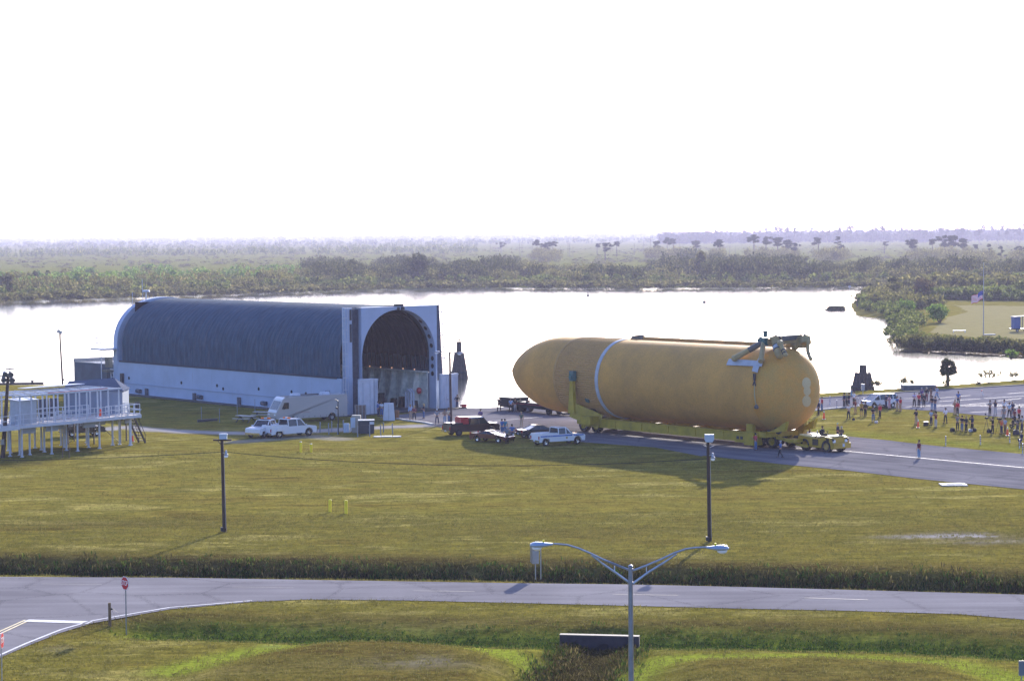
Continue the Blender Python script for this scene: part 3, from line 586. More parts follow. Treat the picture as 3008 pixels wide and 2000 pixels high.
def foam(name, c, c2, sc=9., dark=.82, bumpd=.03):
    m = bpy.data.materials.new(name); m.use_nodes = True; n = m.node_tree.nodes; l = m.node_tree.links; p = n['Principled BSDF']; p.inputs['Roughness'].default_value = .75; p.inputs['Specular IOR Level'].default_value = .25
    tc = n.new('ShaderNodeTexCoord'); a = n.new('ShaderNodeTexNoise'); a.inputs['Scale'].default_value = .22; a.inputs['Detail'].default_value = 7; a.inputs['Roughness'].default_value = .7; l.new(tc.outputs['Object'], a.inputs[0])
    f = n.new('ShaderNodeTexNoise'); f.inputs['Scale'].default_value = sc; f.inputs['Detail'].default_value = 4; f.inputs['Roughness'].default_value = .8; l.new(tc.outputs['Object'], f.inputs[0])
    cr = n.new('ShaderNodeValToRGB'); e = cr.color_ramp.elements; e[0].position = .35; e[0].color = (*c, 1); e[1].position = .66; e[1].color = (*c2, 1); l.new(a.outputs[0], cr.inputs[0])
    r2 = n.new('ShaderNodeValToRGB'); e = r2.color_ramp.elements; e[0].position = .35; e[0].color = (dark, dark, dark*.98, 1); e[1].position = .62; e[1].color = (1.12, 1.1, 1.08, 1); l.new(f.outputs[0], r2.inputs[0])
    x = n.new('ShaderNodeMix'); x.data_type = 'RGBA'; x.blend_type = 'MULTIPLY'; x.inputs[0].default_value = 1; l.new(cr.outputs[0], x.inputs[6]); l.new(r2.outputs[0], x.inputs[7]); l.new(x.outputs[2], p.inputs['Base Color'])
    b = n.new('ShaderNodeBump'); b.inputs['Strength'].default_value = .5; b.inputs['Distance'].default_value = bumpd; l.new(f.outputs[0], b.inputs['Height']); l.new(b.outputs[0], p.inputs['Normal']); return m
M_foam = foam('orange_foam', (.45, .245, .062), (.64, .325, .068)); M_foam2 = foam('orange_foam_ribbed', (.44, .25, .085), (.54, .30, .088), dark=.7); M_foam3 = foam('orange_foam_fresh', (.42, .28, .075), (.62, .29, .05), dark=.84)
def body(name, prof, m, n=96, par=tank): b = MB(); b.lathe([(r_, s_) for s_, r_ in prof], n, 'x', (0, 0, TZ)); return b.build(name, m, par, smooth=True)
JN1, JN2, JT = 12.6, 19.7, 43.6; OG = 10.2
def og(s):
    rho = (OG**2+TR**2)/(2*TR); return math.sqrt(max(0, rho**2-(OG-s)**2))-(rho-TR)
pf = [(0.0, 0.0), (.03, .16), (.12, .30)]+[(s, max(og(s), .3)) for s in np.linspace(.45, OG, 30)]+[(JN1, TR)]
body('nose_section', pf, M_foam)
b = MB(); b.cyl((-.12, 0, TZ), (.05, 0, TZ), .07, .1, 8); b.build('nose_cap', M_dark, tank)
body('joint_ring', [(JN1-.1, TR), (JN1-.08, TR+.05), (JN1+.22, TR+.05), (JN1+.24, TR)], M_foam2)
b = MB(); n = 432; rws = []
for s in (JN1+.2, JN2): rws.append([(s, (TR+(.035 if i % 4 < 2 else -.02))*math.sin(2*math.pi*i/n), TZ+(TR+(.035 if i % 4 < 2 else -.02))*math.cos(2*math.pi*i/n)) for i in range(n)])
b.add(rws[0]+rws[1], [(i, (i+1) % n, n+(i+1) % n, n+i) for i in range(n)]); b.build('ribbed_section', M_foam2, tank)
M_pad = mat('pale_foam_pad', (.40, .42, .45), .7, var=.12, vscale=1.5)
body('flange_band', [(JN2-.06, TR), (JN2-.05, TR+.07), (JN2+.42, TR+.07), (JN2+.43, TR)], M_pad)
body('rear_section', [(JN2+.2, TR)]+[(s, TR) for s in np.linspace(JN2+1, JT, 12)], M_foam)
DC = 3.5
body('rear_dome', [(JT-.005, TR)]+[(JT+DC*math.sin(a), TR*math.cos(a)) for a in np.linspace(0.02, math.pi/2-.001, 26)], M_foam3)
body('rear_joint', [(JT-.12, TR), (JT-.1, TR+.025), (JT+.05, TR+.025), (JT+.07, TR)], M_foam)
def cpanel(name, s0, s1, a0, a1, lift, m, par=tank, skew=0., n=10):
    b = MB(); vs = []
    for i in range(n+1):
        a = a0+(a1-a0)*i/n
        for s in (s0, s1): vs.append((s+skew*(a-a0), (TR+lift)*math.sin(a), TZ+(TR+lift)*math.cos(a)))
    fs = [(2*i, 2*i+1, 2*i+3, 2*i+2) for i in range(n)]; k = len(vs)
    vs += [(v[0], v[1]*(TR-.05)/(TR+lift), TZ+(v[2]-TZ)*(TR-.05)/(TR+lift)) for v in vs]
    fs += [(2*i, k+2*i, k+2*i+2, 2*i+2) for i in range(n)]+[(2*i+1, 2*i+3, k+2*i+3, k+2*i+1) for i in range(n)]+[(0, 1, k+1, k), (2*n, k+2*n, k+2*n+1, 2*n+1)]
    b.add(vs, fs); return b.build(name, m, par)
def qpanel(name, pix, lift, m, par=tank):                       # patch whose corners are points of the tank's side
    c_ = [tank_hit(*q) for q in pix]; n = 8; b = MB(); vs = []; N = 8
    for i in range(N+1):
        for j in range(N+1):
            u, v = i/N, j/N
            s = (c_[0][0]*(1-u)+c_[1][0]*u)*(1-v)+(c_[3][0]*(1-u)+c_[2][0]*u)*v; a = (c_[0][1]*(1-u)+c_[1][1]*u)*(1-v)+(c_[3][1]*(1-u)+c_[2][1]*u)*v
            vs.append((s, (TR+lift)*math.sin(a), TZ+(TR+lift)*math.cos(a)))
    fs = [(i*(N+1)+j, (i+1)*(N+1)+j, (i+1)*(N+1)+j+1, i*(N+1)+j+1) for i in range(N) for j in range(N)]; b.add(vs, fs); o = b.build(name, m, par)
    md = o.modifiers.new('thick', 'SOLIDIFY'); md.thickness = .05; md.offset = 0; return o
M_green = mat('primer_green', (.05, .13, .12), .5, var=.3, vscale=4)
qpanel('vent_panel', [(1719, 1169), (1731, 1171), (1733, 1182), (1722, 1179)], .06, M_green)
qpanel('access_door', [(1732, 1199.5), (1748, 1201), (1768, 1217), (1750, 1216)], .06, mat('open_dark', (.012, .01, .01), .9))
# pipes along the top
def tp(s, y, z): return (s, y, TZ+z)
b = MB(); b.tube([tp(20.2, 1.2, 4.35), tp(43.0, 1.2, 4.35)], .22, 10)
for s in np.arange(21, 43, 3.3): b.box(tp(s, 1.2, 4.3), (.35, .6, .5))
b.tube([tp(12.8, .3, TR+.02), tp(43, .3, TR+.05)], .07, 6)
b.build('feed_line', M_foam2, tank, smooth=True)
b = MB(); b.box(tp(20.6, 1.1, 4.45), (2.0, .9, .5), taper=.6, ry=-.12); b.build('line_fairing', mat('fairing_brown', (.12, .09, .06), .7, var=.3), tank)
# rear attachment: struts, brackets, feed elbows
M_strut = mat('strut_foam', (.36, .27, .12), .7, var=.2, vscale=2); M_sgrey = mat('strut_grey', (.11, .105, .095), .6, var=.2)
def tpt(px, py, y):                                             # photo point on the plane y = const of the tank frame
    o, d = trail(px, py); t = (y-o[1])/d[1]; p = o+d*t; return Vector((p[0], p[1], p[2]+TZ))
yn = -2.1; A1 = tpt(2243, 1004, yn); A2 = tpt(2356, 1000, 2.1); F1 = tpt(2158, 1052, -3.6); M1_ = F1.lerp(A1, .5)
b = MB(); b.cyl(F1, M1_, .30, .27, 12); b.ball(F1, .36, 10); b.build('thrust_strut', M_strut, tank, smooth=True)
b = MB(); b.cyl(M1_, A1, .31, .28, 12); b.build('thrust_strut', M_sgrey, tank, smooth=True)
F2 = tpt(2235, 1062, -3.75); b = MB(); b.cyl(A1, F2, .24, .28, 12); b.build('vertical_strut', M_strut, tank, smooth=True)
b = MB(); b.box(A1, (1.0, .6, .8)); b.cyl(A1-Vector((.6, 0, .0)), A1+Vector((-.2, 0, .35)), .32, .3, 8); b.box(A1+Vector((.25, 0, .75)), (.35, .35, .6)); b.box(A1+Vector((.25, 0, 1.05)), (.6, .4, .16)); b.build('ball_fitting', M_green, tank, bevel=.06)
b = MB(); b.beam(A1+Vector((.3, 0, 0)), A2, .5, .6); b.build('cross_beam', M_strut, tank, bevel=.08)
b = MB(); b.beam(A1+Vector((1.2, .9, .35)), A2+Vector((-.4, -.2, .35)), .75, .5); b.build('beam_cover', M_sgrey, tank)
b = MB(); b.beam(A2, tpt(2330, 1022, .9), .5, .6); b.beam(A2, tpt(2290, 1027, .5), .4, .5); b.build('brace_strut', M_strut, tank)
E1 = tpt(2279, 996, -1.6); E2 = tpt(2290, 1042, -2.2)
b = MB(); b.cyl(E1, E2, .50, .46, 16); b.ball(E2, .44, 12); b.cyl(E1+Vector((0, 0, .0)), E1+Vector((0, 0, .25)), .62, n=16); b.build('feed_elbow', M_strut, tank, smooth=True)
b = MB(); dv = (E2-E1); 
for t0, t1, rr in ((.42, .46, .53), (.66, .70, .51)): b.cyl(E1+dv*t0, E1+dv*t1, rr, n=16)
b.build('elbow_band', M_dark, tank)
b = MB(); b.cyl(E1+dv*.47, E1+dv*.655, .515, n=16); b.build('elbow_wrap', M_pad, tank)
G1, G2 = tpt(2292, 1008, -2.3), tpt(2307, 1042, -2.6); b = MB(); b.cyl(G1, G2, .22, .2, 10); b.ball(G2, .24, 8); b.ball(G1, .35, 8); b.build('vent_line', M_strut, tank, smooth=True)
b = MB(); dv2 = G2-G1; b.cyl(G1+dv2*.6, G1+dv2*.66, .26, n=10); b.cyl(G1+dv2*.82, G1+dv2*.88, .26, n=10); b.build('line_band', M_dark, tank)
b = MB(); b.box(tpt(2353, 1004, 1.8), (1.3, 1.0, 1.2), taper=.85); b.cyl(tpt(2366, 990, 1.7), tpt(2368, 1010, 1.5), .5, .55, 10); b.tube([tpt(2372, 1002, 1.4), tpt(2374, 1014, 1.4), tpt(2372, 1028, 1.2), tpt(2377, 1045, .8), tpt(2383, 1056, .4)], .2, 8); b.build('far_bracket', M_strut, tank, bevel=.05)
b = MB()
for px, py, yy in ((2273, 989, -1.7), (2283, 987, -1.7), (2292, 990, -1.7), (2349, 986, 1.8), (2356, 985, 1.8), (2367, 984, 1.8)):
    q = tpt(px, py+7, yy); e = tpt(px+random.choice((-3, 0, 2)), py, yy); b.cyl(q, e, .07, .09, 6); b.ball(e, .16, 6, (1.5, 1, .8))
b.build('electrical_stub', M_dark, tank)
qpanel('white_pad', [(2144, 1056), (2240, 1063), (2236, 1078), (2136, 1074)], .12, M_pad)
qpanel('white_pad', [(2233, 1052), (2249, 1058), (2240, 1080), (2224, 1074)], .2, M_pad)
qpanel('white_pad', [(2218, 1072), (2234, 1076), (2228, 1096), (2212, 1092)], .16, M_pad)
H1 = tank_hit(2222, 1100); 
def onr(s, a, rr): return Vector((s, rr*math.sin(a), TZ+rr*math.cos(a)))
h2 = tank_hit(2218, 1118); b = MB(); b.cyl(onr(*H1, TR+.3), onr(*h2, TR+.1), .16, .12, 8); b.cyl(onr(*h2, TR+.1), onr(h2[0]-.1, h2[1]-.12, TR+.1), .06, n=6); b.cyl(onr(*h2, TR+.1), onr(h2[0]+.25, h2[1]-.12, TR+.1), .06, n=6); b.build('lift_fitting', M_dark, tank)
h3 = tank_hit(2223, 1194); b = MB(); b.cyl(onr(*h3, TR), onr(*h3, TR+.25), .25, .15, 8); b.build('small_fitting', M_sgrey, tank)
b = MB(); a0 = tank_hit(2219, 1120); a1 = tank_hit(2222, 1190); b.tube([onr(a0[0]+(a1[0]-a0[0])*t, a0[1]+(a1[1]-a0[1])*t, TR+.02) for t in np.linspace(0, 1, 9)], .05, 5); b.build('drain_line', mat('line_buff', (.42, .36, .2), .7), tank)
def dome_pt(px, py, lift=0.):
    o, d = trail(px, py); o = o-np.array([JT, 0, 0]); S = np.array([1/(DC+lift), 1/(TR+lift), 1/(TR+lift)]); o2, d2 = o*S, d*S
    a = d2@d2; b_ = 2*o2@d2; c_ = o2@o2-1; t = (-b_-math.sqrt(max(0, b_*b_-4*a*c_)))/(2*a); p = o+d*t; return Vector((p[0]+JT, p[1], p[2]+TZ))
M_patch = foam('pale_foam_closeout', (.50, .40, .20), (.54, .42, .22), dark=.9)
for (px, py, rr) in ((2369, 1125, 14.5), (2371, 1148, 12.0), (2369.5, 1178, 14.5)):
    b = MB(); ring_ = [dome_pt(px+rr*.88*math.cos(t)*1.0, py+rr*1.22*math.sin(t)*.95, .03 if rr > 13 else .022) for t in np.linspace(0, 2*math.pi, 25)[:-1]]
    mid = dome_pt(px, py, .06); vs = [mid]+[dome_pt(px+rr*.44*math.cos(t), py+rr*.58*math.sin(t), .05) for t in np.linspace(0, 2*math.pi, 25)[:-1]]+ring_
    b.add(vs, [(0, 1+i, 1+(i+1) % 24) for i in range(24)]+[(1+i, 25+i, 25+(i+1) % 24, 1+(i+1) % 24) for i in range(24)]); b.build('dome_patch', M_patch, tank, smooth=True)

# ------------------------------------------------------------------ transporter (same frame as the tank)
tr = empty('transporter', (TN.x, TN.y, 0), TH1-math.pi/2); tag(tr, 'long yellow wheeled transporter carrying the orange tank', 'transporter')
M_yd = mat('transporter_yellow', (.37, .255, .008), .5, var=.25, vscale=1.2)
for sy in (-1, 1):
    b = MB(); b.box((29.6, sy*2.45, 1.15), (26.8, .55, .82)); b.box((29.6, sy*2.45, 1.60), (26.8, .75, .10)); b.box((29.6, sy*2.45, .72), (26.8, .75, .08))
    for s in np.arange(17, 43, 4.2): b.box((s, sy*2.45, 1.15), (.16, .72, .85))
    b.build('main_beam', M_yd, tr)
b = MB()
for s in np.arange(18, 43, 6): b.box((s, 0, 1.05), (.4, 4.4, .5))
b.build('cross_member', M_yd, tr)
for sy in (-1, 1):                                              # forward arms up to the trunnions
    b = MB(); y = sy*4.62
    b.prism([(15.7, 2.2), (16.75, 2.2), (16.5, TZ-.2), (16.08, TZ-.2)], y-.2, y+.2); b.beam((16.2, y, 2.6), (18.6, sy*2.6, 1.3), .5, 1.6); b.box((17.6, sy*3.4, 1.5), (2.2, 1.6, .9))
    b.build('support_arm', M_yd, tr)
    b = MB(); b.box((16.3, sy*(TR+.35), TZ+.35), (.75, .5, 1.1)); b.cyl((16.3, sy*(TR-.1), TZ+.2), (16.3, sy*(TR+.75), TZ+.2), .28, n=10); b.build('trunnion_bracket', M_green, tr, bevel=.05)
b = MB(); b.box((17.0, 0, 1.25), (1.2, 5.4, .7)); b.build('axle_beam', M_yd, tr)
def wheel(par, c, r, wd, mt=M_black, rimm=M_yd, axis='y', ri=.52, name='wheel', n=22):
    o = empty(name, c); o.parent = par; b = MB(); k = wd/2
    pf_ = [(r*.55, -k*.8), (r*.80, -k), (r*.95, -k*.9), (r, -k*.55), (r, k*.55), (r*.95, k*.9), (r*.80, k), (r*.55, k*.8)]
    b.lathe(pf_, n, 'y'); b.build('tyre', mt, o, smooth=True)
    b = MB(); b.lathe([(0.02, -k*.55), (r*ri*.35, -k*.62), (r*ri*.5, -k*.4), (r*ri, -k*.5), (r*ri*1.12, -k*.85), (r*ri*1.12, k*.85), (r*ri, k*.5), (r*ri*.5, k*.4), (r*ri*.35, k*.62), (0.02, k*.55)], n, 'y')
    for i in range(6): a = i*math.pi/3; b.ball((r*ri*.7*math.cos(a), -k*.5, r*ri*.7*math.sin(a)), r*.05, 5)
    b.build('rim', rimm, o, smooth=True); return o
for sy in (-2.2, 2.0):
    for s in (15.5, 17.6): wheel(tr, (s, sy, .74), .74, .62)
    b = MB(); b.box((16.55, sy+(.5 if sy < 0 else -.5), .85), (2.6, .3, .5)); b.cyl((15.5, sy, .74), (17.6, sy, .74), .1, n=6); b.build('bogie', M_dark, tr)
for sy in (-.95, 1.6): wheel(tr, (43.4, sy, .74), .74, .62); wheel(tr, (41.6, sy+.1, .74), .70, .55)
b = MB(); b.box((43.2, 0, 1.5), (1.6, 5.2, .55)); b.box((41.9, -2.3, 1.05), (1.4, 1.3, 1.35)); b.box((44.2, 2.2, 1.9), (1.2, .5, 1.6)); b.box((41.8, -2.5, 2.1), (.9, .5, .8)); b.box((46.0, 0, 1.0), (1.5, 2.6, .3)); b.beam((44, -1.1, 1.2), (46.5, -.4, .75), .3, .3); b.beam((44, 1.1, 1.2), (46.5, -.4, .75), .3, .3)
b.build('rear_frame', M_yd, tr, bevel=.03)
b = MB(); b.box((40.6, -2.78, .95), (1.5, .2, .75)); b.build('control_box', M_yd, tr)
b = MB(); b.box((40.3, -2.90, 1.05), (.35, .06, .3)); b.box((40.85, -2.90, 1.05), (.35, .06, .3)); b.build('gauge', M_dark, tr)
for sy in (-1, 1):
    b = MB(); b.prism([(43.2, 1.6), (46.2, 2.0), (46.5, 3.0), (45.9, 2.7), (44.6, 1.9), (43.2, 1.75)], sy*2.0-.18, sy*2.0+.18); b.build('rear_cradle', M_yd, tr)
b = MB(); b.beam((43.3, -.95, 1.45), (43.3, -.95, 1.9), 1.0, .5); b.box((42.3, -2.0, 1.0), (.6, .7, .9)); b.build('brake_unit', M_dark, tr)
b = MB(); b.cyl((45.1, .4, 1.0), (45.9, .4, 1.1), .33, n=10); b.build('air_tank', M_dark, tr); b = MB(); b.cyl((44.6, -1.6, 1.9), (44.6, -1.4, 2.0), .4, n=12); b.build('hose_drum', M_dark, tr)
b = MB(); b.beam((46.3, -.6, .62), (48.4, -1.2, .6), .22, .22); b.build('drawbar', M_yd, tr)

# ------------------------------------------------------------------ tow tractor
tg = empty('tow_tractor', (TN.x, TN.y, 0), TH1-math.pi/2); tag(tg, 'low yellow tow tractor hitched to the front of the transporter', 'tow tractor')
tg.location = TN + Vector(AX*48.42) + Vector(YF*1.02); tg.location.z = 0
def arches(x0, x1, z0, z1, wheels, r, n=9):
    pts = [(x0, z0)]
    for wx in sorted(wheels):
        h = z0; 
        for i in range(n+1):
            a = math.pi*(1-i/n); pts.append((wx+r*math.cos(a), max(h, .42+r*math.sin(a))))
    return pts+[(x1, z0)]
b = MB(); lowr = arches(-2.35, 2.1, .38, 0, (-1.45, 1.45), .72)
prof_ = lowr+[(2.5, .42), (2.5, .95), (2.22, 1.0), (2.22, 1.50), (1.2, 1.56), (.5, 1.36), (-.2, 1.36), (-2.3, 1.50), (-2.42, 1.3)]
b.prism(prof_, -1.12, 1.12); b.build('body', M_yelt, tg, bevel=.04)
b = MB(); b.box((-1.35, 0, 1.50), (1.8, 2.1, .12), ry=.06); b.box((1.6, .15, 1.60), (1.1, 1.6, .1)); b.build('deck_plate', mat('tug_yellow_top', (.72, .60, .30), .45), tg)
b = MB(); b.box((.15, 0, 1.40), (.9, 1.7, .12)); b.box((0, -1.14, .95), (.75, .06, .6)); b.box((1.65, -1.13, 1.22), (.4, .06, .4)); b.build('cockpit_recess', mat('recess_brown', (.05, .035, .015), .8), tg)
b = MB(); b.box((.05, 0, 1.62), (.5, .5, .12)); b.box((-.25, 0, 1.85), (.12, .5, .5)); b.build('seat', M_black, tg)
b = MB(); b.cyl((.75, 0, 1.5), (.55, 0, 1.95), .03, n=6); b.lathe([(.17, -.015), (.2, 0), (.17, .015)], 14, 'z', (.52, 0, 1.98)); b.build('steering_wheel', M_black, tg)
for wx in (-1.45, 1.45):
    for sy in (-.92, .92): wheel(tg, (wx, sy, .62), .62, .5, rimm=mat('tug_rim', (.42, .27, .06), .5, var=.3))
b = MB(); b.box((2.54, 0, .70), (.14, 2.36, .5)); b.build('bumper', M_yelt, tg)
for sy in (-.85, .85): b = MB(); b.box((2.26, sy, 1.15), (.14, .3, .26)); b.build('headlight', M_lamp, tg); b = MB(); b.cyl((2.3, sy*1.2, 1.2), (2.3, sy*1.2, 1.4), .12, n=8); b.build('marker_lamp', M_dark, tg)
b = MB(); b.box((2.62, .15, .75), (.02, .3, .3)); b.build('number_plate', M_white, tg)
b = MB(); b.cyl((-1.0, .2, 1.6), (-1.0, .2, 1.95), .07, n=8); b.build('exhaust', M_grey, tg)

# ------------------------------------------------------------------ raised viewing deck on the left
DA = at(65, 1342.6); DT = R(51.86)
deck = empty('viewing_deck', (DA.x, DA.y, 0), DT); tag(deck, 'white painted steel viewing deck on tall posts with railings and an open roof frame', 'viewing deck')
DZ = 3.05
b = MB(); b.box((7.2, 3.3, DZ+.1), (16.6, 7.4, .12)); b.box((-4.2, .2, DZ+.1), (6.4, 2.4, .12)); b.build('deck_floor', mat('deck_floor_buff', (.42, .38, .36), .8, var=.2), deck)
b = MB(); b.box((7.2, -.42, DZ), (16.7, .12, .30)); b.box((15.52, 3.3, DZ), (.12, 7.4, .42)); b.box((-1.12, 3.3, DZ), (.12, 7.4, .42)); b.box((-4.3, -1.02, DZ), (6.4, .12, .38)); b.box((7.2, 7.0, DZ), (16.7, .12, .42)); b.build('edge_beam', M_white, deck)
for x_, y_ in ((0, 0), (3.8, 0), (7.2, 0), (10.4, .3), (14.5, .2), (-.2, 1.6), (1.1, 1.7), (1.9, 1.1), (4.7, 2.2), (7.1, 1.6), (10.4, 2.0), (13.7, 2.0), (14.9, .5), (14.5, 1.8), (0, 6.4), (3.5, 6.4), (7, 6.4), (10.5, 6.4), (14, 6.4), (2, 4.2), (6, 4.2), (9, 4.2), (12.2, 4.2), (-4, -.6), (-6, 1)):
    b = MB(); b.cyl((x_, y_, 0), (x_, y_, DZ-.1), .10, n=8); b.cyl((x_, y_, 0), (x_, y_, .08), .2, n=8); b.build('post', M_white, deck)
for x0, y0, w_ in ((1.2, .4, 1.8), (4.2, .4, 1.6), (6.0, 1.6, 1.6), (9.2, .5, 1.6), (12.0, 2, 1.4), (15, 1, .9)):
    b = MB(); b.box((x0, y0, DZ-.5), (w_, .12, .55)); b.build('under_panel', mat('panel_grey', (.30, .33, .38), .6), deck)
def rail(par, pts, z, h=1.1, posts=1.05, nm='railing'):
    b = MB(); pts = [Vector((p[0], p[1], z)) for p in pts]
    for a, c in zip(pts[:-1], pts[1:]):
        n_ = max(1, round((c-a).length/posts))
        for zz in (h, h*.55, .12): b.beam(a+Vector((0, 0, zz)), c+Vector((0, 0, zz)), .05, .06)
        for i in range(n_+1): p = a.lerp(c, i/n_); b.beam(p, p+Vector((0, 0, h)), .06, .06)
    return b.build(nm, M_white, par)
rail(deck, [(-1.1, -.4), (11.2, -.4)], DZ+.15); rail(deck, [(12.0, -.4), (15.4, -.4), (15.4, 2.8)], DZ+.15, posts=.9); rail(deck, [(-7.3, -1.0), (-1.2, -1.0), (-1.1, -.4)], DZ+.15)
rail(deck, [(.6, 2.6), (11.0, 2.6)], DZ+.15, 1.2, .9); rail(deck, [(12.2, 1.3), (15.3, 1.3)], DZ+.15, 1.0, .8)
b = MB()
for y_ in (0.2, 3.0):
    for x_ in np.arange(0, 13.3, 1.45): b.beam((x_, y_, DZ+.1), (x_, y_, DZ+2.9), .12, .12)
b.build('frame_post', M_white, deck)
b = MB()
for y_ in (.2, 3.0, 6.2): b.beam((-.6, y_, DZ+3.0), (13.4, y_, DZ+3.0), .1, .16)
for x_ in np.arange(0, 13.3, 1.45): b.beam((x_, 0, DZ+3.0), (x_, 6.3, DZ+3.05), .08, .12)
b.build('roof_frame', M_white, deck)
b = MB(); b.beam((3.6, .2, DZ+3.12), (11.5, .2, DZ+3.12), .05, .06); b.build('red_pipe', M_red, deck)
b = MB(); b.box((1.25, 1.2, DZ+1.35), (2.3, 1.3, 2.4)); cb = b.build('cabin', mat('cabin_grey', (.36, .39, .44), .6, var=.1), deck); b = MB(); b.box((1.25, 1.2, DZ+2.6), (2.6, 1.7, .08), rx=.08); b.build('cabin_roof', M_white, cb)
b = MB(); b.box((9.0, 6.0, DZ+3.3), (7.6, 1.6, .07), rx=-.04); b.build('canopy_roof', M_white, deck)
b = MB(); [b.beam((-6.9, y_, DZ+2.9), (-2.3, y_, DZ+2.9), .08, .12) for y_ in (-.3, 1.5)]
for x_ in (-6.6, -5, -3.4): b.beam((x_, -.3, DZ), (x_, -.3, DZ+2.9), .1, .1)
b.build('side_roof', M_white, deck)
# window band inside the frame
M_pane = mat('dim_glass', (.03, .04, .07), .3)
for i in range(4):
    b = MB(); b.box((2.9+1.45*i, 3.6, DZ+1.3), (1.25, .06, 1.9)); o = b.build('window', M_pane, deck)
    b = MB(); b.beam((2.9+1.45*i, 3.55, DZ+.35), (2.9+1.45*i, 3.55, DZ+2.25), .07, .05); b.beam((2.3+1.45*i, 3.55, DZ+1.3), (3.5+1.45*i, 3.55, DZ+1.3), .05, .07); b.beam((2.25+1.45*i, 3.55, DZ+.3), (2.25+1.45*i, 3.55, DZ+2.3), .12, .08); b.build('window_frame', M_white, o)
b = MB()
for k in range(9): b.box((15.75+.17*k, 1.3, DZ-.15-.33*k), (.24, 1.0, .06))
for y_ in (.8, 1.8): b.beam((15.6, y_, DZ-.1), (17.2, y_, .05), .08, .2); b.beam((15.6, y_, DZ+.8), (17.2, y_, .95), .05, .05); b.beam((17.2, y_, 0), (17.2, y_, .95), .05, .05)
b.build('staircase', mat('stair_brown', (.06, .045, .035), .8), deck)
tent = empty('tent', (-44.2, 238.2, 3.0)); tag(tent, 'grey blue canvas tent with a pitched roof at the right end of the viewing deck', 'tent')
M_tent = mat('tent_canvas', (.17, .21, .29), .8, var=.1, vscale=.8); M_tentr = mat('tent_roof', (.11, .125, .165), .9, spec=0, var=.12, vscale=.8)
b = MB(); b.box((0, 0, 1.2), (6.2, 4.0, 3.0)); b.build('wall', M_tent, tent)
b = MB(); b.add([(-3.3, -2.2, 2.62), (3.25, -2.2, 2.62), (1.9, .1, 3.85), (-2.9, .1, 3.55), (-3.3, 2.2, 2.62), (3.25, 2.2, 2.62)], [(0, 1, 2, 3), (5, 4, 3, 2), (1, 5, 2), (4, 0, 3), (0, 4, 5, 1)]); b.build('roof', M_tentr, tent)
for x_, y_ in ((-2.8, -1.8), (0, -1.8), (2.8, -1.8), (-2.8, 1.8), (2.8, 1.8)): b = MB(); b.beam((x_, y_, -3.0), (x_, y_, 0), .14, .14); b.build('stilt', mat('stair_brown', (.06, .045, .035)), tent)
b = MB(); b.box((0, 0, -.35), (6.4, 4.2, .2)); b.beam((-2.8, -1.8, -3), (0, -1.8, -.4), .06, .06); b.beam((2.8, -1.8, -3), (0, -1.8, -.4), .06, .06); b.build('base_frame', MATS['stair_brown'], tent)

# ------------------------------------------------------------------ poles, lamps, wires
def utility_pole(px, py, ty, label, box=True, arm=True, r=.13):
    g = at(px, py); t = empty('utility_pole', g); tag(t, label, 'utility pole', 'timber utility poles on the lawn')
    h = at_depth(px, ty, g.y).z
    b = MB(); b.cyl((0, 0, -.2), (-.10, 0, h), r*1.25, r*.85, 10); b.build('pole', M_wood, t)
    if arm: b = MB(); b.beam((-.75, 0, h-.05), (.62, 0, h-.05), .12, .12); b.beam((-.4, -.04, h-.1), (-.1, -.04, h-.45), .05, .05); b.build('cross_arm', M_wood, t)
    b = MB(); b.prism([(-.27, h+.02), (.27, h+.02), (.29, h+.42), (-.29, h+.42)] if arm else [(-.25, h-.05), (.2, h-.05), (.32, h+.12), (.32, h+.5), (-.33, h+.5), (-.33, h+.12)], -.16, .16); b.build('equipment_box', mat('box_blue_grey', (.34, .42, .52), .45), t)
    b = MB(); b.beam((-.08, -.05, h-1.0), (.18, -.2, h-.95), .05, .05); b.ball((.22, -.22, h-1.15), .16, 10, (1, 1, .9)); b.cyl((.22, -.22, h-1.05), (.22, -.22, h-.8), .10, .06, 8); l_ = b.build('lamp', M_galv, t); b = MB(); b.ball((.22, -.24, h-1.24), .15, 10, (1, 1, .8)); b.build('lamp_glass', M_lamp, l_)
    b = MB(); b.tube([(.09, -.16, .3), (.06, -.15, h-1.2)], .015, 4); b.build('conduit', M_galv, t)
    b = MB(); b.box((-.18, -.1, .22), (.2, .22, .3)); b.build('meter_box', M_dark, t)
    return t, h, g
pL, hL, gL = utility_pole(660, 1562, 1290, 'dark timber utility pole with cross arm and square box on the left lawn')
pR, hR, gR = utility_pole(2085, 1590, 1296, 'dark timber utility pole with a box and a globe lamp below the tank', arm=False)
b = MB(); b.beam((-.1, 0, hR-.45), (-.42, 0, hR-.25), .03, .03); b.beam((-.1, 0, hR-.5), (.32, 0, hR-.3), .03, .03); b.build('bracket', M_galv, pR)
def wire(a, c, sag, label, r=.022, n=24, kink=0):
    b = MB(); pts = []
    for i in range(n+1):
        t = i/n; p = Vector(a).lerp(Vector(c), t); p.z -= sag*4*t*(1-t); pts.append(p)
    b.tube(pts, r, 5); o = b.build('overhead_cable', M_black); tag(o, label, 'cable'); return o
wire((gL.x, gL.y, 5.95), (gR.x, gR.y, 5.9), .75, 'black overhead cable sagging between the two timber poles on the lawn')
b1 = wire((gL.x, gL.y, 5.95), (-52, 172, 5.0), .35, 'black overhead cable running left from the cross arm pole')
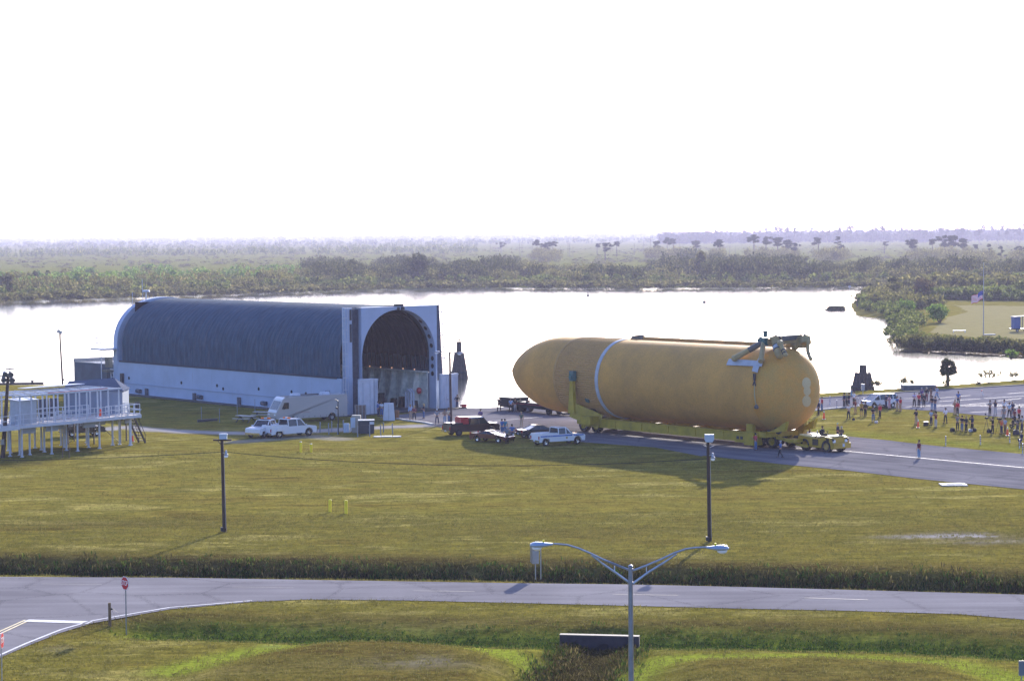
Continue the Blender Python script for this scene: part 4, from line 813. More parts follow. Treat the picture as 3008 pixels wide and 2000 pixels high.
# twin armed street lamp close to the camera
LY = 64.0; lt = at_depth(1852, 1665, LY); lb = at_depth(1858, 2000, LY)
lamp = empty('street_lamp', (lt.x, LY, 0)); tag(lamp, 'tall galvanised street lamp with two curved arms in the foreground', 'street lamp')
HT = lt.z
b = MB(); b.cyl((0, 0, -.5), (0, 0, HT-.0), .13, .062, 14); b.build('pole', M_galv, lamp, smooth=True)
b = MB(); b.ball((0, 0, HT+.02), .075, 10, (1, 1, .7)); b.cyl((0, 0, HT-.48), (0, 0, HT-.42), .085, n=12); b.cyl((0, 0, HT-.10), (0, 0, HT-.04), .085, n=12); b.build('pole_cap', M_galv, lamp, smooth=True)
def lp(px, py): q = at_depth(px, py, LY); return Vector((q.x-lt.x, 0, q.z))
for side, up_, lo_, hd in ((-1, [(1850, 1674), (1815, 1660), (1770, 1642), (1735, 1625), (1700, 1610), (1667, 1600), (1640, 1597.5), (1626, 1597)], [(1850, 1712), (1806, 1680), (1770, 1655), (1737, 1629)], (1624, 1598)),
                           (1, [(1858, 1676), (1900, 1660), (1940, 1643), (1980, 1624), (2015, 1612), (2045, 1608), (2072, 1607), (2080, 1607)], [(1859, 1714), (1905, 1680), (1950, 1652), (1988, 1626)], (2074, 1608))):
    b = MB(); pts = [lp(*q) for q in up_]
    for i in range(len(pts)-1): b.cyl(pts[i], pts[i+1], .034-.001*i, .033-.001*i, 8)
    a_ = b.build('arm', M_galv, lamp, smooth=True)
    b = MB(); pts = [lp(*q) for q in lo_]
    for i in range(len(pts)-1): b.cyl(pts[i], pts[i+1], .045-.006*i, .040-.006*i, 8)
    b.build('arm_brace', M_galv, lamp, smooth=True)
    b = MB(); x_ = lp(1805 if side < 0 else 1899, 1665).x; b.cyl((x_, 0, lp(1805, 1662 if side < 0 else 1664).z), (x_, 0, lp(1805, 1678 if side < 0 else 1680).z), .015, n=6); b.build('arm_tie', M_white, lamp)
    h0 = lp(*hd); b = MB(); Lh = .64; vs = []
    secs = [(0, .07, .035, 0), (.15, .10, .06, -.01), (.32, .15, .095, -.02), (.50, .16, .10, -.02), (.60, .11, .075, -.02), (.655, .03, .03, -.03)]
    for t, wy, hz_, dz in secs:
        for k in range(10): a = 2*math.pi*k/10; vs.append((h0.x+side*t, wy*math.cos(a), h0.z+dz+hz_*max(-.55, math.sin(a))))
    b.add(vs, [(j*10+k, j*10+(k+1) % 10, (j+1)*10+(k+1) % 10, (j+1)*10+k) for j in range(5) for k in range(10)]+[tuple(range(10)), tuple(range(59, 49, -1))])
    hd_ = b.build('lamp_head', mat('head_grey', (.36, .42, .50), .4, .4), lamp, smooth=True)
    b = MB(); b.ball((h0.x+side*.46, 0, h0.z-.075), .155, 14, (1, .85, .72)); b.build('lamp_globe', M_lamp, hd_, smooth=True)
    b = MB(); b.cyl((h0.x+side*.27, 0, h0.z+.06), (h0.x+side*.27, 0, h0.z+.13), .028, n=8); b.build('photocell', M_yel, hd_)
# apron lamp, left floodlight pole, pole at the water, thin pole by the camper
g = at(1325, 1241); t = empty('apron_lamp', g); tag(t, 'dark pole with two silver lamp arms in front of the barge portal', 'street lamp'); h = at_depth(1322, 1034, g.y).z
b = MB(); b.cyl((0, 0, 0), (-.08, 0, h), .17, .11, 10); b.build('pole', mat('rust_brown_pole', (.05, .03, .03), .8, var=.3), t)
b = MB(); b.tube([(-.1, 0, h-.15), (-.7, 0, h+.0), (-1.3, 0, h+.03)], .04, 6); b.build('arm', M_galv, t); b = MB(); b.tube([(-.1, 0, h-.15), (.2, 0, h-.06), (.9, 0, h-.12)], .04, 6); b.build('arm', M_galv, t)
for x_, dz in ((-1.55, .02), (1.1, -.14)): b = MB(); b.ball((x_, 0, h+dz), .36, 12, (1, .5, .35)); b.build('lamp_head', M_galv, t); b = MB(); b.ball((x_+(-.05), 0, h+dz-.1), .24, 10, (1, .6, .5)); b.build('lamp_globe', M_lamp, t)
b = MB(); b.cyl((0, 0, 0), (0, 0, .12), .4, n=10); b.build('pole_base', M_conc, t)
g = at(8, 1345); t = empty('floodlight_pole', g); tag(t, 'leaning dark timber pole carrying a cluster of floodlights at the left edge', 'floodlight pole'); h = at_depth(24, 1105, g.y).z; tx = at_depth(24, 1105, g.y).x-g.x
b = MB(); b.cyl((0, 0, 0), (tx, 0, h), .24, .15, 10); b.build('pole', M_wood, t)
b = MB(); b.cyl((tx+.05, 0, h), (tx+.2, 0, h+.75), .04, n=6); b.lathe([(.02, h+.84), (.5, h+.76), (.45, h+.70), (.02, h+.72)], 16, 'z', (tx+.2, 0, 0)); b.build('top_lamp', M_dark, t)
b = MB(); b.beam((tx-1.5, 0, h+.12), (tx+.55, 0, h-.15), .1, .1); b.build('cross_arm', M_dark, t)
for x_, z_ in ((-1.2, .05), (-.45, -.25), (.38, -.3), (.25, .25), (-.3, .28)): b = MB(); b.cyl((tx+x_-.08, .1, h+z_+.1), (tx+x_+.08, -.28, h+z_-.12), .16, .30, 12); b.build('floodlight', mat('flood_dark', (.09, .10, .12), .4), t)
b = MB(); b.box((tx*.25-.1, -.25, h*.2), (.35, .3, .55)); b.build('switch_box', M_grey, t)
g = at(184, 1117); t = empty('floodlight_pole', g); tag(t, 'thin leaning dark pole with pale floodlights standing at the water left of the barge', 'floodlight pole')
tp_ = at_depth(175.5, 977, g.y); h = tp_.z; tx = tp_.x-g.x
b = MB(); b.cyl((0, 0, -1.2), (tx, 0, h), .15, .11, 8); b.build('pole', M_wood, t)
b = MB(); b.beam((tx-.65, 0, h+.15), (tx+.45, 0, h-.35), .07, .07); b.build('cross_arm', M_dark, t)
for x_, z_ in ((-.15, .25), (.2, .05)): b = MB(); b.box((tx+x_, -.1, h+z_), (.4, .3, .45), ry=.3); b.build('floodlight', M_galv, t)
b = MB(); b.box((tx*.05+.1, -.1, .1), (.3, .3, .3)); b.build('switch_box', M_dark, t)
g = at(994, 1276); t = empty('thin_lamp_pole', g); tag(t, 'thin dark lamp pole in front of the cream camper van', 'lamp pole'); h = at_depth(994, 1178, g.y).z
b = MB(); b.cyl((0, 0, 0), (0, 0, h), .06, n=8); b.build('pole', M_dark, t); b = MB(); b.beam((0, 0, h), (-.35, 0, h+.2), .08, .08); b.beam((0, 0, h-.8), (-.25, 0, h-.7), .12, .2); b.build('lamp_head', M_dark, t)
# flagpole with flag
g = at(2889, 984); t = empty('flagpole', g); tag(t, 'tall slim flagpole flying a striped flag on the grass point', 'flagpole'); h = at_depth(2888, 772, g.y).z
b = MB(); b.cyl((0, 0, 0), (0, 0, h), .12, .07, 8); b.build('pole', M_grey, t); b = MB(); b.box((1.2, 0, .1), (2.4, .8, .2)); b.build('pole_base', M_conc, t)
fz = at_depth(2886, 870, g.y).z; mr, mwh, mbl = mat('flag_red', (.60, .01, .03), .7), mat('flag_white', (.85, .85, .9), .7), mat('flag_blue', (.01, .03, .30), .7)
def fl(u, v): return Vector((-.15-u*2.3, .25*math.sin(u*7+v), fz+1.1-v*1.7-u*1.1+.12*math.sin(u*9)))
fb = {0: MB(), 1: MB(), 2: MB()}
for i in range(14):
    for j in range(13):
        k = 2 if (j < 7 and i < 6) else j % 2
        q = [fl(i/14, j/13), fl((i+1)/14, j/13), fl((i+1)/14, (j+1)/13), fl(i/14, (j+1)/13)]; fb[k].add(q, [(0, 1, 2, 3)])
fo = fb[0].build('flag', mr, t)
fb[1].build('flag_stripe', mwh, fo); cnt = fb[2].build('flag_canton', mbl, fo)
b = MB()
for i in range(5):
    for j in range(4): q = fl((i+.7)/14, (j*1.7+.9)/13); b.ball((q.x, q.y-.03, q.z), .035, 5)
b.build('flag_stars', mwh, cnt)

# ------------------------------------------------------------------ signs and small things
def octa(r): return [(r*math.cos(R(22.5+45*i)), r*math.sin(R(22.5+45*i))) for i in range(8)]
def stop_sign(px, py, cy, rz, label, h0=None, wr=.36):
    g = at(px, py); g.z = gz(g.x, g.y); t = empty('stop_sign', g, rz); tag(t, label, 'stop sign', 'stop signs at the junction'); zc = (at_depth(px, cy, g.y).z if h0 is None else h0)-g.z
    b = MB(); b.box((0, .02, zc/2-.1), (.05, .05, zc+.5)); b.build('post', M_galv if h0 is None else M_dark, t)
    b = MB(); b.prism([(x, z_+zc) for x, z_ in octa(wr)], -.03, -.012); b.build('border', M_white, t)
    b = MB(); b.prism([(x, z_+zc) for x, z_ in octa(wr*.92)], -.036, -.025); f = b.build('sign_face', mat('sign_red', (.50, .01, .02), .4), t)
    tx_ = text('lettering', 'STOP', wr*.66, mat('sign_white', (.8, .8, .8), .4), f, (0, -.042, zc), (R(90), 0, 0), .003); tx_.scale = (1, 1.5, 1)
stop_sign(370, 1843, 1712, R(-48), 'red octagonal stop sign turned to the left beside the road bend', wr=.40)
stop_sign(7, 2003, 1880, R(90), 'red octagonal stop sign seen nearly edge on at the left edge', wr=.42)
g = at(323, 1834); t = empty('timber_post', g); tag(t, 'short weathered timber post with wires beside the stop sign', 'post'); b = MB(); b.cyl((0, 0, -.3), (-.01, 0, 1.25), .09, .08, 8); b.build('post', mat('old_post', (.16, .10, .05), .9, var=.3), t)
b = MB(); b.ball((.12, 0, .9), .07, 6); b.build('insulator', M_dark, t); b = MB(); b.tube([(.12, 0, .9), (.3, -.2, .5), (.35, -.3, 0)], .008, 4); b.tube([(.15, 0, .92), (.5, -.1, .7), (.75, -.2, .2)], .008, 4); b.build('guy_wire', M_dark, t)
g = at(1581, 1696); t = empty('road_sign', g); tag(t, 'road sign turned away on two galvanised posts beyond the left lamp head', 'road sign')
for x_ in (-.17, .17): b = MB(); b.box((x_, 0, 1.0), (.07, .07, 2.2)); b.build('post', M_galv, t)
b = MB(); b.box((-.22, .05, 1.55), (.42, .9, 1.2), rz=.15); b.build('sign_panel', M_grey, t)
g = at(3001, 2022); g.z = gz(g.x, g.y); t = empty('small_sign', g); tag(t, 'small grey square sign on a post at the bottom right edge', 'sign'); b = MB(); b.box((0, 0, .4), (.05, .05, 1.2)); b.build('post', M_galv, t); b = MB(); b.box((0, -.04, 1.0), (.3, .02, .72)); b.build('sign_panel', mat('sign_bluegrey', (.10, .13, .18), .5), t)
for (px, py, ty, lb_) in ((970, 1503, 1468, 'yellow bollard on the lawn, left of the nearer pair'), (1017, 1508, 1470, 'yellow bollard on the lawn, right of the nearer pair'), (884, 1328, 1298, 'yellow bollard with white top below the white pickups'), (914, 1328, 1304, 'faded yellow bollard, right of the pair nearest the pickups')):
    g = at(px, py); h = at_depth(px, ty, g.y).z; t = empty('bollard', g); tag(t, lb_, 'bollard', 'yellow bollards on the lawn'); b = MB(); b.cyl((0, 0, 0), (0, 0, h), .13, n=12); b.build('post', M_yel, t); b = MB(); b.ball((0, 0, h), .13, 10, (1, 1, .4)); b.build('cap', M_white if px < 960 else M_yel, t)
def cone(loc, label, s=1.0, white=False):
    t = empty('traffic_cone', loc); tag(t, label, 'traffic cone', 'orange traffic cones'); b = MB(); b.box((0, 0, .02), (.36*s, .36*s, .04)); b.build('base', M_white, t)
    b = MB(); b.cyl((0, 0, .04), (0, 0, .72*s), .15*s, .07*s, 12); b.build('body', M_orange, t); b = MB(); b.cyl((0, 0, .72*s), (0, 0, .95*s), .068*s, .03*s, 12); b.build('white_top', M_white, t); return t
cone(at(2420.5, 1231), 'orange traffic cone on the grass just right of the tank dome', 1.05); cone(at(2697, 1256), 'orange traffic cone on the grass bank beside the black sound case', .95); cone(at(2959.5, 1279), 'orange traffic cone on the grass in front of the camera crew', .95)
c_ = cone(deck.matrix_world @ Vector((0, 0, 0)), 'orange traffic cone standing on the viewing deck floor', 1.1)
def dpt(x, y, z): c, s = math.cos(DT), math.sin(DT); return Vector((DA.x+c*x-s*y, DA.y+s*x+c*y, z))
c_.location = dpt(11.4, 1.2, DZ+.16); cone(at(390, 1297), 'orange traffic cone at the foot of the deck stairs', .9)
for px, py, ty, lb_ in ((2778, 1308, 1280, 'left of the pair along the road edge right of the walking man'), (2880, 1306, 1278, 'below the video cameraman at the road edge'), (2966, 1300, 1272, 'in front of the crouching group'), (2995, 1317, 1290, 'behind its neighbour at the right edge'), (3004, 1332, 1302, 'nearest the road at the right edge'), (2438, 1189, 1163, 'on the lot corner right of the tank'), (2458, 1200, 1175, 'on the white kerb right of the tank'), (2521.5, 1193, 1170, 'among the people left of the minivan')):
    g = at(px, py); h = at_depth(px, ty, g.y).z; t = empty('marker_post', g); tag(t, 'banded marker post '+lb_, 'marker post', 'banded marker posts')
    b = MB(); b.cyl((0, 0, 0), (0, 0, h), .055, n=8); b.build('post', M_white, t)
    for k in range(3): b = MB(); b.cyl((0, 0, h*(.35+.22*k)), (0, 0, h*(.44+.22*k)), .058, n=8); b.build('band', mat('band_dark_red', (.12, .01, .02), .6), t)
g = at(2889, 1164); t = empty('marker_post', g, 0); tag(t, 'leaning marker post with a red flag in the empty parking lot', 'marker post', 'banded marker posts'); b = MB(); b.cyl((0, 0, 0), (-.2, 0, .8), .03, n=6); b.build('post', M_white, t); b = MB(); b.box((-.22, 0, .75), (.2, .04, .16)); b.build('band', M_red, t)
# things on the bank near the small dolphin
g = at(2535, 1158); t = empty('cabinet', g); tag(t, 'grey metal cabinet on a post in front of the squat timber dolphin', 'cabinet'); b = MB(); b.box((0, 0, .95), (.45, .3, .85)); b.build('door_box', M_grey, t, bevel=.02); b = MB(); b.cyl((0, 0, 0), (0, 0, .6), .05, n=6); b.build('post', M_galv, t)
g = at(2700, 1147); t = empty('concrete_platform', g, R(-2)); tag(t, 'flat concrete platform with a pale top beyond the parking lot', 'platform'); b = MB(); b.box((0, .8, .35), (4.4, 2.2, .6), rz=.05); b.build('plinth', mat('plinth_dark', (.09, .095, .11), .9, var=.3), t); b = MB(); b.box((0, .9, .72), (4.6, 2.5, .12), rz=.05); b.build('top_slab', M_conc, t)
g = at(2800, 1425); t = MB().box((0, 0, .06), (2.2, 1.6, .1)).box((.1, .1, .13), (1.3, .9, .06)).build('concrete_slab', M_conc); t.location = g; tag(t, 'pale square concrete slab set in the lawn beside the road at right', 'slab')
t = MB().box((0, 0, .05), (1.1, 1.3, .1)).box((-1.0, 0, .04), (.8, 1.2, .08)).box((1.1, 0, .04), (.9, 1.2, .08)).build('drain_slab', M_conc); t.location = at(1136, 1283); tag(t, 'pale concrete drain slab in the grass right of the dark green bin', 'slab')
g = at(608, 1239); t = MB().beam((-1.1, -.2, .15), (1.2, .4, .25), .25, .28).build('log', M_dark); t.location = g; tag(t, 'dark log with a pale end lying on the shaded grass', 'log')
g = at(403, 1204); t = empty('bollard', g); tag(t, 'black mooring bollard on a white base right of the viewing deck', 'mooring bollard'); b = MB(); b.cyl((0, 0, .08), (0, 0, .8), .2, .24, 12); b.cyl((0, 0, .8), (0, 0, .98), .34, n=12); b.build('post', M_black, t); b = MB(); b.box((0, 0, .04), (1.0, .8, .08)); b.build('base', M_white, t)
for px, py, ty, lb_ in ((836, 1170, 1148, ''), (95, 1127, 1118, '')):
    pass
g = at(95, 1129); t = MB().cyl((0, 0, 0), (0, 0, .5), .18, n=10).box((0, 0, .55), (.5, .4, .1)).build('mooring_post', M_dark); t.location = g; tag(t, 'short dark mooring post on the seawall at far left', 'mooring post')
b = MB(); q0 = at(246, 1115, 0); q = [at(0, 1129.5), at(60, 1129), at(128, 1127)]
b.beam(Vector((q[0].x-8, q[0].y, .05)), Vector((q[2].x, q[2].y, .05)), .5, .35); o = b.build('seawall', mat('seawall_dark', (.05, .045, .05), .9)); tag(o, 'dark low seawall along the water behind the viewing deck', 'seawall')
# utility boxes in front of the portal
g = at(1018, 1270); t = empty('utility_box', g); tag(t, 'small pale utility box with bent pipes left of the tall grey cabinet', 'utility box'); b = MB(); b.box((0, 0, .5), (.62, .5, 1.0)); b.build('box', mat('pale_blue_box', (.42, .50, .60), .5), t, bevel=.02); b = MB(); b.tube([(0, -.3, .9), (0, -.32, .12), (.5, -.32, .12), (.5, -.3, .9)], .05, 6); b.build('pipe', M_white, t)
g = at(1044, 1270); t = empty('utility_box', g); tag(t, 'tall beige grey electrical cabinet left of the dark green bin', 'utility box'); b = MB(); b.box((.1, .2, .95), (1.0, .7, 1.9)); b.build('box', mat('beige_box', (.28, .27, .24), .6), t, bevel=.03); b = MB(); b.box((-.25, -.2, 1.1), (.5, .1, 1.1)); b.build('door', mat('pale_blue_box', (.42, .50, .60)), t)
g = at(1076, 1274); t = empty('dumpster', g, .06); tag(t, 'dark green metal bin with a small white notice in front of the portal', 'dumpster'); b = MB(); b.box((0, .5, .75), (1.75, 1.1, 1.4)); b.build('bin', mat('bin_dark', (.012, .022, .035), .5, var=.2), t, bevel=.03); b = MB(); b.box((0, .5, 1.48), (1.8, 1.2, .08)); b.build('lid', mat('lid_grey', (.45, .46, .46), .5), t); b = MB(); b.box((.62, -.07, 1.18), (.5, .02, .28)); b.build('notice', M_white, t); b = MB(); b.box((0, -.09, .95), (1.4, .05, .05)); b.build('bar', M_dark, t)
for gi, (px, py, ty) in enumerate(((940, 1270, 1240), (966, 1276, 1244), (974.5, 1268, 1238), (992, 1276, 1246), (1009, 1262, 1235), (1051, 1283, 1253), (1086, 1282, 1249), (1118.5, 1279, 1249), (1126.5, 1270, 1242), (1153.5, 1275, 1245))):
    g = at(px, py); h = at_depth(px, ty, g.y).z; t = MB().cyl((0, 0, 0), (random.uniform(-.05, .05), 0, h), .06, n=8).ball((0, 0, h), .07, 6).build('guard_post', mat('guard_grey', (.20, .22, .26), .6)); t.location = g; tag(t, 'grey guard post '+('leftmost of the row below the camper van', 'left one of the close pair below the camper van', 'right one of the close pair below the camper van', 'beside the foot of the thin lamp pole', 'just left of the small pale utility box', 'at the left corner of the dark green bin', 'in front of the dark green bin, towards its right', 'just left of the drain slab', 'behind the drain slab', 'rightmost, right of the drain slab')[gi], 'guard post', 'grey guard posts')
for fi, (px, py, ty) in enumerate(((592, 1234, 1193), (645, 1240, 1192), (697, 1216, 1188), (749, 1210, 1186))):
    g = at(px, py); t = MB().cyl((0, 0, 0), (0, 0, 1.6), .04, n=6).build('fence_post', mat('guard_grey', (.2, .2, .2))); t.location = g; tag(t, 'thin grey fence post on the shaded grass, '+('leftmost, behind the dark log', 'second from left, right of the dark log', 'third from left, behind the picnic tables', 'rightmost, nearest the camper van')[fi], 'fence post', 'thin fence posts along the barge')
for px, y0, y1 in ((184, 1345, 1285), (203, 1345, 1288)):
    g = at(px, y0); t = MB().box((0, 0, 1.05), (.06, .06, 2.1)).build('steel_stake', M_wood); t.location = g; tag(t, ('left' if px < 190 else 'right')+' one of two thin rusty stakes in front of the viewing deck', 'stake', 'pair of rusty stakes')
g = at(1143, 1235); t = empty('cover', g, .1); tag(t, 'white tapered cover standing at the left of the portal opening', 'cover'); b = MB(); b.box((0, .3, 1.02), (1.38, 1.0, 2.04), taper=.80); b.build('shell', M_white, t, bevel=.03); b = MB(); b.beam((-.05, -.22, .1), (-.05, -.14, 1.95), .04, .04); b.build('seam', M_grey, t)
g = at(1166, 1228); t = empty('trash_can', g); tag(t, 'rusty brown trash can right of the white tapered cover', 'trash can'); b = MB(); b.cyl((0, 0, 0), (0, 0, .85), .26, .3, 12); b.build('can', mat('rust_can', (.22, .10, .04), .8), t); b = MB(); b.ball((0, 0, .85), .3, 10, (1, 1, .5)); b.build('lid', mat('rust_lid', (.18, .09, .05), .8), t)
g = at(1059, 1236); t = empty('crate', g, .1); tag(t, 'tall brown plywood crate against the left portal door', 'crate'); b = MB(); b.box((0, 0, .95), (1.35, .7, 1.8)); b.build('box', mat('plywood', (.15, .11, .09), .8, var=.4, vscale=3), t); b = MB(); [b.box((x_, -.37, .95), (.09, .05, 1.8)) for x_ in (-.6, -.2, .2, .6)]; b.build('batten', mat('batten_grey', (.22, .22, .25), .8), t)
g = at(1276, 1199); t = MB().box((0, 0, .25), (.6, .4, .5)).cyl((-.5, 0, .3), (.5, 0, .3), .09, n=8).build('hydrant', M_red); t.location = at(1363, 1198); tag(t, 'red hydrant at the water edge right of the portal', 'hydrant')
g = at(1414, 1199); t = MB().cyl((0, 0, 0), (0, 0, 1.1), .02, n=5).cyl((.1, 0, 0), (.06, 0, .9), .015, n=5).build('marker_stake', M_grey); t.location = g; tag(t, 'thin white stake at the water edge between portal and tank nose', 'stake')
def table(px, py, label, rz):
    t = empty('picnic_table', at(px, py), rz); tag(t, label, 'picnic table', 'picnic tables'); b = MB(); b.box((0, 0, .75), (2.6, .8, .06)); b.build('table_top', mat('pale_wood', (.40, .38, .36), .7), t)
    for s_ in (-1, 1): b = MB(); b.box((0, s_*.8, .45), (2.6, .28, .05)); b.build('bench_seat', MATS['pale_wood'], t)
    for s_ in (-1, 1): b = MB(); b.beam((s_*.9, -.7, 0), (s_*.9, .1, .75), .06, .1); b.beam((s_*.9, .7, 0), (s_*.9, -.1, .75), .06, .1); b.build('leg', M_dark, t)
table(722, 1240, 'pale picnic table in the shade left of the white pickups', R(-35)); table(775, 1228, 'pale picnic table behind the cream camper van nose', R(-20))
# culvert headwall and far structures
a0, a1 = at(1645, 1861), at(1878, 1866); zb = -.25
b = MB(); b.beam(Vector((a0.x, a0.y, -.8)), Vector((a1.x, a1.y, -.8)), .35, 1.5); hw = b.build('culvert_headwall', mat('headwall_dark', (.035, .03, .038), .9, var=.35, vscale=1.5)); tag(hw, 'concrete culvert headwall over the weedy ditch in the foreground', 'headwall')
b = MB(); b.beam(Vector((a0.x, a0.y, -.02)), Vector((a1.x, a1.y, -.03)), .42, .05); b.build('coping', mat('coping_buff', (.13, .115, .10), .8, var=.2), hw); b = MB(); p_ = a0.lerp(a1, .55); b.cyl((p_.x, p_.y-.16, -.85), (p_.x, p_.y-.22, -.85), .42, n=18); b.build('culvert_mouth', mat('culvert_black', (.008, .008, .012), .9), hw)
g = at(2988, 974); t = empty('shed_trailer', g, R(12)); tag(t, 'blue open sided shed on a trailer at the right edge of the grass point', 'shed'); b = MB(); b.box((-.3, 0, 1.9), (1.4, 1.6, 2.6)); b.build('wall', mat('shed_blue', (.03, .08, .25), .6), t); b = MB(); b.box((1.4, 0, 3.3), (5.0, 2.2, .12), ry=-.06); b.build('roof', M_conc, t)
for x_ in (.8, 1.8, 2.8): b = MB(); b.box((x_, -.8, 1.9), (.12, .12, 2.7)); b.build('post', M_dark, t)
for x_ in (-.4, 1.4): wheel(t, (x_, -.9, .35), .35, .25, rimm=M_grey)
b = MB(); b.box((.8, 0, .6), (4.6, 1.8, .2)); b.build('chassis', M_dark, t)
t = empty('long_bench', at(2818, 977)); tag(t, 'long white bench on the dry grass left of the flagpole', 'bench'); b = MB(); b.box((0, 0, .45), (2.7, .5, .1)); b.build('seat', M_white, t); [MB().box((x_, 0, .2), (.1, .4, .4)).build('leg', M_white, t) for x_ in (-1.2, 1.2)]
for px, py, cc, lb_ in ((1727, 870, M_dark, 'tiny dark buoy in the open water above the tank nose'), (2069, 889, M_dark, 'tiny dark buoy in the water above the middle of the tank'), (2496, 842, M_white, 'small white buoy by the far shore near the green point')):
    q = at(px, py, WZ); t = MB().cyl((0, 0, -.3), (0, 0, .5), .6, .5, 10).cyl((0, 0, .5), (0, 0, 1.6), .15, .1, 6).build('buoy', cc); t.location = q; tag(t, lb_, 'buoy')
for px, py, s, m_, lb_ in ((2507, 1234, .38, M_black, 'black camera bag on the grass beside the man in a white shirt'), (2720, 1250, .6, M_black, 'black sound case with a pale lid beside the orange cone'), (2798, 1267, .55, M_black, 'black bag on the grass left of the four standing viewers'), (2862, 1267, .5, M_black, 'black bag on the grass right of the four standing viewers'), (2851, 1268, .45, M_white, 'white plastic bag between the standing viewers'), (2905, 1270, .5, M_black, 'black backpack beside the video cameraman'), (2985, 1276, .7, mat('bag_dark', (.02, .025, .04), .7), 'pile of dark equipment bags by the crouching group'), (2574, 1243, .4, M_white, 'white and green cooler box on the bank below the man in jeans'), (2895, 1219, .25, M_dark, 'small dark bag on the lot edge left of the two viewers')):
    t = empty('bag', at(px, py), random.uniform(-.5, .5)); tag(t, lb_, 'bag'); s *= .78; b = MB(); b.box((0, 0, s*.45), (s*1.3, s*.7, s*.9), taper=.8); b.build('body', m_, t, bevel=.05); b = MB(); b.tube([(-.2*s, 0, s*.88), (0, 0, s*1.1), (.2*s, 0, s*.88)], .02, 5); b.build('handle', M_dark, t)
    if 'pale lid' in lb_: b = MB(); b.box((0, 0, s*.92), (s*1.2, s*.65, s*.12)); b.build('lid', M_white, t)
def tripod(px, py, label, h=1.35, cam_=True):
    t = empty('tripod', at(px, py), random.uniform(0, 6)); tag(t, label, 'tripod')
    for k in range(3): a = k*2.094; b = MB(); b.cyl((.38*math.cos(a), .38*math.sin(a), 0), (0, 0, h), .02, n=5); b.build('leg', M_dark, t)
    if cam_: b = MB(); b.box((0, 0, h+.1), (.42, .16, .2)); b.cyl((-.2, 0, h+.1), (-.36, 0, h+.1), .07, n=8); b.build('camera', M_black, t)
tripod(2899, 1271, 'tripod with a black video camera left of the black clad cameraman', 1.5); tripod(2934, 1275, 'tripod with a large camera in front of the man in orange', 1.55); tripod(2846, 1268, 'slim tripod between the two dark clad women', 1.2, False); tripod(2576, 1241, 'slim pale tripod beside the man in jeans on the bank', 1.5, False); tripod(2992, 1276, 'tripod among the group at the right edge', 1.4)

# ------------------------------------------------------------------ vehicles (local: +x forward)
def paint(name, c, metal=0): return mat('paint_'+name, c, .3, metal, coat=.8, spec=.5)
def vehicle(name, label, cat, loc, head, L, W, prof_lo, cab, pm, wheels=(-1.5, 1.6), wr=.37, arch=.46, group=None, roofm=None, scale=1., wm=None, zb=.38, pill=None, rim=None):
    t = empty(name, loc, R(90-head)); t.scale = (scale,)*3; tag(t, label, cat, group)
    b = MB(); lo = arches(-L/2+.05, L/2-.1, zb, 0, wheels, arch); b.prism(lo+prof_lo, -W/2, W/2, wf=lambda z_: 1-.05*max(0, z_-.75)); b.build('body', pm, t, bevel=.035)
    (x0, x1, x2, x3, z0, z1) = cab                              # rear base, rear top, front top, front base, belt, roof
    wf = lambda z_: .95-.15*max(0, (z_-z0)/(z1-z0)) if z_ >= z0 else .95
    b = MB(); b.prism([(x0, z0-.03), (x3, z0-.03), (x2, z1-.05), (x1, z1-.05)], -W/2, W/2, wf=wf); b.build('glass', wm or M_glass, t)
    b = MB(); k = wf(z1)*W/2+.01; b.box(((x1+x2)/2, 0, z1-.01), (x2-x1+.06, 2*k, .08), taper=.94); b.build('roof', roofm or pm, t, bevel=.02)
    ps = [(x0, x1), (x3, x2)]+[(p, p) for p in (pill or [(x0*.45+x3*.55)])]
    for sy in (-1, 1):
        b = MB()
        for pa, pb in ps: b.beam((pa, sy*(W/2*wf(z0)+.004), z0-.04), (pb, sy*(W/2*wf(z1)+.004), z1-.03), .09, .05, up=(0, 1, 0))
        b.build('pillars', pm, t)
    for wx in wheels:
        for sy in (-1, 1): wheel(t, (wx, sy*(W/2-.13), wr), wr, .25, rimm=rim or M_chrome, ri=.6, n=16)
    for sy in (-1, 1):
        b = MB(); b.box((L/2-.06, sy*(W/2-.28), .78), (.10, .34, .17)); b.build('headlight', M_lamp, t)
        b = MB(); b.box((-L/2+.04, sy*(W/2-.16), .85), (.08, .18, .34)); b.build('tail_light', M_redl, t)
        b = MB(); b.box((x3-.12, sy*(W/2+.10), z0+.08), (.10, .18, .15)); b.build('mirror', pm, t)
    b = MB(); b.box((L/2+.03, 0, .52), (.14, W*.94, .2)); b.build('bumper', M_chrome if L > 5 else pm, t); b = MB(); b.box((-L/2-.02, 0, .52), (.12, W*.94, .2)); b.build('bumper', M_chrome if L > 5 else pm, t)
    b = MB(); b.box((L/2-.03, 0, .80), (.08, W*.5, .2)); b.build('grille', M_dark, t)
    b = MB(); b.box((-L/2-.09, 0, .56), (.02, .3, .15)); b.build('number_plate', M_white, t)
    return t
def bed(t, L, W, pm, x0, x1, z=1.12):
    b = MB(); b.box(((x0+x1)/2, 0, z+.004), (x1-x0-.2, W*.78, .02)); b.build('truck_bed', mat('bed_dark', (.05, .05, .06), .8), t)
    for sy in (-1, 1): b = MB(); b.box(((x0+x1)/2, sy*W*.44, z+.05), (x1-x0, .1, .10)); b.build('bed_rail', pm, t)
    b = MB(); b.box((x0+.04, 0, z-.1), (.09, W*.86, .4)); b.build('tailgate', pm, t)
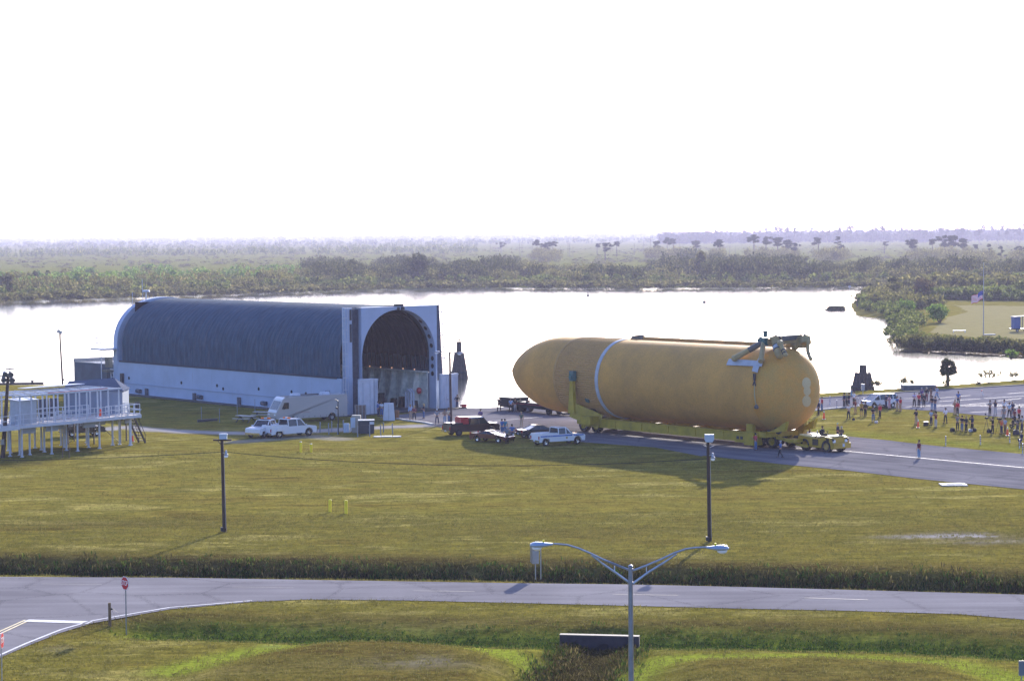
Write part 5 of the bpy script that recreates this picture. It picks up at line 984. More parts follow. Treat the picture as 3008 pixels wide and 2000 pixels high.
def lightbar(t, x, z, W):
    b = MB(); b.box((x, 0, z+.03), (.22, W*.62, .05)); lb_ = b.build('light_bar', M_dark, t)
    for sy in (-.3, 0, .3): b = MB(); b.box((x, sy*1.3, z+.12), (.26, .36, .16)); b.build('beacon', M_amb if sy else M_white, lb_, bevel=.03)
P_w = paint('white', (.66, .67, .70)); P_m = paint('maroon', (.075, .008, .012), .1); P_d = paint('dark_brown', (.022, .014, .018)); P_b = paint('black', (.008, .009, .012)); P_van = paint('cream', (.40, .38, .37)); P_pd = paint('darkred', (.030, .010, .012))
pk_lo = [(2.75, .45), (2.78, .95), (2.6, 1.06), (1.35, 1.16), (1.2, 1.16), (-.42, 1.14), (-.44, 1.22), (-2.7, 1.22), (-2.75, .5)]
g = at(1603, 1310); hd = 60; fw = Vector((math.sin(R(hd)), math.cos(R(hd)), 0)); lf = Vector((-fw.y, fw.x, 0))
def by_wheel(px, py, hd, xw, W, side, z=0):                     # centre of a vehicle from the ground contact of one wheel
    g = at(px, py, z); fw = Vector((math.sin(R(hd)), math.cos(R(hd)), 0)); lf = Vector((-fw.y, fw.x, 0)); return g-fw*xw-lf*(side*(W/2-.13))
t = vehicle('pickup_truck', 'white patrol pickup with a blue side stripe parked on the grass below the tank', 'pickup truck', by_wheel(1603, 1310, 60, -1.95, 1.95, -1), 60, 5.5, 1.95, pk_lo, (-.43, -.40, .55, 1.2, 1.13, 1.80), P_w, (-1.95, 1.85))
bed(t, 5.5, 1.95, P_w, -2.65, -.55, 1.20)
mb_ = mat('stripe_blue', (.03, .12, .42), .4)
for sy in (-1, 1):
    b = MB(); b.box((-1.55, sy*.972, 1.0), (2.1, .012, .13)); b.box((.35, sy*.972, 1.0), (1.7, .012, .13)); b.box((1.95, sy*.972, .98), (1.2, .012, .11)); b.build('side_stripe', mb_, t)
text('lettering', 'SECURITY', .15, M_white, t, (-1.5, -.985, 1.0), (R(90), 0, 0), .002)
b = MB(); b.prism([(.52-.12, .72), (.52, .62), (.52+.12, .72), (.52+.1, .86), (.52-.1, .86)], -.984, -.978); b.build('door_badge', mat('badge_gold', (.4, .3, .12), .5), t)
t = vehicle('pickup_truck', 'white crew cab pickup with an orange light bar seen from behind', 'pickup truck', by_wheel(820, 1286.7, 50, -1.9, 2.0, -1), 50, 5.9, 2.0, [(2.95, .45), (2.98, .98), (2.8, 1.1), (1.75, 1.22), (1.6, 1.22), (-.7, 1.2), (-.72, 1.32), (-2.9, 1.32), (-2.95, .5)], (-.72, -.70, .95, 1.6, 1.19, 1.95), P_w, (-1.9, 1.95), wr=.42, arch=.52, group='white pickups with light bars', pill=[.45])
bed(t, 5.9, 2.0, P_w, -2.85, -.85, 1.30); lightbar(t, -.3, 1.93, 2.0)
for sy in (-1, 1): b = MB(); b.prism([(-2.45, .75), (-2.3, 1.08), (-1.5, 1.08), (-1.3, .75)], sy*1.0, sy*1.14); b.build('wheel_flare', P_w, t, bevel=.02)
t = vehicle('pickup_truck', 'white pickup with an orange light bar facing the camera, behind its twin', 'pickup truck', by_wheel(737, 1285, 207, 1.8, 1.95, -1), 207, 5.4, 1.95, [(2.7, .45), (2.73, 1.0), (2.55, 1.12), (1.35, 1.2), (1.2, 1.2), (-2.65, 1.16), (-2.7, .5)], (-.55, -.45, .6, 1.25, 1.17, 1.85), P_w, (-1.85, 1.8), wr=.4, arch=.5, group='white pickups with light bars')
bed(t, 5.4, 1.95, P_w, -2.6, -.65, 1.14); lightbar(t, .1, 1.88, 1.95)
t = vehicle('pickup_truck', 'dark crew cab pickup with white roof and red bed cover on the grass edge', 'pickup truck', by_wheel(1348, 1280.4, 60, -1.95, 2.0, -1), 60, 6.1, 2.0, [(3.05, .45), (3.08, 1.0), (2.9, 1.12), (1.9, 1.22), (1.7, 1.22), (-3.0, 1.16), (-3.05, .5)], (-.6, -.45, 1.1, 1.75, 1.19, 1.92), P_pd, (-1.95, 2.05), wr=.4, arch=.5, roofm=P_w, pill=[.55], rim=M_dark)
bed(t, 6.1, 2.0, P_b, -2.95, -.75, 1.14); b = MB(); b.box((-1.1, 0, 1.58), (1.0, 1.6, .85), taper=.92); b.build('bed_cover', M_red, t, bevel=.08); b = MB(); b.box((-2.2, 0, 1.28), (1.5, 1.8, .25)); b.build('bed_box', P_b, t); b = MB(); b.box((2.35, 0, 1.19), (1.2, 1.7, .04)); b.build('hood', P_w, t)
sp_lo = [(2.2, .36), (2.25, .55), (2.0, .72), (1.1, .86), (-1.5, .90), (-2.15, .88), (-2.2, .45)]
vehicle('sports_car', 'low maroon sports car parked on the grass below the dark pickup', 'car', by_wheel(1402.7, 1297.4, 122, -1.3, 1.85, -1), 122, 4.5, 1.85, sp_lo, (-1.45, -.55, .05, .95, .84, 1.17), P_m, (-1.3, 1.3), .32, .37, zb=.22)
vehicle('coupe', 'black coupe parked behind the white patrol pickup', 'car', at(1583, 1288)+Vector((0, 1.2, 0)), 66, 4.7, 1.85, [(2.3, .4), (2.35, .65), (2.1, .8), (1.2, .92), (-1.7, .96), (-2.25, .92), (-2.3, .45)], (-1.7, -.7, .2, 1.15, .9, 1.35), P_b, (-1.4, 1.4), .33, .40)
vehicle('minivan', 'white minivan parked on the lot behind the standing viewers', 'minivan', by_wheel(2566, 1199, 243, 1.5, 1.9, 1), 243, 4.8, 1.9, [(2.35, .4), (2.4, .7), (2.2, .9), (1.6, 1.02), (-2.3, 1.08), (-2.4, .5)], (-2.3, -2.0, .65, 1.75, 1.03, 1.72), P_w, (-1.45, 1.45), .33, .41, pill=[.55, -.55, -1.5], scale=.96)
vehicle('sport_utility', 'dark sport utility vehicle parked behind the posts of the viewing deck', 'car', at(238, 1282)+Vector((0, .8, 0)), 63, 4.7, 1.85, [(2.3, .42), (2.35, .85), (2.15, 1.02), (1.1, 1.12), (-2.3, 1.12), (-2.35, .5)], (-2.25, -1.95, .3, 1.05, 1.09, 1.72), P_b, (-1.4, 1.4), .36, .44, pill=[-.6, .1])
# camper van
hdm = 240; fwv = Vector((math.sin(R(hdm)), math.cos(R(hdm)), 0)); rc = at(1021, 1232); L = 9.2; W_ = 2.45
t = empty('camper_van', rc+fwv*(L/2)+Vector((-fwv.y, fwv.x, 0))*(-W_/2), R(90-hdm)); tag(t, 'large cream camper van with a sloping windscreen parked beside the barge', 'camper van')
fwd_side = Vector((-fwv.y, fwv.x, 0))
b = MB(); lo = arches(-L/2, L/2-.1, .45, 0, (-2.6, 2.7), .52); b.prism(lo+[(L/2, .6), (L/2-.02, 1.2), (L/2-.12, 1.35), (L/2-.88, 2.72), (L/2-1.2, 2.98), (-L/2+.05, 3.05), (-L/2, 2.8)], -W_/2, W_/2); b.build('body', P_van, t, bevel=.07)
for nm_, vs in (('windshield', None),):
    b = MB(); b.prism([(L/2-.28, 1.55), (L/2-.20, 1.55), (L/2-.74, 2.52), (L/2-.82, 2.52)], -1.02, 1.02); b.build('windshield', M_glass, t)
for sy in (-1, 1): b = MB(); b.prism([(L/2-.75, 1.62), (L/2-1.05, 2.35), (L/2-1.65, 2.35), (L/2-1.65, 1.62)], sy*W_/2-.015, sy*W_/2+.015); b.build('side_window', M_glass, t)
for wx in (-2.6, 2.7):
    for sy in (-1, 1): wheel(t, (wx, sy*(W_/2-.15), .42), .42, .28, rimm=M_grey, ri=.55)
for x_, m_ in ((1.6, M_white), (-2.2, M_white)): b = MB(); b.box((x_, .0, 3.16), (1.1, .9, .28), taper=.85); b.build('roof_unit', m_, t, bevel=.04)
b = MB(); b.box((-.2, -.3, 3.10), (2.6, .5, .08)); b.tube([(-3.2, -.6, 3.05), (-3.2, -.6, 3.35), (-2.9, -.6, 3.4), (-2.6, -.6, 3.35), (-2.6, -.6, 3.05)], .025, 5); b.ball((0.3, .2, 3.28), .14, 8); b.build('roof_rack', M_dark, t)
for sy in (-1, 1): b = MB(); b.box((L/2+.0, sy*.85, .95), (.06, .38, .16)); b.build('headlight', M_lamp, t); b = MB(); b.box((L/2-1.0, sy*(W_/2+.12), 1.75), (.10, .2, .3)); b.build('mirror', M_dark, t)
b = MB(); b.box((L/2+.03, 0, .6), (.14, 2.3, .22)); b.build('bumper', M_grey, t)
for i in range(11):
    b = MB(); b.cyl((-4.1+.75*i, W_/2-.01, .62), (-4.1+.75*i, W_/2+.012, .62), .05, n=8); b.cyl((-4.1+.75*i, -W_/2+.01, .62), (-4.1+.75*i, -W_/2-.012, .62), .05, n=8) ; b.build('marker_light', M_dark, t)
for sy in (-1, 1):
    b = MB(); b.box((-L/2-.02, sy*1.0, 2.4), (.04, .12, .8)); b.build('tail_light', M_redl, t)
b = MB(); b.box((1.2, W_/2+.004, 1.15), (1.8, .008, .07)); b.build('faded_stripe', mat('faded_red', (.35, .22, .2), .6), t)
# dark flatbed trailer beyond the people at the nose
f0 = at(1474, 1204); f1 = at(1640, 1222); dv = (f1-f0); an = math.atan2(dv.y, dv.x)
t = empty('flatbed_trailer', f0, an); tag(t, 'dark low loader trailer behind the people at the tank nose', 'trailer'); LL = dv.length
b = MB(); b.box((1.4, .9, 1.05), (2.8, 2.4, 1.2)); b.box((LL/2+.5, .9, .95), (LL-2, 2.3, .65)); b.beam((LL-1.5, .9, 1.0), (LL+1.2, .9, .35), 2.2, .25); b.build('bed', mat('trailer_dark', (.012, .010, .014), .7), t)
b = MB(); b.box((LL/2+.5, -.28, 1.05), (LL-2.4, .04, .1)); b.build('reflector_strip', mat('strip_red', (.2, .03, .04), .5), t)
for x_ in (2.6, 3.8, LL-2.2): wheel(t, (x_, .2, .45), .45, .4, rimm=M_dark); wheel(t, (x_, 1.7, .45), .45, .4, rimm=M_dark)
b = MB(); b.box((LL*.62, .8, 1.3), (.6, .5, .35)); b.build('winch', M_dark, t)

# ------------------------------------------------------------------ people
DG = None
def skin(name, verts, edges, rad, m, sub=1):
    me_ = bpy.data.meshes.new(name+'_raw'); me_.from_pydata(verts, edges, []); o = bpy.data.objects.new(name+'_tmp', me_); C.objects.link(o)
    o.modifiers.new('s', 'SKIN'); ss = o.modifiers.new('u', 'SUBSURF'); ss.levels = sub; ss.render_levels = sub
    for v, r_ in zip(me_.skin_vertices[0].data, rad): v.radius = (r_, r_) if not isinstance(r_, tuple) else r_
    me_.skin_vertices[0].data[0].use_root = True
    dg = bpy.context.evaluated_depsgraph_get(); dg.update(); res = bpy.data.meshes.new_from_object(o.evaluated_get(dg)); bpy.data.objects.remove(o); bpy.data.meshes.remove(me_)
    res.name = name; res.materials.clear(); res.materials.append(m); res.polygons.foreach_set('use_smooth', [True]*len(res.polygons)); return res
SKIN = mat('skin', (.32, .17, .11), .6)
ARMS = {'down': ((.25, -.03, 1.15), (.27, .05, .91), (.27, .08, .82)), 'hips': ((.40, -.10, 1.20), (.22, .02, 1.04), (.17, .06, 1.01)), 'crossed': ((.26, .08, 1.16), (.02, .24, 1.18), (-.07, .22, 1.20)),
        'camera': ((.28, .20, 1.30), (.10, .26, 1.54), (.05, .22, 1.60)), 'pocket': ((.29, -.08, 1.17), (.22, .02, .99), (.20, .06, .92)), 'hold': ((.24, .02, 1.14), (.14, .26, 1.12), (.08, .30, 1.14))}
LEGS = {'stand': (((.10, .01, .50), (.12, -.01, .08)), ((.10, .01, .50), (.11, -.01, .08)), 0), 'wide': (((.15, .02, .50), (.20, 0, .08)), ((.15, .02, .50), (.19, -.02, .08)), 0),
        'walk': (((.10, .20, .55), (.11, .30, .09)), ((.10, -.04, .50), (.11, -.34, .13)), -.02), 'sit': (((.13, .42, .98), (.13, .44, .55)), ((.13, .42, .98), (.13, .44, .55)), 0), 'crouch': (((.16, .36, .92), (.14, .10, .50)), ((.16, .30, .62), (.14, -.10, .50)), -.42)}
TPL = {}
def template(arm, leg, long_sleeve, shorts, hair):
    key = (arm, leg, long_sleeve, shorts, hair)
    if key in TPL: return TPL[key]
    dz = LEGS[leg][2]; Z_ = lambda p: (p[0], p[1], p[2]+dz)
    V = [(0, 0, .96), (0, -.005, 1.10), (0, .0, 1.30), (0, -.01, 1.45), (0, .01, 1.53), (0, .02, 1.62), (0, .01, 1.70)]; Rr = [(.14, .10), (.12, .09), (.14, .10), .06, .05, .088, .078]; E_ = [(i, i+1) for i in range(6)]
    V += [(0, .10, 1.615)]; Rr += [.016]; E_ += [(5, 7)]
    tor = len(V); arms = {}; legs = {}
    for sx in (1, -1):
        e, w_, h_ = ARMS[arm]
        if arm == 'crossed' and sx < 0: e, w_, h_ = (e[0], e[1], e[2]-.03), (w_[0], w_[1]-.04, w_[2]-.05), (h_[0], h_[1], h_[2]-.05)
        i = len(V); V += [(sx*.18, 0, 1.41), (sx*e[0], e[1], e[2]), (sx*w_[0], w_[1], w_[2]), (sx*h_[0], h_[1], h_[2])]; Rr += [.058, .042, .030, (.034, .018)]; E_ += [(2, i), (i, i+1), (i+1, i+2), (i+2, i+3)]; arms[sx] = i
        d = Vector((sx*h_[0], h_[1], h_[2]))-Vector((sx*w_[0], w_[1], w_[2])); d.normalize(); sd_ = d.cross(Vector((0, 0, 1))); sd_ = sd_.normalized() if sd_.length > .1 else Vector((1, 0, 0)); up_ = Vector((0, .6, -.3)).normalized()
        hh = Vector(V[i+3])
        for q in range(4):
            k = len(V); o_ = sd_*((q-1.5)*.019); ln = (.065, .08, .076, .058)[q]; p1 = hh+o_+d*ln*.5; p2 = hh+o_*1.1+d*ln+up_*.018; V += [tuple(p1), tuple(p2)]; Rr += [.0095, .008]; E_ += [(i+3, k), (k, k+1)]
        k = len(V); p1 = Vector(V[i+2]).lerp(hh, .6)+sd_*(-.035*sx)+d*.02; V += [tuple(p1), tuple(p1+d*.035)]; Rr += [.011, .009]; E_ += [(i+3, k), (k, k+1)]
    for n_, sx in enumerate((1, -1)):
        kn, an_ = LEGS[leg][n_]; i = len(V); tz = an_[2]-.045
        V += [(sx*.09, 0, .91), (sx*kn[0], kn[1], kn[2]), (sx*an_[0], an_[1], an_[2]), (sx*an_[0]*1.08, an_[1]+.15, tz)]; Rr += [.088, .058, .040, (.042, .03)]; E_ += [(0, i), (i, i+1), (i+1, i+2), (i+2, i+3)]; legs[sx] = i
    sitz = dz
    Vz = [Z_(p) for p in V]; 
    parts = {'body': skin('body', Vz, E_, Rr, SKIN)}
    # shirt: torso and sleeves a little wider than the body
    sv = [Vz[0], Vz[1], Vz[2], (Vz[3][0], Vz[3][1], Vz[3][2]-.02)]; sr = [(.155, .115), (.145, .112), (.165, .125), .07]; se = [(0, 1), (1, 2), (2, 3)]
    for sx in (1, -1):
        i = arms[sx]; k = len(sv); sh, el, wr_ = Vector(Vz[i]), Vector(Vz[i+1]), Vector(Vz[i+2])
        if long_sleeve: sv += [tuple(sh), tuple(el), tuple(el.lerp(wr_, .92))]; sr += [.075, .056, .042]; se += [(2, k), (k, k+1), (k+1, k+2)]
        else: sv += [tuple(sh), tuple(sh.lerp(el, .75))]; sr += [.075, .06]; se += [(2, k), (k, k+1)]
    parts['shirt'] = skin('shirt', sv, se, sr, M_white)
    sv = [(Vz[0][0], Vz[0][1], Vz[0][2]+.04), (Vz[0][0], Vz[0][1], Vz[0][2]-.04)]; sr = [(.145, .105), (.15, .115)]; se = [(0, 1)]
    for sx in (1, -1):
        i = legs[sx]; k = len(sv); hp, kn, an_ = Vector(Vz[i]), Vector(Vz[i+1]), Vector(Vz[i+2])
        if shorts: sv += [tuple(hp), tuple(hp.lerp(kn, .9))]; sr += [.105, .082]; se += [(1, k), (k, k+1)]
        else: sv += [tuple(hp), tuple(kn), tuple(kn.lerp(an_, .97))]; sr += [.105, .078, .062]; se += [(1, k), (k, k+1), (k+1, k+2)]
    parts['trousers'] = skin('trousers', sv, se, sr, M_white)
    hz_ = dz
    if hair == 'short': hv, hr, he = [(0, -.02, 1.67+hz_), (0, -.005, 1.725+hz_), (0, -.055, 1.60+hz_)], [.085, .078, .062], [(0, 1), (0, 2)]
    elif hair == 'long': hv, hr, he = [(0, -.02, 1.68+hz_), (0, -.0, 1.73+hz_), (0, -.07, 1.58+hz_), (0, -.10, 1.42+hz_)], [.098, .08, .10, .085], [(0, 1), (0, 2), (2, 3)]
    elif hair == 'cap': hv, hr, he = [(0, -.01, 1.69+hz_), (0, 0, 1.74+hz_), (0, .14, 1.685+hz_)], [.093, .075, (.06, .015)], [(0, 1), (0, 2)]
    else: hv, hr, he = [(0, -.04, 1.64+hz_), (0, -.03, 1.68+hz_)], [.085, .078], [(0, 1)]
    parts['hat' if hair == 'cap' else 'hair'] = skin('hair', hv, he, hr, M_white)
    b = MB()
    for sx in (1, -1):
        a_ = Vector(Vz[legs[sx]+2]); tt = Vector(Vz[legs[sx]+3]); b.beam(a_+Vector((0, -.06, -.04)), tt+Vector((0, .04, 0)), .10, .09)
    parts['shoes'] = b.mesh('shoes', M_white, bevel=.02)
    b = MB()
    for sx in (-1, 1): b.ball((sx*.034, .103, 1.645+hz_), .012, 5)
    parts['eyes'] = b.mesh('eyes', M_white)
    if arm == 'camera': parts['camera'] = MB().box((0, .24, 1.62+hz_), (.15, .10, .10)).cyl((0, .28, 1.62+hz_), (0, .42, 1.62+hz_), .045, n=8).mesh('camera', M_black)
    TPL[key] = parts; return parts
CL = dict(black=(.012, .012, .016), navy=(.018, .025, .07), white=(.62, .64, .70), grey=(.20, .21, .24), lgrey=(.36, .38, .42), blue=(.06, .13, .34), lblue=(.28, .40, .58), denim=(.07, .13, .26), ldenim=(.16, .25, .38), khaki=(.34, .27, .19), tan=(.30, .20, .14), red=(.46, .03, .05), maroon=(.15, .02, .035), orange=(.62, .13, .05), teal=(.06, .22, .28), purple=(.09, .05, .17), lavender=(.38, .36, .55), pink=(.52, .30, .36), green=(.07, .11, .07), brown=(.12, .07, .04), gold=(.35, .25, .05), cream=(.55, .50, .38), blond=(.50, .38, .18), gray_hair=(.42, .42, .42), dhair=(.03, .02, .015), capgreen=(.10, .35, .30))
for k_ in CL: mat('cloth_'+k_, CL[k_], .85, var=.12, vscale=6)
def person(px, py, head, arm, leg, shirt, trou, hair, hcol, label, ls=False, shorts=False, s=1.0, loc=None, shoe='black'):
    g = loc if loc is not None else at(px, py); t = empty('person', g, R(-head)); t.scale = (s,)*3; tag(t, label, 'person', 'people watching the tank move')
    for nm_, me_ in template(arm, leg, ls, shorts, hair).items():
        o = bpy.data.objects.new(nm_, me_); C.objects.link(o); o.parent = t
        if nm_ in ('body', 'camera'): continue
        o.material_slots[0].link = 'OBJECT'; o.material_slots[0].material = MATS['cloth_'+{'shirt': shirt, 'trousers': trou, 'hair': hcol, 'hat': hcol, 'shoes': shoe, 'eyes': 'black'}[nm_]]
    return t
T = -1
PE = [
 (1206, 1232, 150, 'down', 'stand', 'lblue', 'khaki', 'short', 'blond', 'person in pale blue shirt and khaki trousers in front of the portal', 1),
 (1217, 1233.7, 200, 'pocket', 'wide', 'maroon', 'black', 'short', 'blond', 'person in red jacket and black trousers in front of the portal', 1),
 (1245, 1229.4, 250, 'hold', 'stand', 'black', 'denim', 'long', 'blond', 'person with long blond hair, black top and jeans in front of the portal', 0),
 (1284, 1245.5, 170, 'hips', 'wide', 'grey', 'navy', 'cap', 'white', 'person in white cap, grey shirt and navy trousers left of the lamp pole', 0),
 (1306.5, 1244.5, 190, 'crossed', 'stand', 'tan', 'ldenim', 'short', 'dhair', 'person in tan shirt and light jeans left of the lamp pole base', 0),
 (1318.5, 1242.7, 60, 'down', 'stand', 'cream', 'denim', 'long', 'brown', 'person in pale shirt and jeans half hidden by the lamp pole', 0),
 (1311, 1200.5, 20, 'hold', 'stand', 'white', 'navy', 'short', 'dhair', 'person in white shirt and navy trousers at the right portal door', 0),
 (1302.5, 1200, 30, 'hold', 'stand', 'grey', 'grey', 'short', 'dhair', 'person in grey clothes behind the white shirt at the right portal door', 0),
 (1343.5, 1200, 200, 'hips', 'stand', 'black', 'navy', 'short', 'dhair', 'dark dressed person with hand on hip at the water corner of the portal', 1),
 (1412, 1246, 200, 'crossed', 'stand', 'purple', 'purple', 'short', 'dhair', 'person in purple clothes behind the dark pickup', 1),
 (1111.5, 1222, 120, 'down', 'stand', 'blue', 'navy', 'short', 'dhair', 'person in blue coverall left of the white tapered cover', 1),
 (1121, 1222, 200, 'crossed', 'stand', 'white', 'blue', 'short', 'dhair', 'person in white shirt beside the white tapered cover', 0),
 (1466, 1209, 170, 'pocket', 'wide', 'black', 'black', 'short', 'dhair', 'dark silhouetted person, leftmost of the group at the trailer', 1),
 (1500.5, 1211, 200, 'pocket', 'wide', 'lblue', 'black', 'cap', 'navy', 'person in cap, pale blue shirt and black trousers in front of the trailer', 0),
 (1513.5, 1209.5, 170, 'pocket', 'stand', 'black', 'lgrey', 'cap', 'black', 'person in black tee and pale trousers in front of the trailer', 0),
 (1528.5, 1209.2, 180, 'pocket', 'wide', 'green', 'black', 'short', 'dhair', 'person in dark green tee and black trousers in front of the trailer', 0),
 (1551, 1211.8, 150, 'down', 'stand', 'black', 'denim', 'short', 'dhair', 'person in black top and jeans, nearest the tank nose', 1),
 (1531.7, 1253, 180, 'down', 'stand', 'green', 'khaki', 'short', 'blond', 'person in dark green shirt and khaki trousers alone on the apron', 0),
 (1475, 1277, 40, 'crossed', 'stand', 'blue', 'denim', 'short', 'dhair', 'person in blue shirt, leftmost of the four beside the maroon car', 0),
 (1483.5, 1277, 0, 'down', 'stand', 'teal', 'denim', 'short', 'dhair', 'person in teal shirt among the four beside the maroon car', 0),
 (1489.5, 1301.5, -20, 'crossed', 'stand', 'grey', 'black', 'short', 'gray_hair', 'person in pale grey shirt and black trousers standing at the maroon car nose', 0),
 (1504.5, 1294, 10, 'hips', 'stand', 'blue', 'navy', 'short', 'dhair', 'person in blue shirt and jeans, rightmost of the four by the maroon car', 0),
 (2220, 1323, 60, 'hips', 'stand', 'red', 'denim', 'short', 'dhair', 'person in red shirt and jeans beside the transporter wheels', 0),
 (2292.5, 1344, -60, 'hold', 'walk', 'blue', 'black', 'short', 'gray_hair', 'walking person in blue shirt and dark trousers on the tow road', 0),
 (2378, 1288, 100, 'down', 'stand', 'navy', 'black', 'short', 'dhair', 'person in navy vest standing beyond the tow tractor tail', 1),
 (2461, 1291, 250, 'down', 'stand', 'navy', 'navy', 'cap', 'capgreen', 'person in green cap and navy shirt beyond the tow tractor', 1),
 (2414.5, 1207.5, 250, 'down', 'stand', 'red', 'denim', 'short', 'brown', 'person in red top and jeans next to the tank dome', 0),
 (2404.5, 1220.5, 250, 'down', 'stand', 'navy', 'black', 'short', 'dhair', 'dark dressed person half hidden behind the tank dome', 1),
 (2501, 1165.5, 250, 'camera', 'stand', 'green', 'ldenim', 'cap', 'black', 'person in black cap taking a photo on the bank left of the squat dolphin', 0),
 (2479.5, 1197, 250, 'down', 'stand', 'navy', 'black', 'short', 'dhair', 'dark suited person, leftmost of the three on the lot corner', 1),
 (2487, 1195, 230, 'crossed', 'stand', 'green', 'black', 'short', 'gray_hair', 'grey haired person in dark green jacket on the lot corner', 1),
 (2494, 1195, 250, 'hold', 'stand', 'black', 'navy', 'short', 'dhair', 'dark dressed person right of the grey haired one on the lot corner', 1),
 (2508.5, 1192, 240, 'pocket', 'stand', 'white', 'black', 'short', 'brown', 'person in white shirt and black trousers left of the minivan bonnet', 0),
 (2493, 1231.5, 230, 'crossed', 'wide', 'white', 'black', 'short', 'gray_hair', 'person in white shirt and black trousers lowest on the bank, arms folded', 0),
 (2513, 1216, 230, 'camera', 'stand', 'maroon', 'khaki', 'short', 'dhair', 'person in maroon shirt and khaki shorts taking a photo', 0, 1),
 (2531, 1221.5, 210, 'hold', 'stand', 'gold', 'black', 'long', 'dhair', 'person in gold and black with bare legs left of the suited man', 0, 1),
 (2542, 1223.5, 230, 'down', 'stand', 'black', 'black', 'short', 'dhair', 'person in a black suit in front of the minivan', 1),
 (2565, 1240, 170, 'crossed', 'stand', 'black', 'denim', 'short', 'dhair', 'person in black shirt and jeans standing on the bank by the cooler', 0),
 (2585, 1227.5, 240, 'down', 'stand', 'red', 'black', 'short', 'gray_hair', 'white haired person in red jacket and black trousers below the minivan', 1),
 (2579, 1197, 220, 'hold', 'stand', 'maroon', 'black', 'short', 'dhair', 'person in dark maroon in front of the minivan door', 1),
 (2589, 1195, 240, 'hold', 'stand', 'red', 'khaki', 'cap', 'black', 'person in red shirt and khaki trousers against the minivan', 0),
 (2603, 1199, 240, 'down', 'stand', 'navy', 'navy', 'short', 'dhair', 'person in navy suit against the minivan', 1),
 (2612.5, 1202, 230, 'crossed', 'stand', 'pink', 'pink', 'short', 'brown', 'person dressed in pink against the minivan', 1),
 (2635.5, 1207, 240, 'hold', 'stand', 'blue', 'khaki', 'short', 'brown', 'person in blue shirt and khaki trousers behind the minivan', 0),
 (2645, 1208, 240, 'down', 'stand', 'red', 'tan', 'short', 'brown', 'person in red shirt and tan trousers at the minivan tail', 0),
 (2686, 1194, 230, 'crossed', 'wide', 'lavender', 'black', 'short', 'gray_hair', 'person in lavender shirt and black trousers on the lot', 0),
 (2699.5, 1195.5, 220, 'down', 'stand', 'red', 'black', 'short', 'brown', 'person in red shirt and black trousers on the lot', 0),
 (2714, 1196, 200, 'crossed', 'stand', 'black', 'black', 'short', 'cream', 'fair haired person in black on the lot', 1),
 (2691, 1248, 230, 'crossed', 'stand', 'black', 'khaki', 'short', 'dhair', 'person in black jacket and khaki trousers beside the bank cone', 1),
 (2699.5, 1347.5, 240, 'down', 'stand', 'maroon', 'ldenim', 'short', 'brown', 'person in maroon tee and jeans standing alone on the tow road line', 0),
 (2708, 1179, 230, 'down', 'stand', 'purple', 'navy', 'cap', 'lgrey', 'person in purple jacket at the concrete platform', 1),
 (2721.5, 1179, 220, 'down', 'stand', 'black', 'maroon', 'short', 'cream', 'fair haired person in black jacket at the concrete platform', 1),
 (2735, 1179, 230, 'camera', 'stand', 'brown', 'tan', 'short', 'dhair', 'person in brown coat right of the platform group', 1),
 (2752.5, 1174, 240, 'camera', 'walk', 'lblue', 'ldenim', 'cap', 'maroon', 'person in pale blue shirt and light jeans taking a photo at the kerb', 0),
 (2738, 1205.5, 220, 'crossed', 'stand', 'black', 'ldenim', 'short', 'dhair', 'person in black tee and light jeans on the lot edge', 0),
 (2747, 1206.5, 230, 'crossed', 'stand', 'navy', 'denim', 'short', 'dhair', 'person in navy tee and jeans on the lot edge', 0),
 (2735.5, 1248.5, 230, 'hold', 'stand', 'lblue', 'navy', 'short', 'dhair', 'person in pale blue shirt and navy trousers below the lot edge', 0),
 (2749, 1256.5, 240, 'camera', 'stand', 'maroon', 'lgrey', 'short', 'dhair', 'person in maroon shirt and grey jeans taking a photo on the bank', 0),
 (2777.5, 1243, 230, 'crossed', 'wide', 'white', 'black', 'short', 'dhair', 'person in white long sleeved shirt standing alone on the bank', 1),
 (2815, 1192, 200, 'down', 'stand', 'blue', 'navy', 'short', 'dhair', 'person in blue shirt alone in the middle of the lot', 0),
 (2805, 1218, 230, 'crossed', 'stand', 'tan', 'khaki', 'short', 'brown', 'person in tan behind the one in red at the lot edge', 0),
 (2813, 1219, 230, 'down', 'stand', 'red', 'black', 'short', 'cream', 'fair haired person in red shirt and black trousers at the lot edge', 1),
 (2812.5, 1264.5, 170, 'camera', 'stand', 'grey', 'black', 'cap', 'cream', 'person in pale cap and grey shirt taking a photo on the bank', 0),
 (2826, 1267, 230, 'hold', 'stand', 'black', 'denim', 'short', 'dhair', 'person in black shirt and bright jeans among the four on the bank', 0),
 (2838, 1268.5, 230, 'crossed', 'stand', 'black', 'black', 'long', 'blond', 'blond person in black among the four on the bank', 1),
 (2856, 1268, 230, 'camera', 'stand', 'navy', 'black', 'long', 'brown', 'brown haired person in navy, rightmost of the four on the bank', 1),
 (2908, 1219, 230, 'crossed', 'stand', 'grey', 'black', 'short', 'dhair', 'person in grey blue shirt and black trousers at the lot edge', 0),
 (2924, 1219.5, 200, 'camera', 'stand', 'navy', 'lgrey', 'short', 'dhair', 'person in navy shirt and white trousers at the lot edge', 0),
 (2950, 1219.5, 220, 'pocket', 'stand', 'white', 'khaki', 'short', 'brown', 'person in white shirt and dark tie with khaki trousers', 1),
 (2965, 1227, 220, 'down', 'wide', 'lblue', 'black', 'short', 'brown', 'person in pale blue shirt and black trousers near the right edge', 0),
 (2975, 1222, 220, 'hold', 'stand', 'navy', 'navy', 'short', 'cream', 'fair haired person in navy near the right edge', 1),
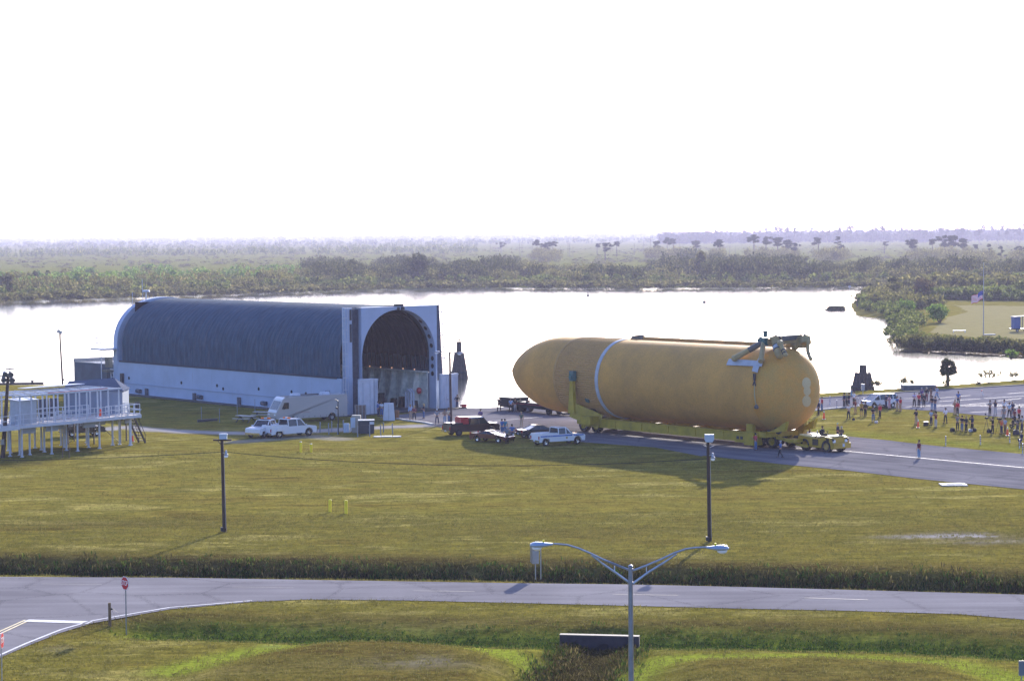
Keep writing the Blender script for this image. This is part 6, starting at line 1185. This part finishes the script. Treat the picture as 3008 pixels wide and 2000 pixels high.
 (2916, 1272, 250, 'camera', 'wide', 'black', 'black', 'short', 'dhair', 'video cameraman dressed all in black on the bank', 1),
 (2942, 1275, 240, 'camera', 'stand', 'orange', 'navy', 'short', 'blond', 'person in orange shirt behind a tripod on the bank', 0),
 (2952.5, 1273, 240, 'down', 'stand', 'lblue', 'brown', 'short', 'dhair', 'person in pale blue shirt right of the orange shirt', 0),
 (2948, 1238, 230, 'down', 'stand', 'grey', 'grey', 'short', 'dhair', 'person in grey shirt standing behind the camera crew', 0),
 (2981, 1245, 240, 'crossed', 'stand', 'maroon', 'black', 'short', 'dhair', 'person in dark maroon jersey near the right edge', 0),
 (2993.5, 1240, 240, 'down', 'stand', 'red', 'black', 'short', 'dhair', 'person in red shirt near the right edge', 0),
 (2989, 1272, 250, 'hold', 'wide', 'grey', 'navy', 'cap', 'lgrey', 'person in pale cap and grey blue shirt at the right edge', 0),
 (3002, 1268, 240, 'hold', 'stand', 'lgrey', 'navy', 'short', 'dhair', 'person in pale shirt cut by the right edge', 0),
 (3001, 1304, 250, 'hold', 'crouch', 'navy', 'navy', 'cap', 'cream', 'crouching person in navy and a pale cap at the right edge', 1),
 (2976, 1262, 250, 'hold', 'crouch', 'black', 'black', 'short', 'dhair', 'crouching person in black behind the bags', 1),
]
for row in PE:
    px, py, hd, arm, leg, sh, tr_, hr, hc, lab, ls = row[:11]
    person(px, py, hd, arm, leg, sh, tr_, hr, hc, lab, bool(ls), len(row) > 11, random.uniform(.96, 1.04))
def seated(loc, head, sh, tr_, hr, hc, lab, arm='hold'): person(0, 0, head, arm, 'sit', sh, tr_, hr, hc, lab, True, False, 1, loc)
drv = tg.location+Vector(AX*(-.1))+Vector(YF*.0); seated(Vector((drv.x, drv.y, .72)), 138, 'black', 'black', 'short', 'dhair', 'driver in black sitting in the tow tractor')
drv = tg.location+Vector(AX*1.5)+Vector(YF*1.0); seated(Vector((drv.x, drv.y, .72)), 200, 'brown', 'navy', 'short', 'gray_hair', 'seated person on the far side of the tow tractor')
q = at(2236, 1318); seated(Vector((q.x, q.y, .05)), 110, 'lblue', 'black', 'short', 'dhair', 'person in pale blue shirt sitting low beside the transporter wheels')
q = at(2311, 1305); seated(Vector((q.x, q.y, .35)), 150, 'teal', 'navy', 'short', 'dhair', 'person in teal shirt sitting on the transporter drawbar frame')

# ------------------------------------------------------------------ vegetation
def leaves(cen, rad, n, size, flat=1., shell=.45):              # quads spread through ellipsoids
    out = []; nrm = []
    for c, r_ in zip(cen, rad):
        d = RNG.normal(size=(n, 3)); d /= np.linalg.norm(d, axis=1)[:, None]; k = (shell+(1-shell)*RNG.random(n))**.8
        out.append(np.array(c)+d*k[:, None]*np.array([r_[0], r_[1], r_[2]])); nrm.append(d)
    P_ = np.vstack(out); N_ = len(P_); nn_ = np.vstack(nrm)+RNG.normal(size=(N_, 3))*.38; nn_ /= np.linalg.norm(nn_, axis=1)[:, None]; a = np.cross(nn_, RNG.normal(size=(N_, 3))); a /= np.linalg.norm(a, axis=1)[:, None]; b_ = np.cross(nn_, a)
    s = size*(.6+.8*RNG.random(N_))[:, None]; a = a*s; b_ = b_*s*.6
    return np.stack([P_-a*.5, P_+b_*.5, P_+a*.5, P_-b_*.5], 1)
def shrub_q(n=70, lobes=7, size=.30):                           # unit shrub: about 2 wide and 1 high
    cen = [(random.uniform(-.6, .6), random.uniform(-.6, .6), random.uniform(.2, .62)) for _ in range(lobes)]; rad = [(random.uniform(.28, .45),)*2+(random.uniform(.22, .36),) for _ in range(lobes)]
    q = leaves(cen, rad, max(3, n//lobes), size); q[:, :, 2] = np.maximum(q[:, :, 2], -.02); return q
def inst(tmpl, pos, sc, szz=None):
    out = []
    for i, p in enumerate(pos):
        t = tmpl[RNG.integers(len(tmpl))]; a = RNG.random()*6.28; c, s = math.cos(a), math.sin(a); q = t.copy(); x = q[..., 0]*c-q[..., 1]*s; y = q[..., 0]*s+q[..., 1]*c
        zs = szz[i] if szz is not None else sc[i]; out.append(np.stack([x*sc[i]+p[0], y*sc[i]+p[1], q[..., 2]*zs+p[2]], -1))
    return np.concatenate(out)
L_green = leafmat('leaves_green', (.06, .085, .02), (.16, .19, .045), (.30, .29, .10), .45); L_olive = leafmat('leaves_olive', (.07, .075, .025), (.17, .165, .055), (.30, .26, .10), .45); L_yel = leafmat('leaves_yellow', (.20, .17, .05), (.42, .34, .10), (.55, .46, .18)); L_bright = leafmat('leaves_bright', (.06, .12, .02), (.17, .26, .05), (.32, .38, .11), .45); L_dark = leafmat('leaves_dark', (.03, .036, .016), (.08, .09, .035), (.16, .16, .06)); L_pine = leafmat('pine_needles', (.022, .030, .014), (.05, .062, .026)); L_weed = leafmat('weeds', (.03, .026, .012), (.10, .085, .03), (.25, .20, .08), .3); L_wgreen = leafmat('weeds_green', (.02, .04, .01), (.065, .11, .02), (.16, .20, .04), .3)
def stuff(name, Q, m, label): o = link(name, quads_mesh(name, Q, m)); tag(o, label, name.replace('_', ' '), kind='stuff'); return o
SHB = [shrub_q(420, 7, .12) for _ in range(5)]
SH = [shrub_q(170, 6, .24) for _ in range(6)]; SHL = [shrub_q(56, 5, .36) for _ in range(6)]
far_line = [(-900, 926), (-300, 896), (0, 884), (424, 872), (805, 858), (1000, 853), (1127, 848.5), (1424, 844), (2000, 845), (2598, 841), (3300, 840)]
top_line = [(-900, 792), (-300, 785), (0, 782), (200, 785), (500, 780), (760, 778), (940, 752), (1050, 768), (1150, 745), (1235, 733), (1300, 752), (1500, 748), (1620, 775), (1750, 772), (1900, 760), (2010, 726), (2100, 735), (2200, 750), (2330, 745), (2450, 762), (2650, 752), (2850, 752), (3300, 765)]
def base_y(x): return np.interp(x, *zip(*far_line))
def top_y(x): return np.interp(x, *zip(*top_line))+6*math.sin(x/41)+5*math.sin(x/17.3+2)+4*math.sin(x/97+1)+4
def belt(n, f0, f1, hmin, hmax, xr=(-800, 3600), wide=1.0, dens=None):
    pos, sc, sz = [], [], []
    while len(pos) < n:
        x = random.uniform(*xr); by, ty = base_y(x)-1.0, top_y(x); f = random.uniform(f0, f1)**1.0; y = by-(by-ty)*f
        if dens and random.random() > dens(x, f): continue
        p = at(x, y); hmaxpx = (y-ty)*p.y/FPX; h = min(random.uniform(hmin, hmax), max(1.0, hmaxpx*random.uniform(.7, 1.12))); pos.append((p.x, p.y, -.4 if f < .02 else -.1)); sz.append(h*1.3); sc.append(h*random.uniform(.7, 1.3)*wide)
    return pos, np.array(sc), np.array(sz)
p_, s_, z_ = belt(880, 0, .06, 1.2, 2.8, wide=1.6); stuff('bank_reeds', inst(SHL, p_, s_, z_), L_olive, 'low dense reeds and brush along the far bank')
p_, s_, z_ = belt(1150, .05, .62, 1.6, 4.5, wide=1.3); stuff('green_brush', inst(SH, p_, s_, z_), L_green, 'green brush behind the far bank')
p_, s_, z_ = belt(480, .04, .5, 1.0, 2.6, xr=(-800, 2500), wide=1.8, dens=lambda x, f: 1 if x < 1150 else .3); stuff('yellow_grass', inst(SHL, p_, s_*1.4, z_*.55), L_yel, 'yellow sunlit grass among the far brush')
p_, s_, z_ = belt(700, .10, .75, 3.0, 7.0, xr=(-800, 3600), dens=lambda x, f: .45 if x < 700 else 1); stuff('dark_brush', inst(SHB, p_, s_, z_), L_olive, 'taller dark olive brush behind the far bank')
p_, s_, z_ = belt(420, .12, .60, 6.0, 11.0, xr=(880, 3600), dens=lambda x, f: 1 if (900 < x < 1480 or 1950 < x) else .4); stuff('wooded_brush', inst(SHB, p_, s_*.8, z_), L_dark, 'tall wooded brush along the far bank')
p_, s_, z_ = belt(330, .3, .8, 3.0, 6.0, xr=(-700, 900)); stuff('bright_brush', inst(SH, p_, s_, z_), L_bright, 'bright green bushes on the left of the far bank')
# marsh beyond, then woods to the horizon
def scatter(n, y0, y1, h0, h1, xr=(-700, 3700), hor=None, pw=1.):
    pos, sc, sz = [], [], []
    for _ in range(n):
        x = random.uniform(*xr); hy = 694.6-x*.0085; y = hy+y0+(y1-y0)*random.random()**pw; p = at(x, y); h = random.uniform(h0, h1); pos.append((p.x, p.y, 0)); sz.append(h*1.3); sc.append(h*random.uniform(.9, 2.2))
    return pos, np.array(sc), np.array(sz)
p_, s_, z_ = scatter(1600, 42, 95, .8, 2.4); stuff('marsh_scrub', inst(SHL, p_, s_*1.8, z_*.7), L_olive, 'low scrub dotting the hazy marsh')
p_, s_, z_ = scatter(1100, 36, 62, 3, 7, xr=(-700, 1400)); stuff('palm_scrub', inst(SHL, p_, s_*.5, z_), L_green, 'band of scattered low trees on the left of the marsh')
p_, s_, z_ = scatter(1200, 20, 36, 5, 10); stuff('distant_wood', inst(SHL, p_, s_*.8, z_), L_green, 'distant woods in the haze')
p_, s_, z_ = scatter(1700, 9, 20, 8, 14); stuff('horizon_wood', inst(SHL, p_, s_*1.3, z_), L_green, 'woods along the horizon')
p_, s_, z_ = scatter(1300, 20, 40, 10, 18, xr=(1950, 3400)); stuff('hazy_wood', inst(SHL, p_, s_*.7, z_), L_pine, 'hazy tall woods at the right of the horizon')
# pines
def pine_tmpl(kind):
    q = []; b = MB(); cen, rad = [], []
    if kind == 'flat':
        for i in range(13): a = random.uniform(0, 6.28); r_ = random.uniform(0, .17); cen.append((r_*math.cos(a), r_*math.sin(a), random.uniform(.68, .93)-r_*.3)); rad.append((random.uniform(.06, .10),)*2+(random.uniform(.045, .075),))
    elif kind == 'round':
        for i in range(20): a = random.uniform(0, 6.28); z = random.uniform(.52, .93); r_ = random.uniform(0, .24)*math.sin(math.pi*min(1, (1.05-z)/.55)); cen.append((r_*math.cos(a), r_*math.sin(a), z)); rad.append((random.uniform(.07, .11),)*2+(random.uniform(.05, .08),))
    else:
        for i in range(14): a = random.uniform(0, 6.28); z = random.uniform(.40, .96); r_ = (1.02-z)*.34*random.uniform(.4, 1); cen.append((r_*math.cos(a), r_*math.sin(a), z)); rad.append((random.uniform(.05, .085),)*2+(.035,))
    q = leaves(cen, rad, 60, .052, shell=.2); b.cyl((0, 0, 0), (.01, 0, .55), .022, .015, 6); b.cyl((.01, 0, .55), (0, 0, .92), .010, .004, 6)
    for c in cen[::2]: b.cyl((0, 0, c[2]-.10), c, .005, .002, 4)
    return quads_mesh('crown', q, L_pine), b.mesh('trunk', mat('pine_bark', (.10, .075, .06), .9))
PT = {k: [pine_tmpl(k) for _ in range(3)] for k in ('flat', 'round', 'spiky')}
def pine(x, by, ty, kind, label, grp='pine trees beyond the water', wd=1.):
    g = at(x, by); h = (by-ty)*g.y/FPX; t = empty('pine_tree', g, random.uniform(0, 6)); tag(t, label, 'pine tree', grp); cm, tm = random.choice(PT[kind])
    for nm_, m_ in (('trunk', tm), ('crown', cm)): o = link(nm_, m_, t); o.scale = (h*wd, h*wd, h)
for x, by, ty, k, lb_ in ((1472, 744, 709, 'round', 'hazy round pine left of the bare trunks above the basin'), (1578, 754, 702, 'flat', 'hazy umbrella pine, left of the central cluster'), (1604, 760, 709, 'round', 'dark round pine in the central cluster'), (1624, 756, 706, 'flat', 'thin pale pine, right of the central cluster'), (1754, 748, 712, 'flat', 'pale pine left of the dark round one above the tank'), (1778, 765, 711, 'round', 'dark round pine above the tank nose joint'), (1812, 754, 706, 'flat', 'slim umbrella pine above the tank'), (1928, 752, 706, 'round', 'broad pine left of the tall clump above the tank'), (1960, 748, 695, 'flat', 'tall flat pine in the clump above the tank'), (1979, 750, 696, 'flat', 'tall flat pine, right one of the clump above the tank'), (2045, 752, 703, 'round', 'hazy pine right of the tall clump'), (2113, 766, 701, 'flat', 'lone slim umbrella pine with a long bare trunk'), (2214, 758, 686, 'flat', 'tall umbrella pine, leftmost of the big grove'), (2250, 758, 690, 'flat', 'umbrella pine, second of the big grove'), (2284, 756, 692, 'round', 'broad pine in the middle of the big grove'), (2312, 758, 703, 'round', 'pine on the right slope of the big grove'), (2335, 760, 712, 'round', 'low pine at the right end of the big grove'), (2405, 757, 692, 'flat', 'lone umbrella pine right of the big grove'), (2461, 760, 694, 'spiky', 'lone bushy conical pine right of the umbrella pine'), (2598, 745, 706, 'flat', 'pale hazy pine above the green point'), (2679, 762, 698, 'round', 'broad dark pine left of the right hand grove'), (2739, 757, 698, 'flat', 'slim pine between two broad ones at right'), (2775, 758, 690, 'round', 'broad dark pine in the right hand grove'), (2798, 758, 689, 'round', 'largest dark pine of the right hand grove'), (2829, 757, 698, 'round', 'round dark pine, right of the largest one'), (2866, 757, 715, 'flat', 'slim pine right of the round dark pair'), (2905, 770, 716, 'spiky', 'ragged pine near the flagpole top'), (2940, 775, 722, 'spiky', 'ragged pine right of the flagpole'), (2998, 765, 722, 'round', 'small round pine at the right edge')):
    pine(x, by, ty, k, lb_, wd=1.6 if k == 'round' else 1.45)
for i in range(64):
    x = 2180+i*14.5+random.uniform(-6, 6); lift = np.interp(x, [2180, 2300, 2600, 2720, 2800, 3100], [662, 661, 660, 672, 662, 648]); by = random.uniform(700, 716)
    pine(x, by, lift+random.uniform(-2, 26), 'flat' if random.random() < .7 else 'round', 'pale hazy pine in the far row on the right skyline', 'far row of hazy pines', 1.0)
DT_L = ('leftmost, above the barge portal', 'alone left of the hazy round pine', 'left one of the close pair above the tank nose', 'right one of the close pair above the tank nose', 'just left of the central umbrella pines', 'forked one right of the central pines', 'first of the three thin ones right of the forked one', 'second of the three thin ones right of the forked one', 'third of the three thin ones right of the forked one', 'left one of three before the tall pine clump', 'middle one of three before the tall pine clump', 'tallest, right against the tall pine clump', 'just right of the tall pine clump', 'just right of the lone slim umbrella pine', 'second right of the lone slim umbrella pine', 'rightmost, right of the bushy conical pine')
pos, sc = [], []
for _ in range(230):
    x0, x1, yb = random.choice(((2190, 2350, 762), (2020, 2120, 764), (2660, 2860, 764), (2400, 2500, 762), (1900, 2000, 758), (2860, 3300, 772), (1560, 1640, 764))); p = at(random.uniform(x0, x1), yb+random.uniform(-5, 7)); pos.append((p.x, p.y, 0)); sc.append(random.uniform(4, 9.5))
sc = np.array(sc); stuff('grove_brush', inst(SHB, pos, sc*.75, sc*1.3), L_olive, 'hazy brush round the feet of the pine groves')
M_bare = mat('bare_wood', (.12, .10, .09), .9)
for i, (x, by, ty) in enumerate(((1292, 752, 719), (1440, 744, 707), (1526, 752, 711), (1533, 752, 709), (1563, 754, 708), (1646, 762, 724), (1668, 754, 709), (1673, 754, 711), (1683, 756, 721), (1863, 750, 715), (1890, 748, 706), (1911, 748, 694), (1996, 752, 716), (2143, 764, 724), (2160, 758, 722), (2500, 757, 728))):
    g = at(x, by); h = (by-ty)*g.y/FPX; t = empty('dead_tree', g); tag(t, 'bare dead trunk, '+DT_L[i], 'dead tree', 'bare dead trunks'); b = MB(); b.cyl((0, 0, 0), (.2, 0, h), .22, .08, 6); b.build('trunk', M_bare, t); b = MB()
    for k in range(5): z = h*random.uniform(.5, .95); a = random.uniform(0, 6.28); b.cyl((.1, 0, z), (1.3*math.cos(a), 1.3*math.sin(a), z+random.uniform(.3, 1.4)), .06, .03, 4)
    b.build('branch', M_bare, t)
# single large trees and bushes on the far bank
def bush(name, x, by, ty, wpx, m, label, cat='bush', n=900, ws=None, z=-.2, grp=None, sz=.16):
    g = at(x, by, WZ if z < -1 else 0); h = (by-ty)*g.y/FPX; w_ = wpx*g.y/FPX/2; lobes = 16
    cen = []; rad = []
    for _ in range(lobes): a = random.uniform(0, 6.28); r_ = random.uniform(0, .62); zz = random.uniform(.22, .78)*(1-.35*r_); cen.append((r_*w_*math.cos(a), r_*w_*math.sin(a), zz*h)); rad.append((random.uniform(.24, .40)*w_,)*2+(random.uniform(.16, .26)*h,))
    t = empty(name, g); tag(t, label, cat, grp); o = link('foliage', quads_mesh('foliage', leaves(cen, rad, n//lobes, sz*max(h, 2.), shell=.4), m), t)
    b = MB()
    for k in range(5): a = k*1.26; b.cyl((0, 0, z), (w_*.4*math.cos(a), w_*.4*math.sin(a), h*.55), .12, .05, 5)
    b.build('stem', mat('stem_brown', (.06, .045, .03), .9), t); return t
bush('broad_tree', 22, 868, 784, 110, L_olive, 'broad olive tree at the left edge of the far bank', 'tree', 1400, sz=.09)
bush('round_tree', 105, 838, 790, 62, L_dark, 'dark rounded tree with white streaks right of the broad olive one', 'tree', 900, sz=.1)
bush('dark_tree', 1225, 832, 732, 120, L_dark, 'tall dark spreading tree at the middle of the far bank', 'tree', 1800, sz=.08); bush('dark_tree', 1040, 832, 752, 84, L_dark, 'dark spreading tree left of the tallest one on the far bank', 'tree', 1300, sz=.09)
bush('dark_tree', 1400, 822, 762, 110, L_dark, 'low dark spreading tree right of the tallest one on the far bank', 'tree', 1300, sz=.09); bush('green_tree', 2060, 815, 728, 90, L_olive, 'tall olive tree on the far bank above the middle of the tank', 'tree', 1300, sz=.09)
# the green point on the right
def shrubs_along(name, pts, n, wdt, h0, h1, m, label, z=0.):
    q = [at(*p, WZ) for p in pts]; pos, sc = [], []
    for _ in range(n):
        i = random.randrange(len(q)-1); p = q[i].lerp(q[i+1], random.random()); a = random.uniform(0, 6.28); r_ = random.uniform(0, wdt); pos.append((p.x+r_*math.cos(a)*.6, p.y+abs(r_*math.sin(a)), -1.0 if r_ < 1.5 else -.2)); sc.append(random.uniform(h0, h1))
    sc = np.array(sc); stuff(name, inst(SH, pos, sc*.95, sc*1.3), m, label)
shrubs_along('point_brush', [(3300, 1052), (3008, 1046), (2870, 1038), (2740, 1032), (2655, 1027)], 260, 7, .9, 2.0, L_olive, 'olive brush on the near bank of the grass point')
shrubs_along('point_green_brush', [(3200, 1048), (2870, 1036), (2690, 1026), (2660, 1005), (2665, 975)], 90, 6, 1.0, 2.0, L_green, 'green brush at the tip of the near bank of the grass point')
shrubs_along('point_dark_brush', [(3300, 1055), (2870, 1039), (2740, 1033)], 160, 2.5, .8, 1.7, L_dark, 'dark brush right at the water of the grass point')
shrubs_along('inlet_brush', [(2672, 978), (2665, 955), (2625, 932), (2560, 920), (2550, 903), (2565, 885), (2600, 878)], 230, 5.5, 1.2, 2.8, L_green, 'green brush on the inlet side of the grass point')
shrubs_along('inlet_dark_brush', [(2700, 925), (2640, 915), (2600, 890), (2700, 880), (2780, 880)], 220, 16, 2.0, 4.0, L_olive, 'olive brush in the middle of the green point')
shrubs_along('back_brush', [(2790, 893), (2900, 892), (3020, 895), (3300, 900)], 300, 26, 2.2, 4.2, L_green, 'green brush behind the grass field')
shrubs_along('back_wood', [(2730, 876), (2850, 872), (3020, 878), (3300, 880)], 170, 34, 4.0, 6.5, L_olive, 'tall olive brush behind the grass field')
bush('green_bush', 2760, 948, 880, 130, L_bright, 'large bright green bush at the left end of the grass field', n=1600, sz=.10); bush('green_bush', 2660, 930, 868, 90, L_bright, 'bright green bush left of the largest one on the point', n=1100, sz=.10); bush('green_bush', 2970, 1052, 1020, 60, L_bright, 'small bright green bush on the near bank of the point', n=500, sz=.16)
bush('brown_tree', 2705, 880, 806, 110, leafmat('leaves_brown', (.05, .04, .02), (.12, .09, .04), (.18, .13, .06)), 'brownish rounded tree behind the green bushes of the point', 'tree', 1500, sz=.09); bush('brown_tree', 2830, 872, 800, 90, L_olive, 'olive rounded tree behind the grass field, left of the flag', 'tree', 1200, sz=.09); bush('brown_tree', 2965, 862, 782, 130, L_olive, 'broad olive tree right of the flag', 'tree', 1500, sz=.09)
bush('olive_tree', 3000, 880, 800, 100, L_green, 'green tree at the right edge behind the grass field', 'tree', 1400, sz=.08); bush('olive_tree', 2905, 868, 812, 70, L_green, 'green tree between the flag and the broad olive tree', 'tree', 1000, sz=.09); bush('olive_tree', 2625, 880, 812, 80, L_olive, 'olive tree beside the tall palm on the green point', 'tree', 1000, sz=.09)
bush('mangrove_bush', 2458, 912, 888, 78, L_dark, 'dark rounded mangrove mound standing alone in the water', n=4200, z=-1.5, sz=.17).location.z -= .7
# palms
def palm_tmpl(nf=34, L=1.0):
    q = []
    for i in range(nf):
        a = random.uniform(0, 6.28); el = random.uniform(-.75, 1.35); dirv = np.array([math.cos(a)*math.cos(el), math.sin(a)*math.cos(el), math.sin(el)]); Lf = L*random.uniform(.75, 1.05)
        side = np.cross(dirv, [0, 0, 1.]); side /= np.linalg.norm(side)+1e-6; upv = np.cross(side, dirv); base = dirv*Lf*.5
        for k in range(15):                                     # leaflets of a fan
            t = (k-7)/7*1.25; d2 = dirv*math.cos(t)+side*math.sin(t); e = base+d2*Lf*.5*(1-.25*abs(t)/1.25); e = e-np.array([0, 0, .16*Lf*(1+abs(t))]); m_ = base+(e-base)*.5+upv*.03; wv = np.cross(d2, upv)*.05*L
            q.append(np.stack([base, m_+wv, e, m_-wv]))
        wv = side*.012*L; q.append(np.stack([-wv, base-wv, base+wv, wv]))
    return np.array(q)
L_palm = leafmat('palm_fronds', (.025, .04, .012), (.06, .085, .025), (.22, .19, .10), .3)
def palm(x, by, ty, label, L, skirt=True, nf=40):
    g = at(x, by); h = (by-ty)*g.y/FPX; hh = max(.3, h-L*.75); t = empty('palm_tree', g); tag(t, label, 'palm tree'); Q = palm_tmpl(nf, L); Q[..., 2] += hh; link('crown', quads_mesh('crown', Q, L_palm), t)
    b = MB()
    for k in range(10): b.cyl((0, 0, hh*k/10-.1), (0, 0, hh*(k+1)/10), .24, .20, 8)
    b.build('trunk', mat('palm_trunk', (.09, .07, .05), .9, var=.4), t)
    if skirt: link('undergrowth', quads_mesh('undergrowth', leaves([(random.uniform(-.8, .8), random.uniform(-.6, .6), random.uniform(.2, 1.4)) for _ in range(9)], [(.5, .5, .45)]*9, 90, .16), L_green), t)
palm(2784, 1133, 1050, 'shaggy palm tree on the bank beyond the lot', 1.75, nf=80); palm(2876, 1128, 1119, 'small low palm right of the shaggy palm', .55, False, 14)
palm(2621, 872, 812, 'tall palm with a dark round head on the green point', 2.2, True, 50); palm(2518, 900, 872, 'short leaning palm at the tip of the green point', 1.3, True, 30)
for pi_, (x, by, ty) in enumerate(((762, 845, 795), (800, 842, 803), (960, 835, 806), (140, 828, 793), (1402, 825, 800), (1690, 805, 778), (330, 832, 800))): palm(x, by, ty, 'small dark palm on the far bank, '+('above the barge roof middle', 'just right of that above the roof middle', 'beside the dark spreading tree left of centre', 'right of the dark round tree at far left', 'right of the tallest dark tree', 'above the intertank part of the tank', 'above the rounded far end of the barge')[pi_], 2.0, False, 30)
for i, o in enumerate([o for o in C.objects if o.name.startswith('palm_tree') and 'far bank' in o.get('label', '')]): o['group'] = 'small palms on the far bank'
# sparse bushes on the near bank
for x, by, ty, w_, n_, lb_ in ((2575, 1142, 1114, 42, 260, 'sparse thin bush right of the squat dolphin'), (2648, 1140, 1104, 40, 300, 'sparse bush just left of the concrete platform'), (2680, 1136, 1112, 30, 110, 'very thin bush behind the concrete platform'), (2905, 1126, 1086, 76, 620, 'wide leafy bush on the bank right of the palms'), (2982, 1118, 1090, 44, 240, 'smaller leafy bush at the right end of the bank')):
    g = at(x, by); h = (by-ty)*g.y/FPX; ww = w_*g.y/FPX/2; t = empty('sparse_bush', g); tag(t, lb_, 'bush'); b = MB(); tips = []
    for k in range(16): a = random.uniform(0, 6.28); e = Vector((ww*random.uniform(.2, 1)*math.cos(a), ww*.6*math.sin(a), h*random.uniform(.55, .95))); b.cyl((0, 0, -.1), e*.6, .018, .012, 4); b.cyl(e*.6, e, .012, .006, 4); tips += [e, e*.75, e*.9+Vector((.1, 0, -.1))]
    b.build('stems', mat('twig', (.07, .05, .04), .9), t); link('foliage', quads_mesh('foliage', leaves([tuple(p) for p in tips], [(.30, .30, .24)]*len(tips), max(14, n_*7//len(tips)), .10, shell=.1), L_olive), t)
# weeds of the ditches, tufts of the lawn
def tufts(pos, nb, h0, h1, spread, wd):
    Q = []
    P_ = np.repeat(np.array(pos), nb, 0); N_ = len(P_); a = RNG.random(N_)*6.28; off = RNG.normal(size=(N_, 2))*spread; h = RNG.uniform(h0, h1, N_); b0 = P_+np.column_stack([off, np.zeros(N_)]); lean = RNG.normal(size=(N_, 2))*.35*h[:, None]
    top = b0+np.column_stack([lean, h]); sx = np.column_stack([np.cos(a), np.sin(a), np.zeros(N_)])*wd*h[:, None]; mid = b0*.45+top*.55+np.column_stack([np.zeros((N_, 2)), h*.12])
    return np.stack([b0-sx*.4, mid-sx, top, mid+sx], 1)
def along(L, n, wdt, pw=1.):
    out = []; seg = np.diff(L, axis=0); ln = np.hypot(*seg.T); cs = ln/ln.sum()
    k = RNG.choice(len(seg), n, p=cs); t = RNG.random(n); p = L[k]+seg[k]*t[:, None]; p = p+RNG.normal(size=(n, 2))*wdt; z = height(p); return np.column_stack([p, z-.03])
D1s = D1+np.array([0, .7])
stuff('ditch_weeds', tufts(along(D1s, 9500, 1.1), 8, .15, .55, .18, .08), L_weed, 'brown and olive weeds in the roadside ditch')
stuff('ditch_greens', tufts(along(D1s, 7000, 1.2), 8, .12, .45, .18, .10), L_wgreen, 'green weeds in the roadside ditch')
stuff('culvert_weeds', tufts(along(D3, 8000, .8), 8, .12, .5, .18, .07), L_weed, 'tangled brown weeds below the culvert headwall')
stuff('culvert_greens', tufts(along(D3, 3500, 1.1), 8, .10, .36, .18, .10), L_wgreen, 'green weeds below the culvert headwall')
stuff('swale_greens', tufts(along(D2, 5200, 1.3), 6, .05, .2, .16, .18), L_wgreen, 'low green growth in the foreground swale')
def field_pts(n, y0, y1, avoid):
    Y_ = np.sqrt(RNG.uniform(y0**2, y1**2, n)); X_ = RNG.uniform(-.26, .26, n)*Y_; p = np.column_stack([X_, Y_]); ok = np.ones(n, bool)
    for a_ in avoid: ok &= ~inside(p, a_)
    p = p[ok]; return np.column_stack([p, height(p)-.01])
TOWP = poly_w([(1500, 1280), (2072, 1345), (2500, 1388), (3008, 1443), (3700, 1516), (3700, 1300), (1500, 1200)]); ROADP = poly_w(bend+low+upr+[(-700, 2200)]); 
stuff('lawn_grass', tufts(np.concatenate([field_pts(52000, 104, 175, [ROADP, TOWP]), field_pts(22000, 160, 228, [ROADP, TOWP])]), 5, .06, .15, .10, .13), leafmat('lawn_blades', (.08, .075, .022), (.17, .155, .042), (.24, .21, .07), .35), 'short dry lawn grass')

# ------------------------------------------------------------------ haze
b = MB(); b.box((0, 6850, 14.5), (14000, 14300, 39)); o = b.build('haze', None); tag(o, 'pale morning haze', 'haze', kind='stuff')
hm = bpy.data.materials.new('haze'); hm.use_nodes = True; n = hm.node_tree.nodes; n.clear(); v = n.new('ShaderNodeVolumePrincipled'); v.inputs['Color'].default_value = (.72, .72, 1.0, 1); v.inputs['Density'].default_value = HAZE; v.inputs['Anisotropy'].default_value = .2
ou = n.new('ShaderNodeOutputMaterial'); hm.node_tree.links.new(v.outputs[0], ou.inputs['Volume']); hm.cycles.homogeneous_volume = True; o.data.materials.append(hm)
